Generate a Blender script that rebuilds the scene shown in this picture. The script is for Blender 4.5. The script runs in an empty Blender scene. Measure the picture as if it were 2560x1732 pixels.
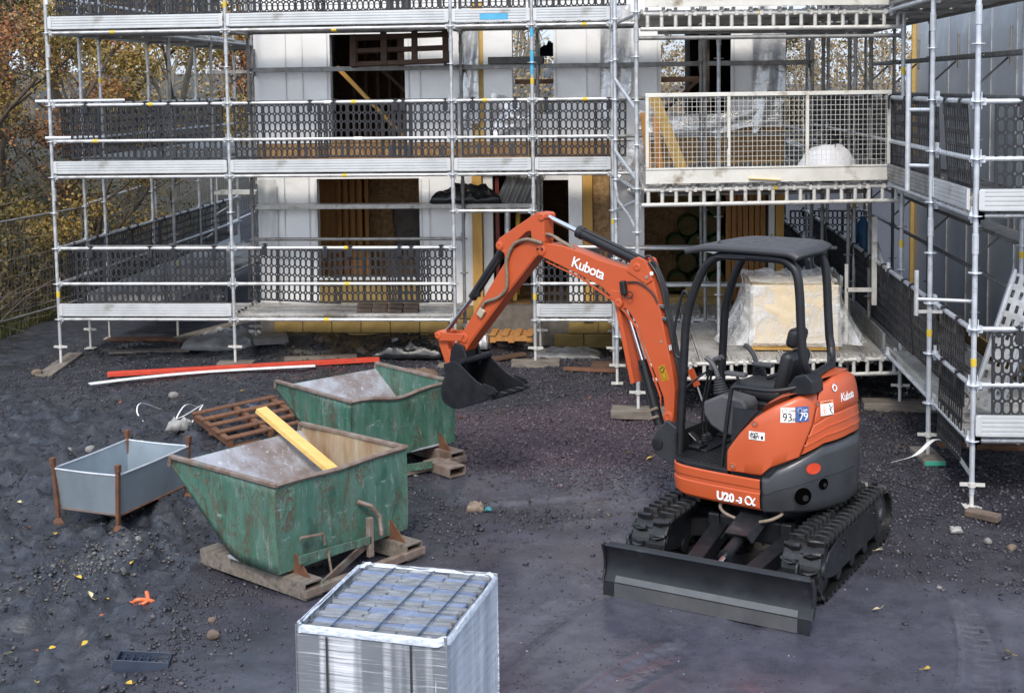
import bpy, bmesh, math, random
import numpy as np
from mathutils import Vector, Matrix, Euler
R = math.radians
sc = bpy.context.scene
COL = sc.collection
rng = np.random.default_rng(7)
random.seed(11)

# ---------------------------------------------------------------- camera
CAM = Vector((0.0, -18.344, 3.835))
PITCH, YAW, ROLL = .0832, -.0871, -.0132
fw = Vector((math.sin(YAW)*math.cos(PITCH), math.cos(YAW)*math.cos(PITCH), -math.sin(PITCH)))
rt = Vector((math.cos(YAW), -math.sin(YAW), 0)); up = rt.cross(fw)
r2 = math.cos(ROLL)*rt + math.sin(ROLL)*up
u2 = -math.sin(ROLL)*rt + math.cos(ROLL)*up
cd = bpy.data.cameras.new('camera'); cam = bpy.data.objects.new('camera', cd); COL.objects.link(cam)
M = Matrix((r2, u2, -fw)).transposed().to_4x4(); M.translation = CAM
cam.matrix_world = M
cd.sensor_width = 36; cd.sensor_fit = 'HORIZONTAL'; cd.lens = 3400/2560*36
cd.shift_y = -(866-499.1)/2560
cd.clip_start = .1; cd.clip_end = 900
sc.camera = cam

# ---------------------------------------------------------------- world, sun, exposure
SUN_EL, SUN_AZ = R(48), R(183)     # veiled sun high behind the camera (azimuth from +Y towards +X)
w = bpy.data.worlds.new('World'); sc.world = w; w.use_nodes = True
nt = w.node_tree; nt.nodes.clear()
out = nt.nodes.new('ShaderNodeOutputWorld'); bg = nt.nodes.new('ShaderNodeBackground')
sky = nt.nodes.new('ShaderNodeTexSky'); sky.sky_type = 'NISHITA'; sky.sun_disc = False
sky.sun_elevation = SUN_EL; sky.sun_rotation = SUN_AZ; sky.air_density = 1.0; sky.dust_density = 3.0; sky.ozone_density = 1.0
tc = nt.nodes.new('ShaderNodeTexCoord'); mp = nt.nodes.new('ShaderNodeMapping'); mp.inputs['Scale'].default_value = (1, 1, 2.6)
nz = nt.nodes.new('ShaderNodeTexNoise'); nz.inputs['Scale'].default_value = 2.2; nz.inputs['Detail'].default_value = 4; nz.inputs['Roughness'].default_value = .6
rp = nt.nodes.new('ShaderNodeValToRGB'); rp.color_ramp.elements[0].position = .3; rp.color_ramp.elements[1].position = .62
rp.color_ramp.elements[0].color = (.20, .20, .20, 1); rp.color_ramp.elements[1].color = (.75, .75, .75, 1)
mx = nt.nodes.new('ShaderNodeMix'); mx.data_type = 'RGBA'
mx.inputs['B'].default_value = (6.4, 7.5, 9.3, 1)      # cloud sheet
nt.links.new(tc.outputs['Generated'], mp.inputs['Vector']); nt.links.new(mp.outputs['Vector'], nz.inputs['Vector'])
nt.links.new(nz.outputs['Fac'], rp.inputs['Fac']); nt.links.new(rp.outputs['Color'], mx.inputs['Factor'])
nt.links.new(sky.outputs['Color'], mx.inputs['A']); nt.links.new(mx.outputs['Result'], bg.inputs['Color'])
bg.inputs['Strength'].default_value = .108
nt.links.new(bg.outputs['Background'], out.inputs['Surface'])
sd = bpy.data.lights.new('sun', 'SUN'); sd.energy = 1.5; sd.angle = R(16); sd.color = (1, .94, .85)
sun = bpy.data.objects.new('sun', sd); COL.objects.link(sun)
sv = Vector((math.sin(SUN_AZ)*math.cos(SUN_EL), math.cos(SUN_AZ)*math.cos(SUN_EL), math.sin(SUN_EL)))
sun.rotation_euler = sv.to_track_quat('Z', 'Y').to_euler()
sc.view_settings.view_transform = 'Standard'; sc.view_settings.look = 'None'
sc.view_settings.exposure = 1.0; sc.view_settings.gamma = 1; sc.view_settings.use_curve_mapping = False

sc.cycles.max_bounces = 4; sc.cycles.diffuse_bounces = 2; sc.cycles.glossy_bounces = 2; sc.cycles.transparent_max_bounces = 4
# ---------------------------------------------------------------- object helpers
def link(o, parent=None):
    COL.objects.link(o)
    if parent is not None: o.parent = parent
    return o
def tag(o, label=None, cat=None, group=None, kind=None):
    if label: o['label'] = label
    if cat: o['category'] = cat
    if group: o['group'] = group
    if kind: o['kind'] = kind
    return o
def thing(name, label, cat, loc=(0, 0, 0), rotz=0, group=None):
    o = bpy.data.objects.new(name, None); COL.objects.link(o); o.empty_display_size = .2
    o.location = loc; o.rotation_euler = (0, 0, rotz)
    return tag(o, label, cat, group)
def copy_tree(o, parent=None):
    c = o.copy(); COL.objects.link(c); c.parent = parent
    for ch in list(o.children): copy_tree(ch, c)
    return c
class MB:
    def __init__(s): s.v = []; s.f = []
    def add(s, vs, fs, M=None):
        b = len(s.v)
        if M is not None: vs = [M @ Vector(v) for v in vs]
        s.v += [tuple(v) for v in vs]; s.f += [tuple(i+b for i in f) for f in fs]
        return s
    def box(s, c, d, M=None, rz=0):
        x, y, z = d[0]/2, d[1]/2, d[2]/2
        vs = [(-x, -y, -z), (x, -y, -z), (x, y, -z), (-x, y, -z), (-x, -y, z), (x, -y, z), (x, y, z), (-x, y, z)]
        T = Matrix.Translation(c) @ (Matrix.Rotation(rz, 4, 'Z') if M is None else M.to_4x4())
        return s.add(vs, [(0, 3, 2, 1), (4, 5, 6, 7), (0, 1, 5, 4), (1, 2, 6, 5), (2, 3, 7, 6), (3, 0, 4, 7)], T)
    def b2(s, x0, x1, y0, y1, z0, z1):
        return s.box(((x0+x1)/2, (y0+y1)/2, (z0+z1)/2), (x1-x0, y1-y0, z1-z0))
    def bar(s, p, q, wd, h, upv=(0, 0, 1)):
        p, q = Vector(p), Vector(q); d = q-p; L = d.length; d.normalize()
        u = Vector(upv)
        if abs(d.dot(u)) > .97: u = Vector((1, 0, 0))
        sd_ = d.cross(u).normalized(); u = sd_.cross(d)
        return s.box((p+q)/2, (L, wd, h), Matrix((d, sd_, u)).transposed())
    def tube(s, p, q, r, n=8, ra=None, cap=True):
        return s.path([p, q], r, n, rs=[r, r if ra is None else ra], cap=cap)
    def path(s, pts, r, n=8, rs=None, cap=True, closed=False):
        pts = [Vector(p) for p in pts]; k = len(pts); rings = []
        t0 = (pts[1]-pts[0]).normalized(); a = Vector((0, 0, 1)) if abs(t0.z) < .9 else Vector((1, 0, 0))
        nrm = t0.cross(a).normalized(); b0 = len(s.v)
        for i in range(k):
            if closed: t = (pts[(i+1) % k]-pts[i-1]).normalized()
            elif i == 0: t = t0
            elif i == k-1: t = (pts[-1]-pts[-2]).normalized()
            else: t = ((pts[i+1]-pts[i]).normalized()+(pts[i]-pts[i-1]).normalized()).normalized()
            nrm = (nrm-t*nrm.dot(t)).normalized(); bn = t.cross(nrm); rr = rs[i] if rs else r
            for j in range(n):
                an = 2*math.pi*j/n; s.v.append(tuple(pts[i]+(nrm*math.cos(an)+bn*math.sin(an))*rr))
        m = k if closed else k-1
        for i in range(m):
            for j in range(n):
                a0 = b0+i*n+j; a1 = b0+i*n+(j+1) % n; c0 = b0+((i+1) % k)*n+j; c1 = b0+((i+1) % k)*n+(j+1) % n
                s.f.append((a0, a1, c1, c0))
        if cap and not closed:
            s.f.append(tuple(b0+j for j in reversed(range(n)))); s.f.append(tuple(b0+(k-1)*n+j for j in range(n)))
        return s
    def prism(s, poly, axis, a, b, M=None):
        n = len(poly)
        mk = {'y': lambda p, t: (p[0], t, p[1]), 'x': lambda p, t: (t, p[0], p[1]), 'z': lambda p, t: (p[0], p[1], t)}[axis]
        vs = [mk(p, a) for p in poly]+[mk(p, b) for p in poly]
        fs = [tuple(range(n)), tuple(range(2*n-1, n-1, -1))]+[(i, i+n, (i+1) % n+n, (i+1) % n) for i in range(n)]
        ar = sum(poly[i][0]*poly[(i+1) % n][1]-poly[(i+1) % n][0]*poly[i][1] for i in range(n))
        flip = (ar > 0) == (b > a)
        if axis == 'y': flip = not flip
        if flip: fs = [tuple(reversed(f)) for f in fs]
        return s.add(vs, fs, M)
    def lathe(s, prof, c=(0, 0, 0), n=20, axis='z', M=None):
        vs = []; k = len(prof)
        for (r, h) in prof:
            for j in range(n):
                a = 2*math.pi*j/n; x, y = r*math.cos(a), r*math.sin(a)
                p = (x, y, h) if axis == 'z' else ((x, h, y) if axis == 'y' else (h, x, y))
                vs.append((p[0]+c[0], p[1]+c[1], p[2]+c[2]))
        fs = []
        for i in range(k-1):
            for j in range(n):
                q = (i*n+j, i*n+(j+1) % n, (i+1)*n+(j+1) % n, (i+1)*n+j); fs.append(q)
        fs.append(tuple(reversed(range(n)))); fs.append(tuple((k-1)*n+j for j in range(n)))
        if axis == 'y': fs = [tuple(reversed(f)) for f in fs]
        return s.add(vs, fs, M)
    def rbox(s, c, d, r=.02, seg=2, M=None):
        bm = bmesh.new(); bmesh.ops.create_cube(bm, size=1)
        for v in bm.verts: v.co = Vector((v.co.x*d[0], v.co.y*d[1], v.co.z*d[2]))
        bmesh.ops.bevel(bm, geom=list(bm.edges), offset=r, segments=seg, profile=.5, affect='EDGES')
        T = Matrix.Translation(c) @ (M.to_4x4() if M is not None else Matrix.Identity(4))
        bm.verts.index_update(); vs = [v.co.copy() for v in bm.verts]; fs = [[v.index for v in f.verts] for f in bm.faces]; bm.free()
        return s.add(vs, fs, T)
    def grid(s, P, flip=False):
        a, b = len(P), len(P[0]); vs = [p for row in P for p in row]; fs = []
        for i in range(a-1):
            for j in range(b-1):
                q = (i*b+j, i*b+j+1, (i+1)*b+j+1, (i+1)*b+j); fs.append(q[::-1] if flip else q)
        return s.add(vs, fs)
    def mesh(s, name, mat=None, smooth=0):
        me = bpy.data.meshes.new(name); me.from_pydata(s.v, [], s.f); me.validate()
        if smooth: me.shade_smooth(); me.set_sharp_from_angle(angle=R(smooth))
        if mat is not None: me.materials.append(mat)
        return me
    def build(s, name, mat, parent=None, smooth=0, loc=(0, 0, 0), rot=(0, 0, 0), bevel=0, world=False, solid=0):
        o = bpy.data.objects.new(name, s.mesh(name, mat, smooth)); link(o, parent)
        o.location = loc; o.rotation_euler = rot
        if world and parent is not None:
            pp = parent
            off = Vector((0, 0, 0))
            while pp is not None: off = off+pp.location; pp = pp.parent
            o.location = -off
        if solid:
            m = o.modifiers.new('thick', 'SOLIDIFY'); m.thickness = solid; m.offset = 0
        if bevel:
            m = o.modifiers.new('bevel', 'BEVEL'); m.width = bevel; m.segments = 2; m.limit_method = 'ANGLE'; m.angle_limit = R(40)
        return o
def sub(o, name, mesh, loc=(0, 0, 0), rot=(0, 0, 0)):
    c = bpy.data.objects.new(name, mesh); link(c, o); c.location = loc; c.rotation_euler = rot; return c
def smoothpath(pts, k=6):
    P = [Vector(p) for p in pts]; out_ = []
    for i in range(len(P)-1):
        p0 = P[max(i-1, 0)]; p1 = P[i]; p2 = P[i+1]; p3 = P[min(i+2, len(P)-1)]
        for j in range(k):
            t = j/k
            out_.append(.5*((2*p1)+(p2-p0)*t+(2*p0-5*p1+4*p2-p3)*t*t+(3*p1-p0-3*p2+p3)*t**3))
    out_.append(P[-1]); return out_
def text_mesh(body, size, shear=0, offset=0, extrude=.0006, align='LEFT', spacing=1):
    cu = bpy.data.curves.new('lettering', 'FONT'); cu.body = body; cu.size = size; cu.shear = shear; cu.offset = offset; cu.extrude = extrude
    cu.align_x = align; cu.space_character = spacing; cu.resolution_u = 3
    o = bpy.data.objects.new('lettering', cu); COL.objects.link(o)
    me = bpy.data.meshes.new_from_object(o.evaluated_get(bpy.context.evaluated_depsgraph_get()))
    bpy.data.objects.remove(o); bpy.data.curves.remove(cu); return me
def lettering(body, size, mat, parent, Mx, **k):
    me = text_mesh(body, size, **k); me.materials.clear(); me.materials.append(mat); me.transform(Mx)
    o = bpy.data.objects.new('lettering', me); link(o, parent); return o

# ---------------------------------------------------------------- noise
def vnoise(x, y, seed=0):
    xi, yi = np.floor(x).astype(np.int64), np.floor(y).astype(np.int64); xf, yf = x-xi, y-yi
    def h(a, b):
        n = (a*374761393+b*668265263+seed*974711) & 0xffffffff
        n = ((n ^ (n >> 13))*1274126177) & 0xffffffff
        return ((n ^ (n >> 16)) & 0xffff)/65535.
    u, v = xf*xf*(3-2*xf), yf*yf*(3-2*yf)
    return (h(xi, yi)*(1-u)+h(xi+1, yi)*u)*(1-v)+(h(xi, yi+1)*(1-u)+h(xi+1, yi+1)*u)*v
def fbm(x, y, o=4, seed=0, lac=2.03, g=.5):
    t = 0; a = 1; n = 0
    for i in range(o): t = t+a*vnoise(x, y, seed+i*17); n += a; a *= g; x = x*lac; y = y*lac
    return t/n
def sstep(a, b, x): t = np.clip((x-a)/(b-a), 0, 1); return t*t*(3-2*t)

# ---------------------------------------------------------------- materials
class NT:
    def __init__(s, name):
        s.m = bpy.data.materials.new(name); s.m.use_nodes = True; s.t = s.m.node_tree; s.n = s.t.nodes
        s.b = s.n['Principled BSDF']; s.l = s.t.links; s._c = None
    def coord(s, kind='Object', scale=(1, 1, 1), rot=(0, 0, 0)):
        c = s.n.new('ShaderNodeTexCoord'); m = s.n.new('ShaderNodeMapping'); m.inputs['Scale'].default_value = scale; m.inputs['Rotation'].default_value = rot
        s.l.new(c.outputs[kind], m.inputs['Vector']); return m.outputs['Vector']
    def noise(s, vec, scale, detail=6, rough=.55, dist=0):
        n = s.n.new('ShaderNodeTexNoise'); n.inputs['Scale'].default_value = scale; n.inputs['Detail'].default_value = detail
        n.inputs['Roughness'].default_value = rough; n.inputs['Distortion'].default_value = dist; s.l.new(vec, n.inputs['Vector']); return n.outputs['Fac']
    def voro(s, vec, scale, out='Distance', feature='F1'):
        n = s.n.new('ShaderNodeTexVoronoi'); n.feature = feature; n.inputs['Scale'].default_value = scale; s.l.new(vec, n.inputs['Vector']); return n.outputs[out]
    def wave(s, vec, scale, dist=0, direction='X', detail=2):
        n = s.n.new('ShaderNodeTexWave'); n.bands_direction = direction; n.inputs['Scale'].default_value = scale; n.inputs['Distortion'].default_value = dist; n.inputs['Detail'].default_value = detail
        s.l.new(vec, n.inputs['Vector']); return n.outputs['Fac']
    def ramp(s, fac, stops):
        n = s.n.new('ShaderNodeValToRGB'); e = n.color_ramp.elements
        while len(e) < len(stops): e.new(.5)
        for i, (p, c) in enumerate(stops):
            e[i].position = p; e[i].color = tuple(c)+(1,) if len(c) == 3 else c
        s.l.new(fac, n.inputs['Fac']); return n.outputs['Color']
    def step(s, fac, a, b): return s.ramp(fac, [(a, (0, 0, 0)), (b, (1, 1, 1))])
    def mix(s, fac, a, b, blend='MIX'):
        n = s.n.new('ShaderNodeMix'); n.data_type = 'RGBA'; n.blend_type = blend
        for k, v in (('Factor', fac), ('A', a), ('B', b)):
            if isinstance(v, (int, float)): n.inputs[k].default_value = v
            elif isinstance(v, tuple): n.inputs[k].default_value = v+(1,)
            else: s.l.new(v, n.inputs[k])
        return n.outputs['Result']
    def math(s, op, a, b=0):
        n = s.n.new('ShaderNodeMath'); n.operation = op
        for i, v in enumerate((a, b)):
            if isinstance(v, (int, float)): n.inputs[i].default_value = v
            else: s.l.new(v, n.inputs[i])
        return n.outputs[0]
    def attr(s, name):
        n = s.n.new('ShaderNodeAttribute'); n.attribute_name = name; return n.outputs['Fac']
    def island(s):
        n = s.n.new('ShaderNodeNewGeometry'); return n.outputs['Random Per Island']
    def objrand(s):
        n = s.n.new('ShaderNodeObjectInfo'); return n.outputs['Random']
    def bump(s, h, strength=.3, dist=.02, prev=None):
        n = s.n.new('ShaderNodeBump'); n.inputs['Strength'].default_value = strength; n.inputs['Distance'].default_value = dist
        s.l.new(h, n.inputs['Height'])
        if prev is not None: s.l.new(prev, n.inputs['Normal'])
        return n.outputs['Normal']
    def set(s, **k):
        for a, v in k.items():
            i = s.b.inputs[a.replace('_', ' ')]
            if isinstance(v, (int, float)): i.default_value = v
            elif isinstance(v, tuple): i.default_value = v+(1,) if len(v) == 3 and i.type == 'RGBA' else v
            else: s.l.new(v, i)
        return s
def pmat(name, c1, c2=None, rough=.5, metal=0., ns=6., bump=0., bs=60., rvar=.12, coat=0., dirt=None, ds=3., dth=(.55, .7), sc_=(1, 1, 1), bd=.01, lo=.35, hi=.65, spec=.5, vary=0):
    s = NT(name); v = s.coord('Object', sc_); n = s.noise(v, ns)
    col = s.ramp(n, [(lo, c1), (hi, c2 or tuple(x*.8 for x in c1))])
    if vary:
        col = s.mix(s.math('MULTIPLY', s.objrand(), vary), col, tuple(x*.45 for x in c1))
    if dirt:
        m = s.step(s.noise(v, ds, 8, .65), *dth); col = s.mix(m, col, dirt)
    rr = s.ramp(s.noise(v, ns*2.3), [(.3, (max(rough-rvar, .03),)*3), (.7, (min(rough+rvar, 1),)*3)])
    s.set(Base_Color=col, Roughness=rr, Metallic=metal, Specular_IOR_Level=spec)
    if coat: s.set(Coat_Weight=coat, Coat_Roughness=.12)
    if bump: s.set(Normal=s.bump(s.noise(v, bs, 5, .6), bump, bd))
    return s.m
MT = {}
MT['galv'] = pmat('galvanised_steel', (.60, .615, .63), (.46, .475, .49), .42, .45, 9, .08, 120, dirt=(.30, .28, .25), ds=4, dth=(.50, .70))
MT['galv_blue'] = pmat('clean_galvanised_steel', (.66, .69, .73), (.52, .55, .59), .36, .45, 9, .06, 120, dirt=(.28, .28, .28), ds=5, dth=(.62, .8))
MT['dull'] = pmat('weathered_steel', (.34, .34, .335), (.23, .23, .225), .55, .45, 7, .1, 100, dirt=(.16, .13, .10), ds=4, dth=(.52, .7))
MT['alu'] = pmat('ribbed_aluminium', (.66, .68, .69), (.55, .565, .575), .42, .4, 3, .05, 80, dirt=(.30, .285, .25), ds=2.2, dth=(.6, .78))
MT['cream'] = pmat('cream_paint', (.70, .685, .63), (.60, .585, .53), .5, .1, 4, .08, 60, dirt=(.26, .21, .15), ds=3.4, dth=(.56, .72))
MT['creamtube'] = pmat('splashed_steel', (.66, .645, .61), (.52, .51, .48), .5, .2, 8, .12, 90, dirt=(.27, .25, .215), ds=6, dth=(.55, .7))
MT['blackpl'] = pmat('black_plastic', (.012, .0125, .016), (.024, .025, .03), .5, 0, 5, .1, 80, dirt=(.06, .058, .056), ds=2.3, dth=(.62, .84))
MT['bluepl'] = pmat('blue_black_plastic', (.012, .022, .045), (.022, .034, .06), .45, 0, 5, .1, 80)
MT['deck'] = None
MT['yellowtape'] = pmat('yellow_tape', (.72, .52, .05), (.6, .42, .04), .5)
MT['white'] = pmat('white_plastic', (.78, .78, .76), (.70, .70, .68), .4, 0, 4)
MT['bluepaint'] = pmat('blue_spray_paint', (.06, .32, .55), (.09, .4, .62), .5, 0, 8)
MT['timber'] = pmat('fresh_timber', (.62, .37, .10), (.50, .27, .06), .6, 0, 3, .1, 30, sc_=(6, 6, .7), lo=.3, hi=.7)
MT['palet'] = pmat('pale_timber', (.72, .49, .17), (.62, .40, .12), .6, 0, 3, .1, 30, sc_=(1, 6, 6), lo=.3, hi=.7)
MT['greytimber'] = pmat('grey_timber', (.20, .175, .145), (.12, .10, .083), .75, 0, 5, .25, 30, sc_=(1, 5, 5), dirt=(.045, .04, .037), ds=3)
MT['browntimber'] = pmat('brown_timber', (.19, .085, .042), (.11, .05, .028), .7, 0, 4, .2, 30, sc_=(1, 5, 5), dirt=(.05, .035, .026), ds=3, vary=.4)
MT['darkwood'] = pmat('dark_wood', (.10, .055, .033), (.06, .034, .023), .75, 0, 4, .2, 30, sc_=(1, 5, 5))
MT['studs'] = pmat('stud_timber', (.44, .21, .06), (.33, .145, .04), .65, 0, 3, .1, 30, sc_=(6, 6, .5))
MT['redplank'] = pmat('red_painted_timber', (.60, .06, .028), (.50, .045, .022), .55, 0, 5, .15, 40, sc_=(1, 4, 4), dirt=(.13, .07, .055), ds=4, dth=(.57, .68))
MT['whiteplank'] = pmat('white_plastic_trim', (.82, .82, .81), (.75, .75, .74), .35, 0, 3)
MT['rust'] = pmat('rusty_steel', (.16, .07, .035), (.09, .042, .026), .8, .1, 10, .3, 70, dirt=(.24, .12, .06), ds=8, dth=(.6, .75))
MT['block'] = pmat('yellow_block', (.36, .25, .085), (.25, .17, .055), .85, 0, 5, .4, 130, dirt=(.14, .10, .05), ds=2.2, dth=(.6, .8), vary=.25)
MT['mortar'] = pmat('mortar', (.17, .15, .13), (.12, .105, .09), .9, 0, 9, .3, 100)
MT['mudstone'] = pmat('muddy_brick', (.15, .11, .085), (.09, .067, .053), .85, 0, 7, .4, 60)
MT['concrete'] = pmat('concrete', (.22, .21, .2), (.15, .145, .14), .8, 0, 5, .3, 60)
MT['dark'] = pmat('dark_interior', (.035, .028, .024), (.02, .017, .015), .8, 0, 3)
MT['orange'] = None
MT['cardboard'] = pmat('wet_cardboard', (.17, .11, .075), (.12, .08, .055), .7, 0, 3, .2, 20)
def special():
    # reflective breather foil
    def foil(name, c, c2, metal, rough, bscale):
        s = NT(name); v = s.coord('Object'); n = s.noise(v, 1.3, 5)
        s.set(Base_Color=s.ramp(n, [(.3, c), (.7, c2)]), Metallic=metal, Roughness=s.ramp(s.noise(v, 3.1), [(.3, (rough-.06,)*3), (.7, (rough+.08,)*3)]))
        b1 = s.bump(s.noise(v, bscale, 3, .5, .6), .35, .05); b2 = s.bump(s.noise(v, bscale*9, 4), .18, .01, b1)
        s.set(Normal=b2); return s.m
    MT['foil'] = foil('silver_foil_membrane', (.92, .92, .91), (.85, .85, .85), .12, .36, 2.2)
    MT['foilshade'] = foil('shaded_foil_membrane', (.66, .71, .77), (.55, .60, .66), .4, .34, 1.6)  # same foil in a darker, bluer copy: shade painted into its colour
    MT['crumple'] = foil('crumpled_foil', (.82, .82, .81), (.7, .7, .71), .55, .28, 7)
    # oriented strand board
    s = NT('strand_board'); v = s.coord('Object', (1, 1, 1)); v2 = s.coord('Object', (14, 14, 5), (0, .5, 0)); v3 = s.coord('Object', (5, 14, 14), (0, -.3, 0))
    c1 = s.voro(v2, 2.4, 'Color'); c2 = s.voro(v3, 2.4, 'Color'); m = s.step(s.noise(v, 7), .46, .54)
    f = s.math('ADD', s.math('MULTIPLY', c1, .5), s.math('MULTIPLY', c2, .5))
    s.set(Base_Color=s.ramp(f, [(.15, (.20, .105, .040)), (.5, (.33, .19, .078)), (.85, (.44, .28, .13))]), Roughness=.7)
    s.set(Normal=s.bump(f, .3, .006)); MT['osb'] = s.m
    # green skip paint, worn and rusting
    def green(name, wear, seed):
        s = NT(name); v = s.coord('Object', (1, 1, 1)); vs = s.coord('Object', (5, 5, 1.1)); vo = s.coord('Object', (2.2, 2.2, 1.2), (seed, seed*.7, seed*1.3))
        base = s.ramp(s.noise(v, 2.5, 6), [(.3, (.024, .092, .060)), (.7, (.040, .132, .088))])
        fade = s.step(s.noise(vs, 1.7, 7, .65), .48-wear*.2, .68); base = s.mix(s.math('MULTIPLY', fade, .8), base, (.105, .185, .155))
        chalk = s.step(s.noise(vs, 3.2, 7, .72), .57, .66); base = s.mix(s.math('MULTIPLY', chalk, .7), base, (.24, .31, .285))
        patch_ = s.step(s.noise(vo, .9, 3, .5), .43-wear*.06, .56)
        vq = s.coord('Object', (7, 7, 2.6), (seed*.2, seed*.3, 0)); rid = s.math('ABSOLUTE', s.math('SUBTRACT', s.noise(vq, 1.0, 5, .62, .9), .5))
        lines = s.math('MULTIPLY', s.ramp(rid, [(.008, (1, 1, 1)), (.028, (0, 0, 0))]), patch_)
        vq2 = s.coord('Object', (3, 3, 6), (seed, seed*.3, .4)); rid2 = s.math('ABSOLUTE', s.math('SUBTRACT', s.noise(vq2, 1.3, 6, .65, 1.2), .5))
        lines2 = s.math('MULTIPLY', s.ramp(rid2, [(.003, (1, 1, 1)), (.016, (0, 0, 0))]), s.step(s.noise(vo, 1.7, 3, .5), .5, .62))
        blot = s.math('MULTIPLY', s.step(s.noise(vs, 2.3, 9, .75), .575-wear*.035, .66), patch_)
        scf = s.math('MULTIPLY', s.step(s.noise(s.coord('Object', (2.2, 2.2, 9), (seed, .2, .5)), 2.2, 8, .75), .60, .68), .75); base = s.mix(scf, base, (.30, .37, .33))
        dk = s.step(s.noise(vo, 2.6, 5, .6), .56, .66); base = s.mix(s.math('MULTIPLY', dk, .6), base, (.014, .055, .036))
        rm = s.math('MAXIMUM', s.math('MAXIMUM', lines, lines2), s.math('MULTIPLY', blot, .85))
        col = s.mix(s.math('MULTIPLY', rm, .9), base, s.ramp(s.noise(v, 14), [(.3, (.055, .027, .017)), (.7, (.115, .058, .032))]))
        s.set(Base_Color=col, Roughness=s.ramp(rm, [(0, (.48,)*3), (1, (.85,)*3)]), Metallic=0.)
        s.set(Normal=s.bump(s.noise(v, 3, 3), .25, .04, s.bump(rm, -.3, .004))); return s.m
    MT['green1'] = green('worn_green_paint', 1.0, .3); MT['green2'] = green('green_paint', .45, 1.1)
    # scraped steel inside a skip
    s = NT('scraped_skip_lining'); v = s.coord('Object'); vs = s.coord('Object', (3, 3, 1))
    c = s.ramp(s.noise(v, 1.6, 7, .65), [(.28, (.13, .085, .065)), (.43, (.22, .19, .185)), (.54, (.34, .35, .385)), (.8, (.46, .48, .53))])
    c = s.mix(s.step(s.noise(vs, 9, 6, .7), .58, .66), c, (.5, .5, .52)); s.set(Base_Color=c, Roughness=.6, Metallic=.25, Normal=s.bump(s.noise(v, 30), .2, .01)); MT['lining'] = s.m
    s = NT('rust_washed_lining'); v = s.coord('Object'); vs = s.coord('Object', (4, 4, .8))
    c = s.ramp(s.noise(vs, 1.4, 7, .65), [(.3, (.21, .105, .04)), (.5, (.30, .22, .14)), (.68, (.40, .36, .28)), (.85, (.26, .34, .29))])
    s.set(Base_Color=c, Roughness=.7, Normal=s.bump(s.noise(v, 30), .2, .01)); MT['lining2'] = s.m
    MT['rim'] = pmat('worn_rim_steel', (.30, .25, .22), (.19, .12, .085), .55, .4, 9, .2, 60, dirt=(.16, .20, .17), ds=5)
    # steel deck plank with dimples
    s = NT('dimpled_steel_deck'); v = s.coord('Object'); vs = s.coord('Object', (26, 26, 26)); d = s.voro(vs, 1.0)
    base = s.ramp(s.noise(v, 2.2, 7, .6), [(.28, (.26, .24, .21)), (.5, (.46, .45, .43)), (.72, (.60, .595, .58))])
    base = s.mix(s.step(s.noise(v, 1.1, 8, .7), .50, .66), base, (.15, .125, .10))
    base = s.mix(s.math('MULTIPLY', s.step(d, .28, .2), .0), base, (.02, .02, .02))
    holes = s.ramp(d, [(.12, (1, 1, 1)), (.20, (0, 0, 0))]); base = s.mix(holes, base, (.05, .046, .042))
    s.set(Base_Color=base, Roughness=.55, Metallic=.35, Normal=s.bump(d, .5, .012)); MT['deck'] = s.m
    # machine orange
    s = NT('orange_paint'); v = s.coord('Object'); n = s.noise(v, 260, 2)
    s.set(Base_Color=s.ramp(s.noise(v, 3, 5), [(.3, (.48, .086, .025)), (.7, (.44, .077, .022))]), Roughness=s.ramp(s.noise(v, 5, 6), [(.3, (.36,)*3), (.7, (.50,)*3)]), Coat_Weight=.22, Coat_Roughness=.22, Normal=s.bump(n, .035, .002)); MT['orange'] = s.m
    MT['cwgrey'] = pmat('counterweight_grey', (.040, .0425, .047), (.032, .034, .038), .38, .1, 4, .05, 200, coat=.25)
    MT['mblack'] = pmat('black_machine_paint', (.0075, .008, .010), (.011, .0115, .014), .46, 0., 5, .05, 120, dirt=(.028, .027, .027), ds=4, dth=(.64, .84))
    MT['bladegrey'] = pmat('blade_paint', (.013, .0145, .017), (.021, .0225, .026), .36, .2, 5, .05, 90, dirt=(.06, .06, .065), ds=5, dth=(.62, .76))
    MT['bladeedge'] = pmat('bare_blade_steel', (.12, .122, .125), (.09, .093, .096), .36, .45, 5, .05, 90)
    MT['rubber'] = pmat('track_rubber', (.008, .0085, .009), (.013, .0135, .014), .34, 0, 9, .12, 60, dirt=(.06, .06, .075), ds=11, dth=(.64, .72))
    MT['seat'] = pmat('black_seat_vinyl', (.013, .013, .015), (.018, .018, .02), .45, 0, 6, .15, 150)
    MT['console'] = pmat('grey_console_plastic', (.075, .075, .08), (.06, .06, .065), .55, 0, 8, .1, 260)
    MT['chrome'] = pmat('chrome_rod', (.72, .73, .76), (.65, .66, .69), .12, 1.0, 6, 0, rvar=.04)
    MT['hose'] = pmat('tan_hose_sleeve', (.22, .17, .125), (.15, .115, .085), .65, 0, 40, .3, 200)
    MT['bhose'] = pmat('black_hose', (.014, .014, .016), (.02, .02, .022), .45, 0, 20, .1, 150)
    MT['decalwhite'] = pmat('white_decal', (.80, .80, .79), (.78, .78, .77), .4, 0, 3)
    MT['decalblue'] = pmat('blue_decal', (.045, .105, .29), (.04, .10, .27), .4, 0, 3)
    MT['decalyellow'] = pmat('yellow_decal', (.72, .40, .03), (.68, .37, .03), .4, 0, 3)
    MT['holedark'] = pmat('painted_hole_dark', (.0015, .0015, .0015), (.002, .002, .002), .9, spec=0)  # painted darkness for the inside of the ports
    MT['decalblack'] = pmat('black_print', (.01, .01, .01), (.012, .012, .012), .5)
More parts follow.
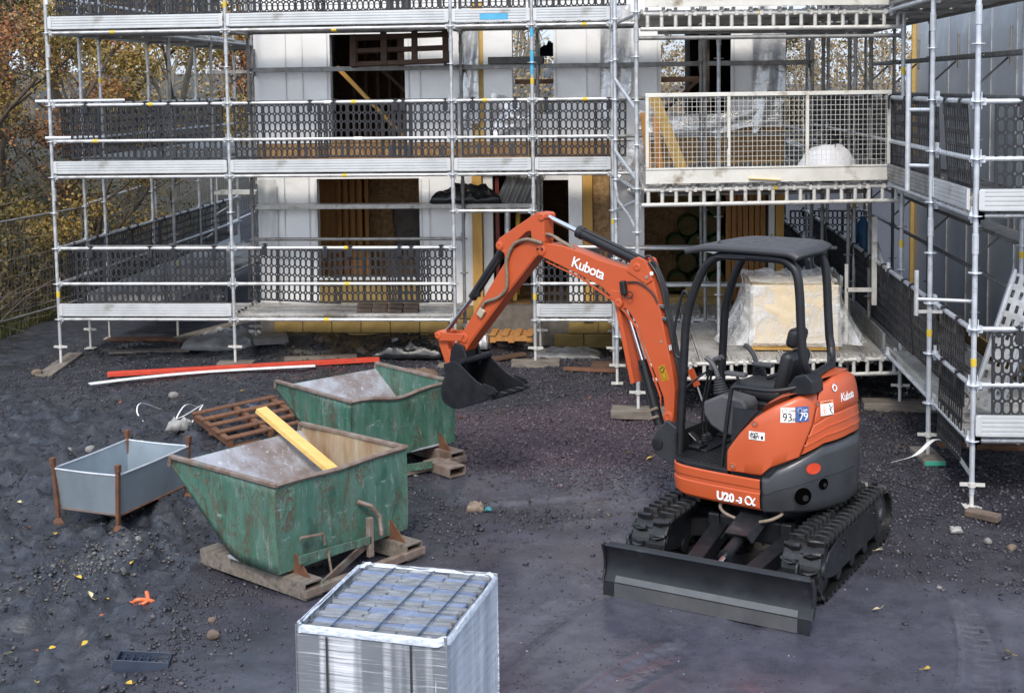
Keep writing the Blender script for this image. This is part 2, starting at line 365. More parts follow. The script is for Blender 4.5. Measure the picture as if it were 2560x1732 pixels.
    MT['decalorange'] = pmat('orange_print', (.75, .16, .02), (.72, .15, .02), .4)
    MT['redrefl'] = pmat('red_reflector', (.56, .055, .02), (.52, .05, .018), .3)
    MT['stillage'] = pmat('galvanised_sheet', (.33, .39, .44), (.25, .305, .345), .45, .45, 2.2, .06, 40, dirt=(.25, .20, .15), ds=2.4, dth=(.63, .8), sc_=(1, 1, .6))
    # shrink wrap over grey blocks
    s = NT('stretch_film'); v = s.coord('Object', (1.4, 1.4, 75)); v2 = s.coord('Object', (5.5, 5.5, .22)); v3 = s.coord('Object'); v4 = s.coord('Object', (30, 30, 1.2))
    st = s.noise(v, 1.0, 5, .7); band = s.step(s.noise(v2, 1.0, 3, .5), .50, .58); vb = s.noise(v4, 1, 4, .6)
    m = s.math('MAXIMUM', s.math('MULTIPLY', band, s.step(st, .36, .56)), s.math('MULTIPLY', s.step(st, .54, .68), .6)); m = s.math('MAXIMUM', m, s.math('MULTIPLY', s.step(vb, .68, .73), .5))
    c = s.mix(m, s.ramp(s.noise(v3, 2.2), [(.3, (.13, .145, .165)), (.7, (.21, .23, .255))]), (.66, .69, .74))
    s.set(Base_Color=c, Roughness=s.ramp(m, [(0, (.22,)*3), (1, (.4,)*3)]), Specular_IOR_Level=.6, Normal=s.bump(st, .3, .005, s.bump(vb, .3, .01))); MT['film'] = s.m
    s = NT('lit_stretch_film'); v = s.coord('Object', (2, 2, 40)); v2 = s.coord('Object', (7, 7, .5), (.1, 0, 0)); st = s.noise(v, 1.2, 6, .7)  # brighter copy of the film: light on the right side put into its colour
    f = s.math('ADD', s.math('MULTIPLY', st, .5), s.math('MULTIPLY', s.noise(v2, 1.0, 6, .65), .55))
    s.set(Base_Color=s.ramp(f, [(.36, (.17, .19, .22)), (.5, (.42, .46, .52)), (.66, (.62, .67, .74))]), Roughness=.33, Normal=s.bump(f, .4, .01)); MT['filmlit'] = s.m
    s = NT('folded_film'); v = s.coord('Object', (6, 6, 20)); n = s.noise(v, 3, 6, .7); s.set(Base_Color=s.ramp(n, [(.3, (.50, .57, .68)), (.7, (.70, .76, .85))]), Roughness=.26, Alpha=s.ramp(n, [(.33, (.55,)*3), (.6, (.97,)*3)]), Normal=s.bump(n, .6, .012)); MT['filmrim'] = s.m
    MT['strapblue'] = pmat('dark_blue_strap', (.012, .035, .075), (.02, .05, .095), .35, 0, 20)
    MT['pavegrey'] = pmat('grey_paver', (.185, .195, .21), (.13, .14, .152), .85, 0, 11, .4, 150, vary=.35)
    MT['paveblue'] = pmat('blue_grey_paver', (.135, .18, .29), (.105, .14, .23), .8, 0, 11, .3, 150, vary=.3)
    # translucent dust sheet
    s = NT('clear_polythene'); v = s.coord('Object'); n = s.noise(v, 3.2, 7, .7, 1.2)
    s.set(Base_Color=(.82, .84, .86), Roughness=.22, Alpha=s.ramp(n, [(.36, (.10,)*3), (.55, (.40,)*3), (.70, (.88,)*3)]), Normal=s.bump(n, .8, .05)); MT['poly'] = s.m
    MT['sandblock'] = pmat('wrapped_cream_blocks', (.72, .60, .42), (.64, .52, .34), .38, 0, 2.5, .35, 14, dirt=(.70, .62, .48), ds=4, dth=(.52, .7), coat=.4)
    MT['whitebag'] = pmat('white_bulk_bag', (.74, .75, .78), (.66, .67, .70), .7, 0, 6, .2, 30)
    MT['bluetarp'] = pmat('blue_tarpaulin', (.04, .14, .42), (.03, .10, .32), .4, 0, 5, .3, 12)
    MT['blacksheet'] = pmat('black_sheeting', (.010, .011, .012), (.016, .017, .018), .3, 0, 5, .4, 9, spec=.6)
    MT['greybag'] = pmat('grey_plastic_sheet', (.30, .30, .29), (.16, .155, .15), .4, 0, 5, .5, 9)
    MT['greenroll'] = pmat('green_insulation_wrap', (.025, .085, .02), (.05, .12, .035), .4, 0, 6, .2, 20)
    MT['wool'] = pmat('mineral_wool', (.11, .08, .028), (.075, .055, .02), .95, 0, 12, .4, 60)
    MT['corr'] = pmat('corrugated_sheet', (.42, .42, .41), (.30, .295, .28), .45, .4, 6, .1, 50)
    MT['redsteel'] = pmat('red_oxide_steel', (.17, .025, .02), (.12, .018, .015), .5, .1, 6)
    MT['yellowstep'] = pmat('yellow_fibreglass', (.62, .40, .03), (.52, .33, .025), .45, 0, 6)
    MT['orangepl'] = pmat('orange_plastic', (.68, .17, .06), (.6, .13, .045), .45, 0, 10)
    MT['bluebottle'] = pmat('blue_gas_bottle', (.02, .11, .26), (.016, .09, .22), .35, .1, 5)
    MT['cloth'] = pmat('grey_dust_sheet', (.17, .155, .14), (.12, .11, .10), .8, 0, 3, .4, 9)
special()

# ================================================================= ground
def zones(x, y):
    """0..1 masks: compacted wet surface, reddish gravel, mud"""
    n = fbm(x*.9, y*.9, 4, 3)-.5; n2 = fbm(x*2.7, y*2.7, 3, 9)-.5
    comp = sstep(-.25, .35, 1.0-np.hypot((x-.1)/3.3, (y+9.6)/3.1)+n*.9+n2*.25)
    lane = sstep(-.2, .3, 1.0-np.hypot((x+.3)/1.7, (y+5.6)/.75)+n*.7+n2*.2)
    rightl = sstep(-.2, .3, 1.0-np.hypot((x-2.5)/1.6, (y+9.5)/1.5)+n*.6+n2*.2)
    comp = np.maximum(np.maximum(comp, lane), rightl)*(1-sstep(-2.2, -3.4, x)*.75)
    red = sstep(-.3, .3, 1.0-np.hypot((x+.45)/1.5, (y+3.75)/1.75)+n*1.1+n2*.3)
    mud = sstep(-2.8, -3.9, x+n*1.4)
    return comp, red, mud
def ground_z(x, y):
    x = np.asarray(x, float); y = np.asarray(y, float)
    comp, red, mud = zones(x, y)
    near = 1-sstep(14, 26, np.hypot(x, y+6))
    rough = (fbm(x*3.1, y*3.1, 5, 21, g=.62)-.5)*.085+(fbm(x*.8, y*.8, 3, 5)-.5)*.10
    rough = rough+np.abs(fbm(x*7.3, y*7.3, 3, 91, g=.7)-.5)*.05*mud*sstep(-1.2, -2.8, y)
    lump = np.maximum(fbm(x*4.6, y*4.6, 5, 33, g=.64)-.54, 0)*.55*mud*sstep(-1.2, -2.8, y)-np.maximum(fbm(x*1.3, y*1.3, 3, 35)-.58, 0)*.25*mud*sstep(-1.2, -2.8, y)
    h = near*((1-comp*.92)*rough+(1-comp)*lump+(fbm(x*.35, y*.35, 2, 8)-.5)*.04)
    for (rx, ry, ra, rw_) in ((-.55, -9.0, 1.15, .13), (.25, -9.6, 1.0, .13), (2.3, -9.0, 1.35, .13), (-1.6, -6.2, .25, .12), (-1.2, -6.75, .22, .12)):
        dd_ = (x-rx)*math.sin(ra)-(y-ry)*math.cos(ra)+.12*np.sin((x+y)*1.1); tt_ = (x-rx)*math.cos(ra)+(y-ry)*math.sin(ra)
        h = h+comp*np.exp(-(tt_/2.4)**2)*(-.014*np.exp(-(dd_/rw_)**4)*(1+.45*np.sin(tt_*58))+.008*np.exp(-((np.abs(dd_)-rw_*1.25)/.05)**2))
    # spoil ridge, lower left; loose heap, right of the machine
    rl = np.hypot((x+4.15-(y+8.0)*.45)/.42, (y+8.15)/.9); h = h+.11*np.exp(-rl*rl*1.2)*(.6+fbm(x*6, y*6, 3, 4))
    rr = np.hypot((x-3.6)/1.5, (y+5.2)/1.1); h = h+.10*np.exp(-rr*rr)*(.5+fbm(x*4, y*4, 3, 14))
    h = h+.17*sstep(.55, 1.35, y)*sstep(-6.2, -5.4, x)*sstep(-1.4, -2.2, x)*(.6+.8*fbm(x*2, y*2, 3, 41))
    # banks: rising to the wood on the left, rising behind the house
    bl = sstep(9.7, 16, -x)*2.6+sstep(16, 60, -x)*4.0
    bb = sstep(7.5, 22, y)*sstep(-2.0, -6, x)*2.0+sstep(24, 90, y)*3.2
    h = h+np.maximum(bl*sstep(-30, -8, y)*.9, bb)
    return h
def axis(lo, hi, step, far, ratio=1.16):
    a = list(np.arange(lo, hi+1e-6, step)); d = step; x = hi
    while x < far: d *= ratio; x += d; a.append(x)
    d = step; x = lo; pre = []
    while x > -far: d *= ratio; x -= d; pre.append(x)
    return np.array(pre[::-1]+a)
def make_ground():
    xs = axis(-8.6, 4.8, .045, 420); ys = axis(-11.6, 1.6, .045, 420)
    X, Y = np.meshgrid(xs, ys); Z = ground_z(X, Y); nx, ny = len(xs), len(ys)
    co = np.stack([X, Y, Z], -1).reshape(-1, 3)
    i = np.arange(nx-1)[None, :]+np.arange(ny-1)[:, None]*nx
    F = np.stack([i, i+1, i+nx+1, i+nx], -1).reshape(-1, 4)
    me = bpy.data.meshes.new('ground'); me.vertices.add(len(co)); me.vertices.foreach_set('co', co.ravel())
    me.loops.add(F.size); me.loops.foreach_set('vertex_index', F.ravel().astype(np.int32))
    me.polygons.add(len(F)); me.polygons.foreach_set('loop_start', np.arange(0, F.size, 4, dtype=np.int32)); me.polygons.foreach_set('loop_total', np.full(len(F), 4, np.int32))
    me.polygons.foreach_set('use_smooth', np.ones(len(F), bool)); me.update(calc_edges=True)
    c, r_, m = zones(X.ravel(), Y.ravel())
    gr = sstep(9.3, 10.6, -co[:, 0])
    for nm, a in (('compact', c), ('red', r_), ('mud', m), ('bank', gr), ('dry', np.maximum(gr, sstep(1.0, 4.0, co[:, 1])))):
        at = me.attributes.new(nm, 'FLOAT', 'POINT'); at.data.foreach_set('value', a.astype(np.float32))
    s = NT('wet_ash_ground'); v = s.coord('Object'); comp = s.attr('compact'); red = s.attr('red'); mud = s.attr('mud'); bank = s.attr('bank')
    n1 = s.noise(v, 2.1, 5, .62); n2 = s.noise(v, 38, 5, .65)
    loose = s.ramp(n2, [(.3, (.014, .0133, .0175)), (.55, (.031, .029, .038)), (.8, (.064, .060, .074))])
    loose = s.mix(s.math('MULTIPLY', red, .6), loose, s.ramp(n2, [(.3, (.038, .026, .034)), (.6, (.078, .055, .070)), (.8, (.12, .09, .107))]))
    cp = s.ramp(s.math('ADD', s.math('MULTIPLY', s.noise(v, 4, 6, .68), .75), s.math('MULTIPLY', s.noise(v, 70, 3, .7), .25)), [(.32, (.037, .037, .050)), (.5, (.057, .057, .076)), (.70, (.084, .084, .107))])
    mudc = s.ramp(s.noise(v, 6, 5, .65), [(.28, (.0115, .013, .018)), (.5, (.025, .0275, .036)), (.72, (.058, .060, .069))])  # blue of the sky light is tinted into the mud colour
    col = s.mix(mud, loose, mudc); col = s.mix(comp, col, cp)
    col = s.mix(s.math('MULTIPLY', s.step(n1, .56, .66), .35), col, (.022, .021, .024))
    fl = s.step(s.noise(v, 95, 2, .5), .75, .765); col = s.mix(s.math('MULTIPLY', fl, .6), col, (.26, .25, .24))
    col = s.mix(bank, col, s.ramp(s.noise(v, 9, 7), [(.3, (.018, .016, .009)), (.6, (.045, .038, .018)), (.8, (.085, .065, .032))]))
    wet = s.math('MULTIPLY', s.step(s.noise(v, 1.1, 5, .62), .42, .54), s.math('SUBTRACT', 1.0, s.attr('dry')))
    rg = s.mix(comp, s.ramp(wet, [(0, (.70,)*3), (1, (.16,)*3)]), s.ramp(wet, [(0, (.36,)*3), (1, (.13,)*3)]))
    nc = s.math('MULTIPLY', s.math('SUBTRACT', 1.0, s.math('MULTIPLY', comp, .96)), s.math('SUBTRACT', 1.0, s.math('MULTIPLY', wet, .65))); b = s.bump(s.math('MULTIPLY', n2, nc), .55, .03); b = s.bump(s.math('MULTIPLY', s.noise(v, 150, 4, .7), s.math('ADD', nc, .10)), .35, .005, b); b = s.bump(s.noise(s.coord('Object', (1.2, 5, 1), (0, 0, .35)), 2.2, 5, .6), .06, .03, b)
    s.set(Base_Color=col, Roughness=rg, Normal=b, Specular_IOR_Level=.5)
    me.materials.append(s.m)
    o = bpy.data.objects.new('ground', me); link(o); tag(o, kind='structure')
make_ground()

def rock_base(seed, n=1):
    r = np.random.default_rng(seed); bm = bmesh.new(); bmesh.ops.create_icosphere(bm, subdivisions=1, radius=1)
    co = np.array([v.co[:] for v in bm.verts]); F = np.array([[v.index for v in f.verts] for f in bm.faces]); bm.free()
    co = co*(1+r.uniform(-.28, .28, (len(co), 1)))*np.array([1, r.uniform(.65, .95), r.uniform(.5, .8)]); return co, F
def chip_base(seed):
    """an angular crushed stone: 12 triangles"""
    r = np.random.default_rng(seed); k = int(r.integers(4, 7)); a = np.sort(r.uniform(0, 2*np.pi, k))*.35+np.arange(k)*2*np.pi/k*.65+r.uniform(0, 6)
    ring = np.stack([np.cos(a)*r.uniform(.8, 1.25, k), np.sin(a)*r.uniform(.45, .95, k), r.uniform(-.35, .35, k)], -1)
    co = np.concatenate([ring, [[r.uniform(-.35, .35), r.uniform(-.25, .25), r.uniform(.25, .8)]], [[0, 0, -.6]]])
    F = np.array([[i, (i+1) % k, k] for i in range(k)]+[[(i+1) % k, i, k+1] for i in range(k)]); return co, F
def scatter_mesh(name, pts, sizes, mat, bases, smooth=False, seed=1):
    r = np.random.default_rng(seed); V = []; Fs = []; off = 0
    k = len(bases); idx = r.integers(0, k, len(pts))
    for b in range(k):
        co, F = bases[b]; sel = np.where(idx == b)[0]; m = len(sel)
        if m == 0: continue
        an = r.uniform(0, 2*np.pi, m); ti = r.uniform(-.5, .5, (m, 2)); ca, sa = np.cos(an), np.sin(an)
        P = co[None]*sizes[sel][:, None, None]
        x, y, z = P[..., 0], P[..., 1], P[..., 2]
        y, z = y*np.cos(ti[:, :1])-z*np.sin(ti[:, :1]), y*np.sin(ti[:, :1])+z*np.cos(ti[:, :1])
        x, z = x*np.cos(ti[:, 1:])-z*np.sin(ti[:, 1:]), x*np.sin(ti[:, 1:])+z*np.cos(ti[:, 1:])
        x, y = x*ca[:, None]-y*sa[:, None], x*sa[:, None]+y*ca[:, None]
        Q = np.stack([x, y, z], -1)+pts[sel][:, None, :]
        V.append(Q.reshape(-1, 3)); Fs.append((F[None]+off+np.arange(m)[:, None, None]*len(co)).reshape(-1, F.shape[1])); off += m*len(co)
    V = np.concatenate(V); F = np.concatenate(Fs); n = F.shape[1]
    me = bpy.data.meshes.new(name); me.vertices.add(len(V)); me.vertices.foreach_set('co', V.ravel())
    me.loops.add(F.size); me.loops.foreach_set('vertex_index', F.ravel().astype(np.int32))
    me.polygons.add(len(F)); me.polygons.foreach_set('loop_start', np.arange(0, F.size, n, dtype=np.int32)); me.polygons.foreach_set('loop_total', np.full(len(F), n, np.int32))
    if smooth: me.polygons.foreach_set('use_smooth', np.ones(len(F), bool))
    me.update(calc_edges=True); me.materials.append(mat); return me
def make_gravel():
    s = NT('gravel_stone'); v = s.coord('Object'); rd = s.island()
    c = s.ramp(rd, [(0, (.016, .0155, .020)), (.45, (.034, .0325, .041)), (.8, (.058, .055, .066)), (.96, (.085, .08, .09)), (1, (.15, .145, .145))])
    s.set(Base_Color=c, Roughness=.42, Normal=s.bump(s.noise(v, 60), .3, .01)); g1 = s.m
    s = NT('reddish_gravel_stone'); v = s.coord('Object'); rd = s.island()
    c = s.ramp(rd, [(0, (.038, .026, .034)), (.5, (.076, .054, .069)), (.85, (.11, .082, .10)), (1, (.15, .12, .135))])
    s.set(Base_Color=c, Roughness=.6, Normal=s.bump(s.noise(v, 60), .3, .01)); g2 = s.m
    bases = [chip_base(i) for i in range(14)]
    n = 330000; r = np.random.default_rng(5)
    x = r.uniform(-8.5, 5.0, n); y = -11.2+13.2*r.uniform(0, 1, n)**.85
    comp, red, mud = zones(x, y); cl = fbm(x*1.6, y*1.6, 4, 77); c2 = fbm(x*5, y*5, 3, 78)
    dens = np.clip((1-comp)**1.5*(1-.80*mud)*(.25+.75*sstep(.36, .56, cl))*(.45+.9*sstep(.40, .6, c2))+comp*.010+.10*(1-comp)*sstep(.2, .9, comp+.35*c2), 0, 1)
    dens = np.maximum(dens, .9*sstep(1.2, .4, np.hypot((x-3.7)/2.1, (y+5.3)/2.6))); dens = np.maximum(dens, .9*red)
    dens = np.maximum(dens, .45*mud*sstep(.52, .60, c2)*sstep(.46, .56, cl)); rl = np.hypot((x+4.15-(y+8.0)*.45)/.5, (y+8.15)/1.0); dens = np.maximum(dens, 1.6*np.exp(-rl*rl*1.3))
    dens = np.maximum(dens, .75*sstep(-3.3, -1.5, y)*sstep(1.8, .8, y)*(1-.6*mud))
    k = r.uniform(0, 1, n) < dens*.60; x, y, red, rl, mud = x[k], y[k], red[k], rl[k], mud[k]
    sz = .0065+.016*r.uniform(0, 1, len(x))**2.2+.016*(r.uniform(0, 1, len(x)) > .975)+.02*(r.uniform(0, 1, len(x)) > .997)
    z = ground_z(x, y)+sz*.22; P = np.stack([x, y, z], -1)
    isr = r.uniform(0, 1, len(x)) < red*.9; pale = (r.uniform(0, 1, len(x)) < 1.2*np.exp(-rl*rl*1.6)-.2) & ~isr
    s = NT('pale_spoil_stone'); s.set(Base_Color=s.ramp(s.island(), [(0, (.05, .05, .052)), (.6, (.10, .098, .098)), (1, (.19, .185, .18))]), Roughness=.8); g3 = s.m
    s = NT('mud_clod'); s.set(Base_Color=s.ramp(s.island(), [(0, (.017, .017, .021)), (.5, (.034, .034, .040)), (.85, (.056, .054, .058)), (1, (.09, .085, .082))]), Roughness=.5, Normal=s.bump(s.noise(s.coord('Object'), 70), .4, .01)); g4 = s.m; onmud = (r.uniform(0, 1, len(x)) < mud) & ~isr & ~pale
    for nm, sel, m in (('gravel', ~isr & ~pale & ~onmud, g1), ('mud_clods', onmud, g4), ('reddish_gravel', isr, g2), ('pale_gravel', pale, g3)):
        me = scatter_mesh(nm, P[sel], sz[sel], m, bases, seed=3)
        tag(link(bpy.data.objects.new(nm, me)), {'gravel': 'loose dark grey gravel strewn over the wet ground', 'reddish_gravel': 'reddish purple gravel spread below the digger bucket', 'mud_clods': 'dark clods and stones strewn over the mud on the left', 'pale_gravel': 'ridge of paler grey gravel in front of the stillage'}[nm], 'gravel', kind='stuff')
    print('stones', len(x))
    n = 16000; xg = r.uniform(-3.2, 4.6, n); yg = r.uniform(-11.3, -4.2, n); c_, _, _ = zones(xg, yg); kk = r.uniform(0, 1, n) < c_*(.25+.75*sstep(.42, .6, fbm(xg*2.2, yg*2.2, 3, 19))); xg, yg = xg[kk], yg[kk]; sg = .0025+.007*r.uniform(0, 1, len(xg))**2.5
    me = scatter_mesh('grit', np.stack([xg, yg, ground_z(xg, yg)+sg*.3], -1), sg, g1, bases, seed=13); tag(link(bpy.data.objects.new('grit', me)), 'fine grit on the smooth compacted ground', 'grit', kind='stuff')
    # small pale specks: plaster crumbs, chips
    n = 620; x = r.uniform(-7.5, 4.6, n); y = -10.8+12.3*r.uniform(0, 1, n)**.7; sz = .0028+.007*r.uniform(0, 1, n)**2.5; z = ground_z(x, y)+sz*.6
    me = scatter_mesh('plaster_crumbs', np.stack([x, y, z], -1), sz, pmat('plaster_crumb', (.48, .47, .44), (.28, .27, .25), .7, 0, 30), bases, seed=8)
    tag(link(bpy.data.objects.new('plaster_crumbs', me)), 'scattered white plaster crumbs and chips on the dark ground', 'crumbs', kind='stuff')
make_gravel()
# ================================================================= the house under construction
YW = 1.45
def panel(root, x0, x1, z0, z1, mat='foil', name='membrane_panel', y=YW, t=.16):
    """a wall panel; foil ones are slightly baggy sheets over the frame"""
    if mat == 'foil':
        nx = max(2, int((x1-x0)/.09)); nz_ = max(2, int((z1-z0)/.09)); P = []
        for i in range(nx+1):
            row = []
            for j in range(nz_+1):
                x = x0+(x1-x0)*i/nx; z = z0+(z1-z0)*j/nz_
                e = min(i, nx-i, 2)/2*min(j, nz_-j, 2)/2
                d = (float(fbm(np.array(x*1.7+3), np.array(z*1.3), 3, 51))-.5)*.05*e
                row.append((x, y-.004+d, z))
            P.append(row)
        m = MB().grid(P, True); m.b2(x0+.002, x1-.002, y+.03, y+t, z0+.002, z1-.002)
        return m.build(name, MT['foil'], root, smooth=50)
    return MB().b2(x0, x1, y, y+t, z0, z1).build(name, MT[mat], root)
def seam(root, x, z0, z1, mat='white', wd=.012, y=YW-.034):
    return MB().b2(x-wd/2, x+wd/2, y, y+.02, z0, z1).build('seam_tape', MT[mat], root)
def house():
    h = thing('timber_frame_house', 'timber framed house shell wrapped in silver foil behind the scaffold', 'house')
    # --- plinth of blocks
    MB().b2(-5.55, 2.2, YW+.03, YW+.2, -.3, .60).build('plinth_core', MT['mortar'], h)
    bmesh_ = MB().rbox((0, 0, 0), (.432, .09, .205), .008, 1).mesh('block', MT['block'])
    for r_ in range(3):
        z = -.02+r_*.217; x = -5.55+(.216 if r_ % 2 else .0)
        while x < 2.1:
            L = min(.432, 2.2-x)
            if not (-2.15 < x+.2 < -1.0): sub(h, 'block', bmesh_, (x+.216, YW+.035+random.uniform(-.003, .003), z+.1025))
            x += .442
    # --- lower storey
    panel(h, -5.53, -4.63, .98, 2.56); panel(h, -5.53, -4.63, .60, .97)
    panel(h, -4.63, -3.09, .60, 1.0, 'block', 'sill_wall'); panel(h, -4.63, -3.09, 2.50, 2.56)
    MB().b2(-4.66, -3.06, YW-.05, YW+.05, 1.0, 1.04).build('window_sill', MT['white'], h)
    for x in (-4.645, -3.08): MB().b2(x-.018, x+.018, YW-.03, YW+.12, 1.04, 2.5).build('window_lining', MT['white'], h)
    panel(h, -3.09, -2.32, .60, 2.56)
    MB().b2(-2.31, -2.17, YW-.09, YW+.10, .10, 2.56).build('corner_post', MT['timber'], h)
    panel(h, -2.16, -2.02, .55, 2.56, 'white', 'lining_board', YW+.05)
    panel(h, -1.43, -1.28, .5, 2.56, 'white', 'door_frame', YW, .1); panel(h, -1.28, -.90, 2.46, 2.56, 'white', 'door_frame', YW, .1)
    panel(h, -.90, -.70, .5, 2.56); MB().b2(-.69, -.55, YW-.06, YW+.1, .4, 2.56).build('corner_post', MT['timber'], h)
    panel(h, -.545, -.30, .5, 2.56, 'osb', 'strand_board', YW+.03); panel(h, -.29, .20, .5, 2.56)
    MB().b2(1.99, 2.07, YW-.03, YW+.1, .55, 2.3).build('lining_board', MT['white'], h); MB().b2(2.085, 2.2, YW-.06, YW+.1, .4, 2.56).build('corner_post', MT['timber'], h)
    panel(h, .20, 2.2, 2.30, 2.56, 'osb', 'strand_board', YW+.002)
    # --- first floor band: strand board and timber edging
    x = -5.53
    while x < 2.1:
        x1 = min(x+1.2, 2.2); MB().b2(x, x1-.004, YW-.012 if x < .0 else YW-.045, YW+.16, 2.58, 3.02 if x < .0 else 3.20).build('strand_board', MT['osb'], h); x = x1
    x = -5.53
    while x < 2.1:
        x1 = min(x+.6, 2.2); MB().b2(x, x1-.004, YW-.05, YW-.014, 2.60, 2.74).build('edge_board', MT['timber'], h); x = x1
    # --- upper storey
    Z0, Z1 = 3.03, 5.05
    panel(h, -5.53, -4.39, Z0, Z1); panel(h, -4.39, -3.28, Z0, 3.10, 'osb', 'sill_board'); panel(h, -4.39, -3.28, 4.62, Z1)
    panel(h, -3.28, -2.30, Z0, Z1); panel(h, -2.12, -1.70, Z0, Z1); panel(h, -1.70, -1.10, Z0, 3.42); panel(h, -1.70, -1.10, 4.66, Z1)
    panel(h, -1.10, .45, Z0, Z1); panel(h, .45, 1.45, Z0, 3.40); panel(h, .45, 1.45, 4.62, Z1); panel(h, 1.45, 2.17, Z0, Z1)
    panel(h, -5.53, 2.17, 5.06, 6.6)
    MB().b2(-2.30, -2.12, YW+.02, YW+.2, Z0, Z1).build('corner_post', MT['palet'], h)
    for x0, z0, z1 in ((-5.12, 1.0, 2.55), (-4.75, 1.0, 2.55), (-5.05, 3.05, 5.0), (-4.80, 3.05, 5.0), (-4.43, 3.05, 5.0), (-3.22, 3.05, 5.0), (-3.05, 3.05, 5.0), (-2.95, 1.0, 2.5),
                       (-1.06, 3.05, 5), (-.62, 3.4, 5), (.12, 3.05, 5), (.40, 3.05, 5), (1.49, 3.05, 5), (1.82, 3.05, 5)):
        seam(h, x0, z0, z1)
    # --- gables, floors, back, partitions
    for x0, x1 in ((-5.53, -5.40), (2.07, 2.17)): MB().b2(x0, x1, YW+.17, 7.0, .0, 6.6).build('gable_wall', MT['foil'], h)
    for z in (.45, 2.66, 5.0): MB().b2(-5.39, 2.06, YW+.17, 6.98, z, z+.12).build('floor_slab', MT['osb'], h)
    MB().b2(-5.39, 2.06, 6.8, 6.95, .58, 2.64).build('back_wall', MT['osb'], h)
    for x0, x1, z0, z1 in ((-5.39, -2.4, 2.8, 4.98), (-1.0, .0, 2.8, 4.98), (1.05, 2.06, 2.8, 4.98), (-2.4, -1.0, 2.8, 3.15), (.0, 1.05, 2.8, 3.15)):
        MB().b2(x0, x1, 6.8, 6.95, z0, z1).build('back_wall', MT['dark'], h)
    MB().b2(-4.3, -2.4, 3.3, 3.42, .58, 2.64).build('partition', MT['osb'], h)
    MB().b2(-5.3, -4.31, 2.9, 3.02, .58, 2.64).build('partition', MT['studs'], h)
    for i in range(5): MB().b2(-4.62+i*.11, -4.56+i*.11, 2.78, 2.88, .58, 2.64).build('stud', MT['studs'], h)
    MB().b2(-2.38, -2.26, 1.7, 6.7, .58, 2.64).build('partition', MT['osb'], h)
    MB().b2(-.15, -.03, 1.7, 6.7, .58, 2.64).build('partition', MT['osb'], h)
    MB().b2(-.02, 1.2, 3.0, 3.12, .58, 2.64).build('partition', MT['osb'], h)
    for i in range(7): MB().b2(1.42+i*.085, 1.49+i*.085, 2.05, 2.14, .58, 2.64).build('stud', MT['studs'], h)
    MB().b2(-4.9, -2.2, 4.2, 4.3, 2.8, 4.98).build('partition', MT['darkwood'], h)
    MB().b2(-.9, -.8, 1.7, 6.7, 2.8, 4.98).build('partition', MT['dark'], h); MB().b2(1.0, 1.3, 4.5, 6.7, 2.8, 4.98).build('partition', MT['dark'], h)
    for i in range(6): MB().b2(-4.36+i*.19, -4.31+i*.19, 2.9, 2.98, 2.8, 4.98).build('stud', MT['darkwood'], h)
    # diagonal braces seen through the openings
    MB().bar((-4.35, 1.75, 4.15), (-3.3, 1.75, 3.05), .05, .1, (0, 1, 0)).build('brace', MT['timber'], h)
    MB().bar((-3.95, 2.4, 4.25), (-3.05, 2.4, 3.45), .05, .09, (0, 1, 0)).build('brace', MT['darkwood'], h)
    MB().bar((.48, 1.8, 3.42), (1.1, 1.8, 3.98), .05, .10, (0, 1, 0)).build('brace', MT['darkwood'], h)
    MB().b2(.46, 1.1, 1.78, 1.84, 3.86, 3.94).build('brace', MT['darkwood'], h); MB().b2(1.02, 1.16, 1.75, 1.85, 3.4, 4.62).build('stud', MT['darkwood'], h)
    MB().b2(-1.69, -1.11, 1.78, 1.84, 3.86, 3.93).build('brace', MT['darkwood'], h)
    # foil hanging loose: sagging swags and torn flaps
    def swag(pts_top, drop, name='loose_foil', mat='crumple', y=YW-.08, amp=.06, seed=1):
        P = []; n = 26; m_ = 14
        for i in range(n+1):
            t = i/n; k = t*(len(pts_top)-1); a = int(min(k, len(pts_top)-2)); f = k-a
            x = pts_top[a][0]*(1-f)+pts_top[a+1][0]*f; z = pts_top[a][1]*(1-f)+pts_top[a+1][1]*f; row = []
            for j in range(m_+1):
                s_ = j/m_; dr = drop(t)*s_
                w_ = (float(fbm(np.array(x*4+seed), np.array(s_*3.0+seed), 4, 61+seed))-.5)*amp*2*(.3+s_)
                row.append((x+.35*w_, y-abs(w_)*.9-.02*math.sin(s_*6+t*9), z-dr+.3*w_))
            P.append(row)
        return MB().grid(P).build(name, MT[mat], h, smooth=60)
    swag([(.10, 3.47), (.5, 3.42), (1.1, 3.38), (1.6, 3.44), (2.12, 3.5)], lambda t: .27+.04*math.sin(t*5), seed=2)
    swag([(-.42, 4.98), (.02, 4.98)], lambda t: 1.75-.5*t, seed=3, amp=.05)
    swag([(-2.46, 4.9), (-2.18, 4.9)], lambda t: 1.6, seed=5, amp=.05); swag([(-2.0, 3.75), (-1.45, 3.6)], lambda t: .65*(1-.5*t), seed=6, amp=.10)
    swag([(1.75, 4.98), (2.22, 4.98)], lambda t: 1.9-.5*t, seed=7, amp=.05); swag([(-5.5, 2.5), (-5.22, 2.5)], lambda t: 1.85, seed=8, amp=.03, mat='white')
    swag([(-.25, 3.0), (.28, 3.05)], lambda t: .5+.3*t, seed=9, amp=.08); swag([(-.05, 2.42), (.16, 2.5)], lambda t: .4*t+.1, seed=10, amp=.06)
    # red steel post and bent duct in the recess
    MB().b2(-1.985, -1.93, YW+.1, YW+.2, .55, 2.5).build('steel_post', MT['redsteel'], h)
    MB().path([(-1.82, YW+.05, .9), (-1.80, YW+.04, 2.0), (-1.74, YW+.02, 2.5)], .045, 10).build('duct', MT['crumple'], h, smooth=50)
    return h
house()
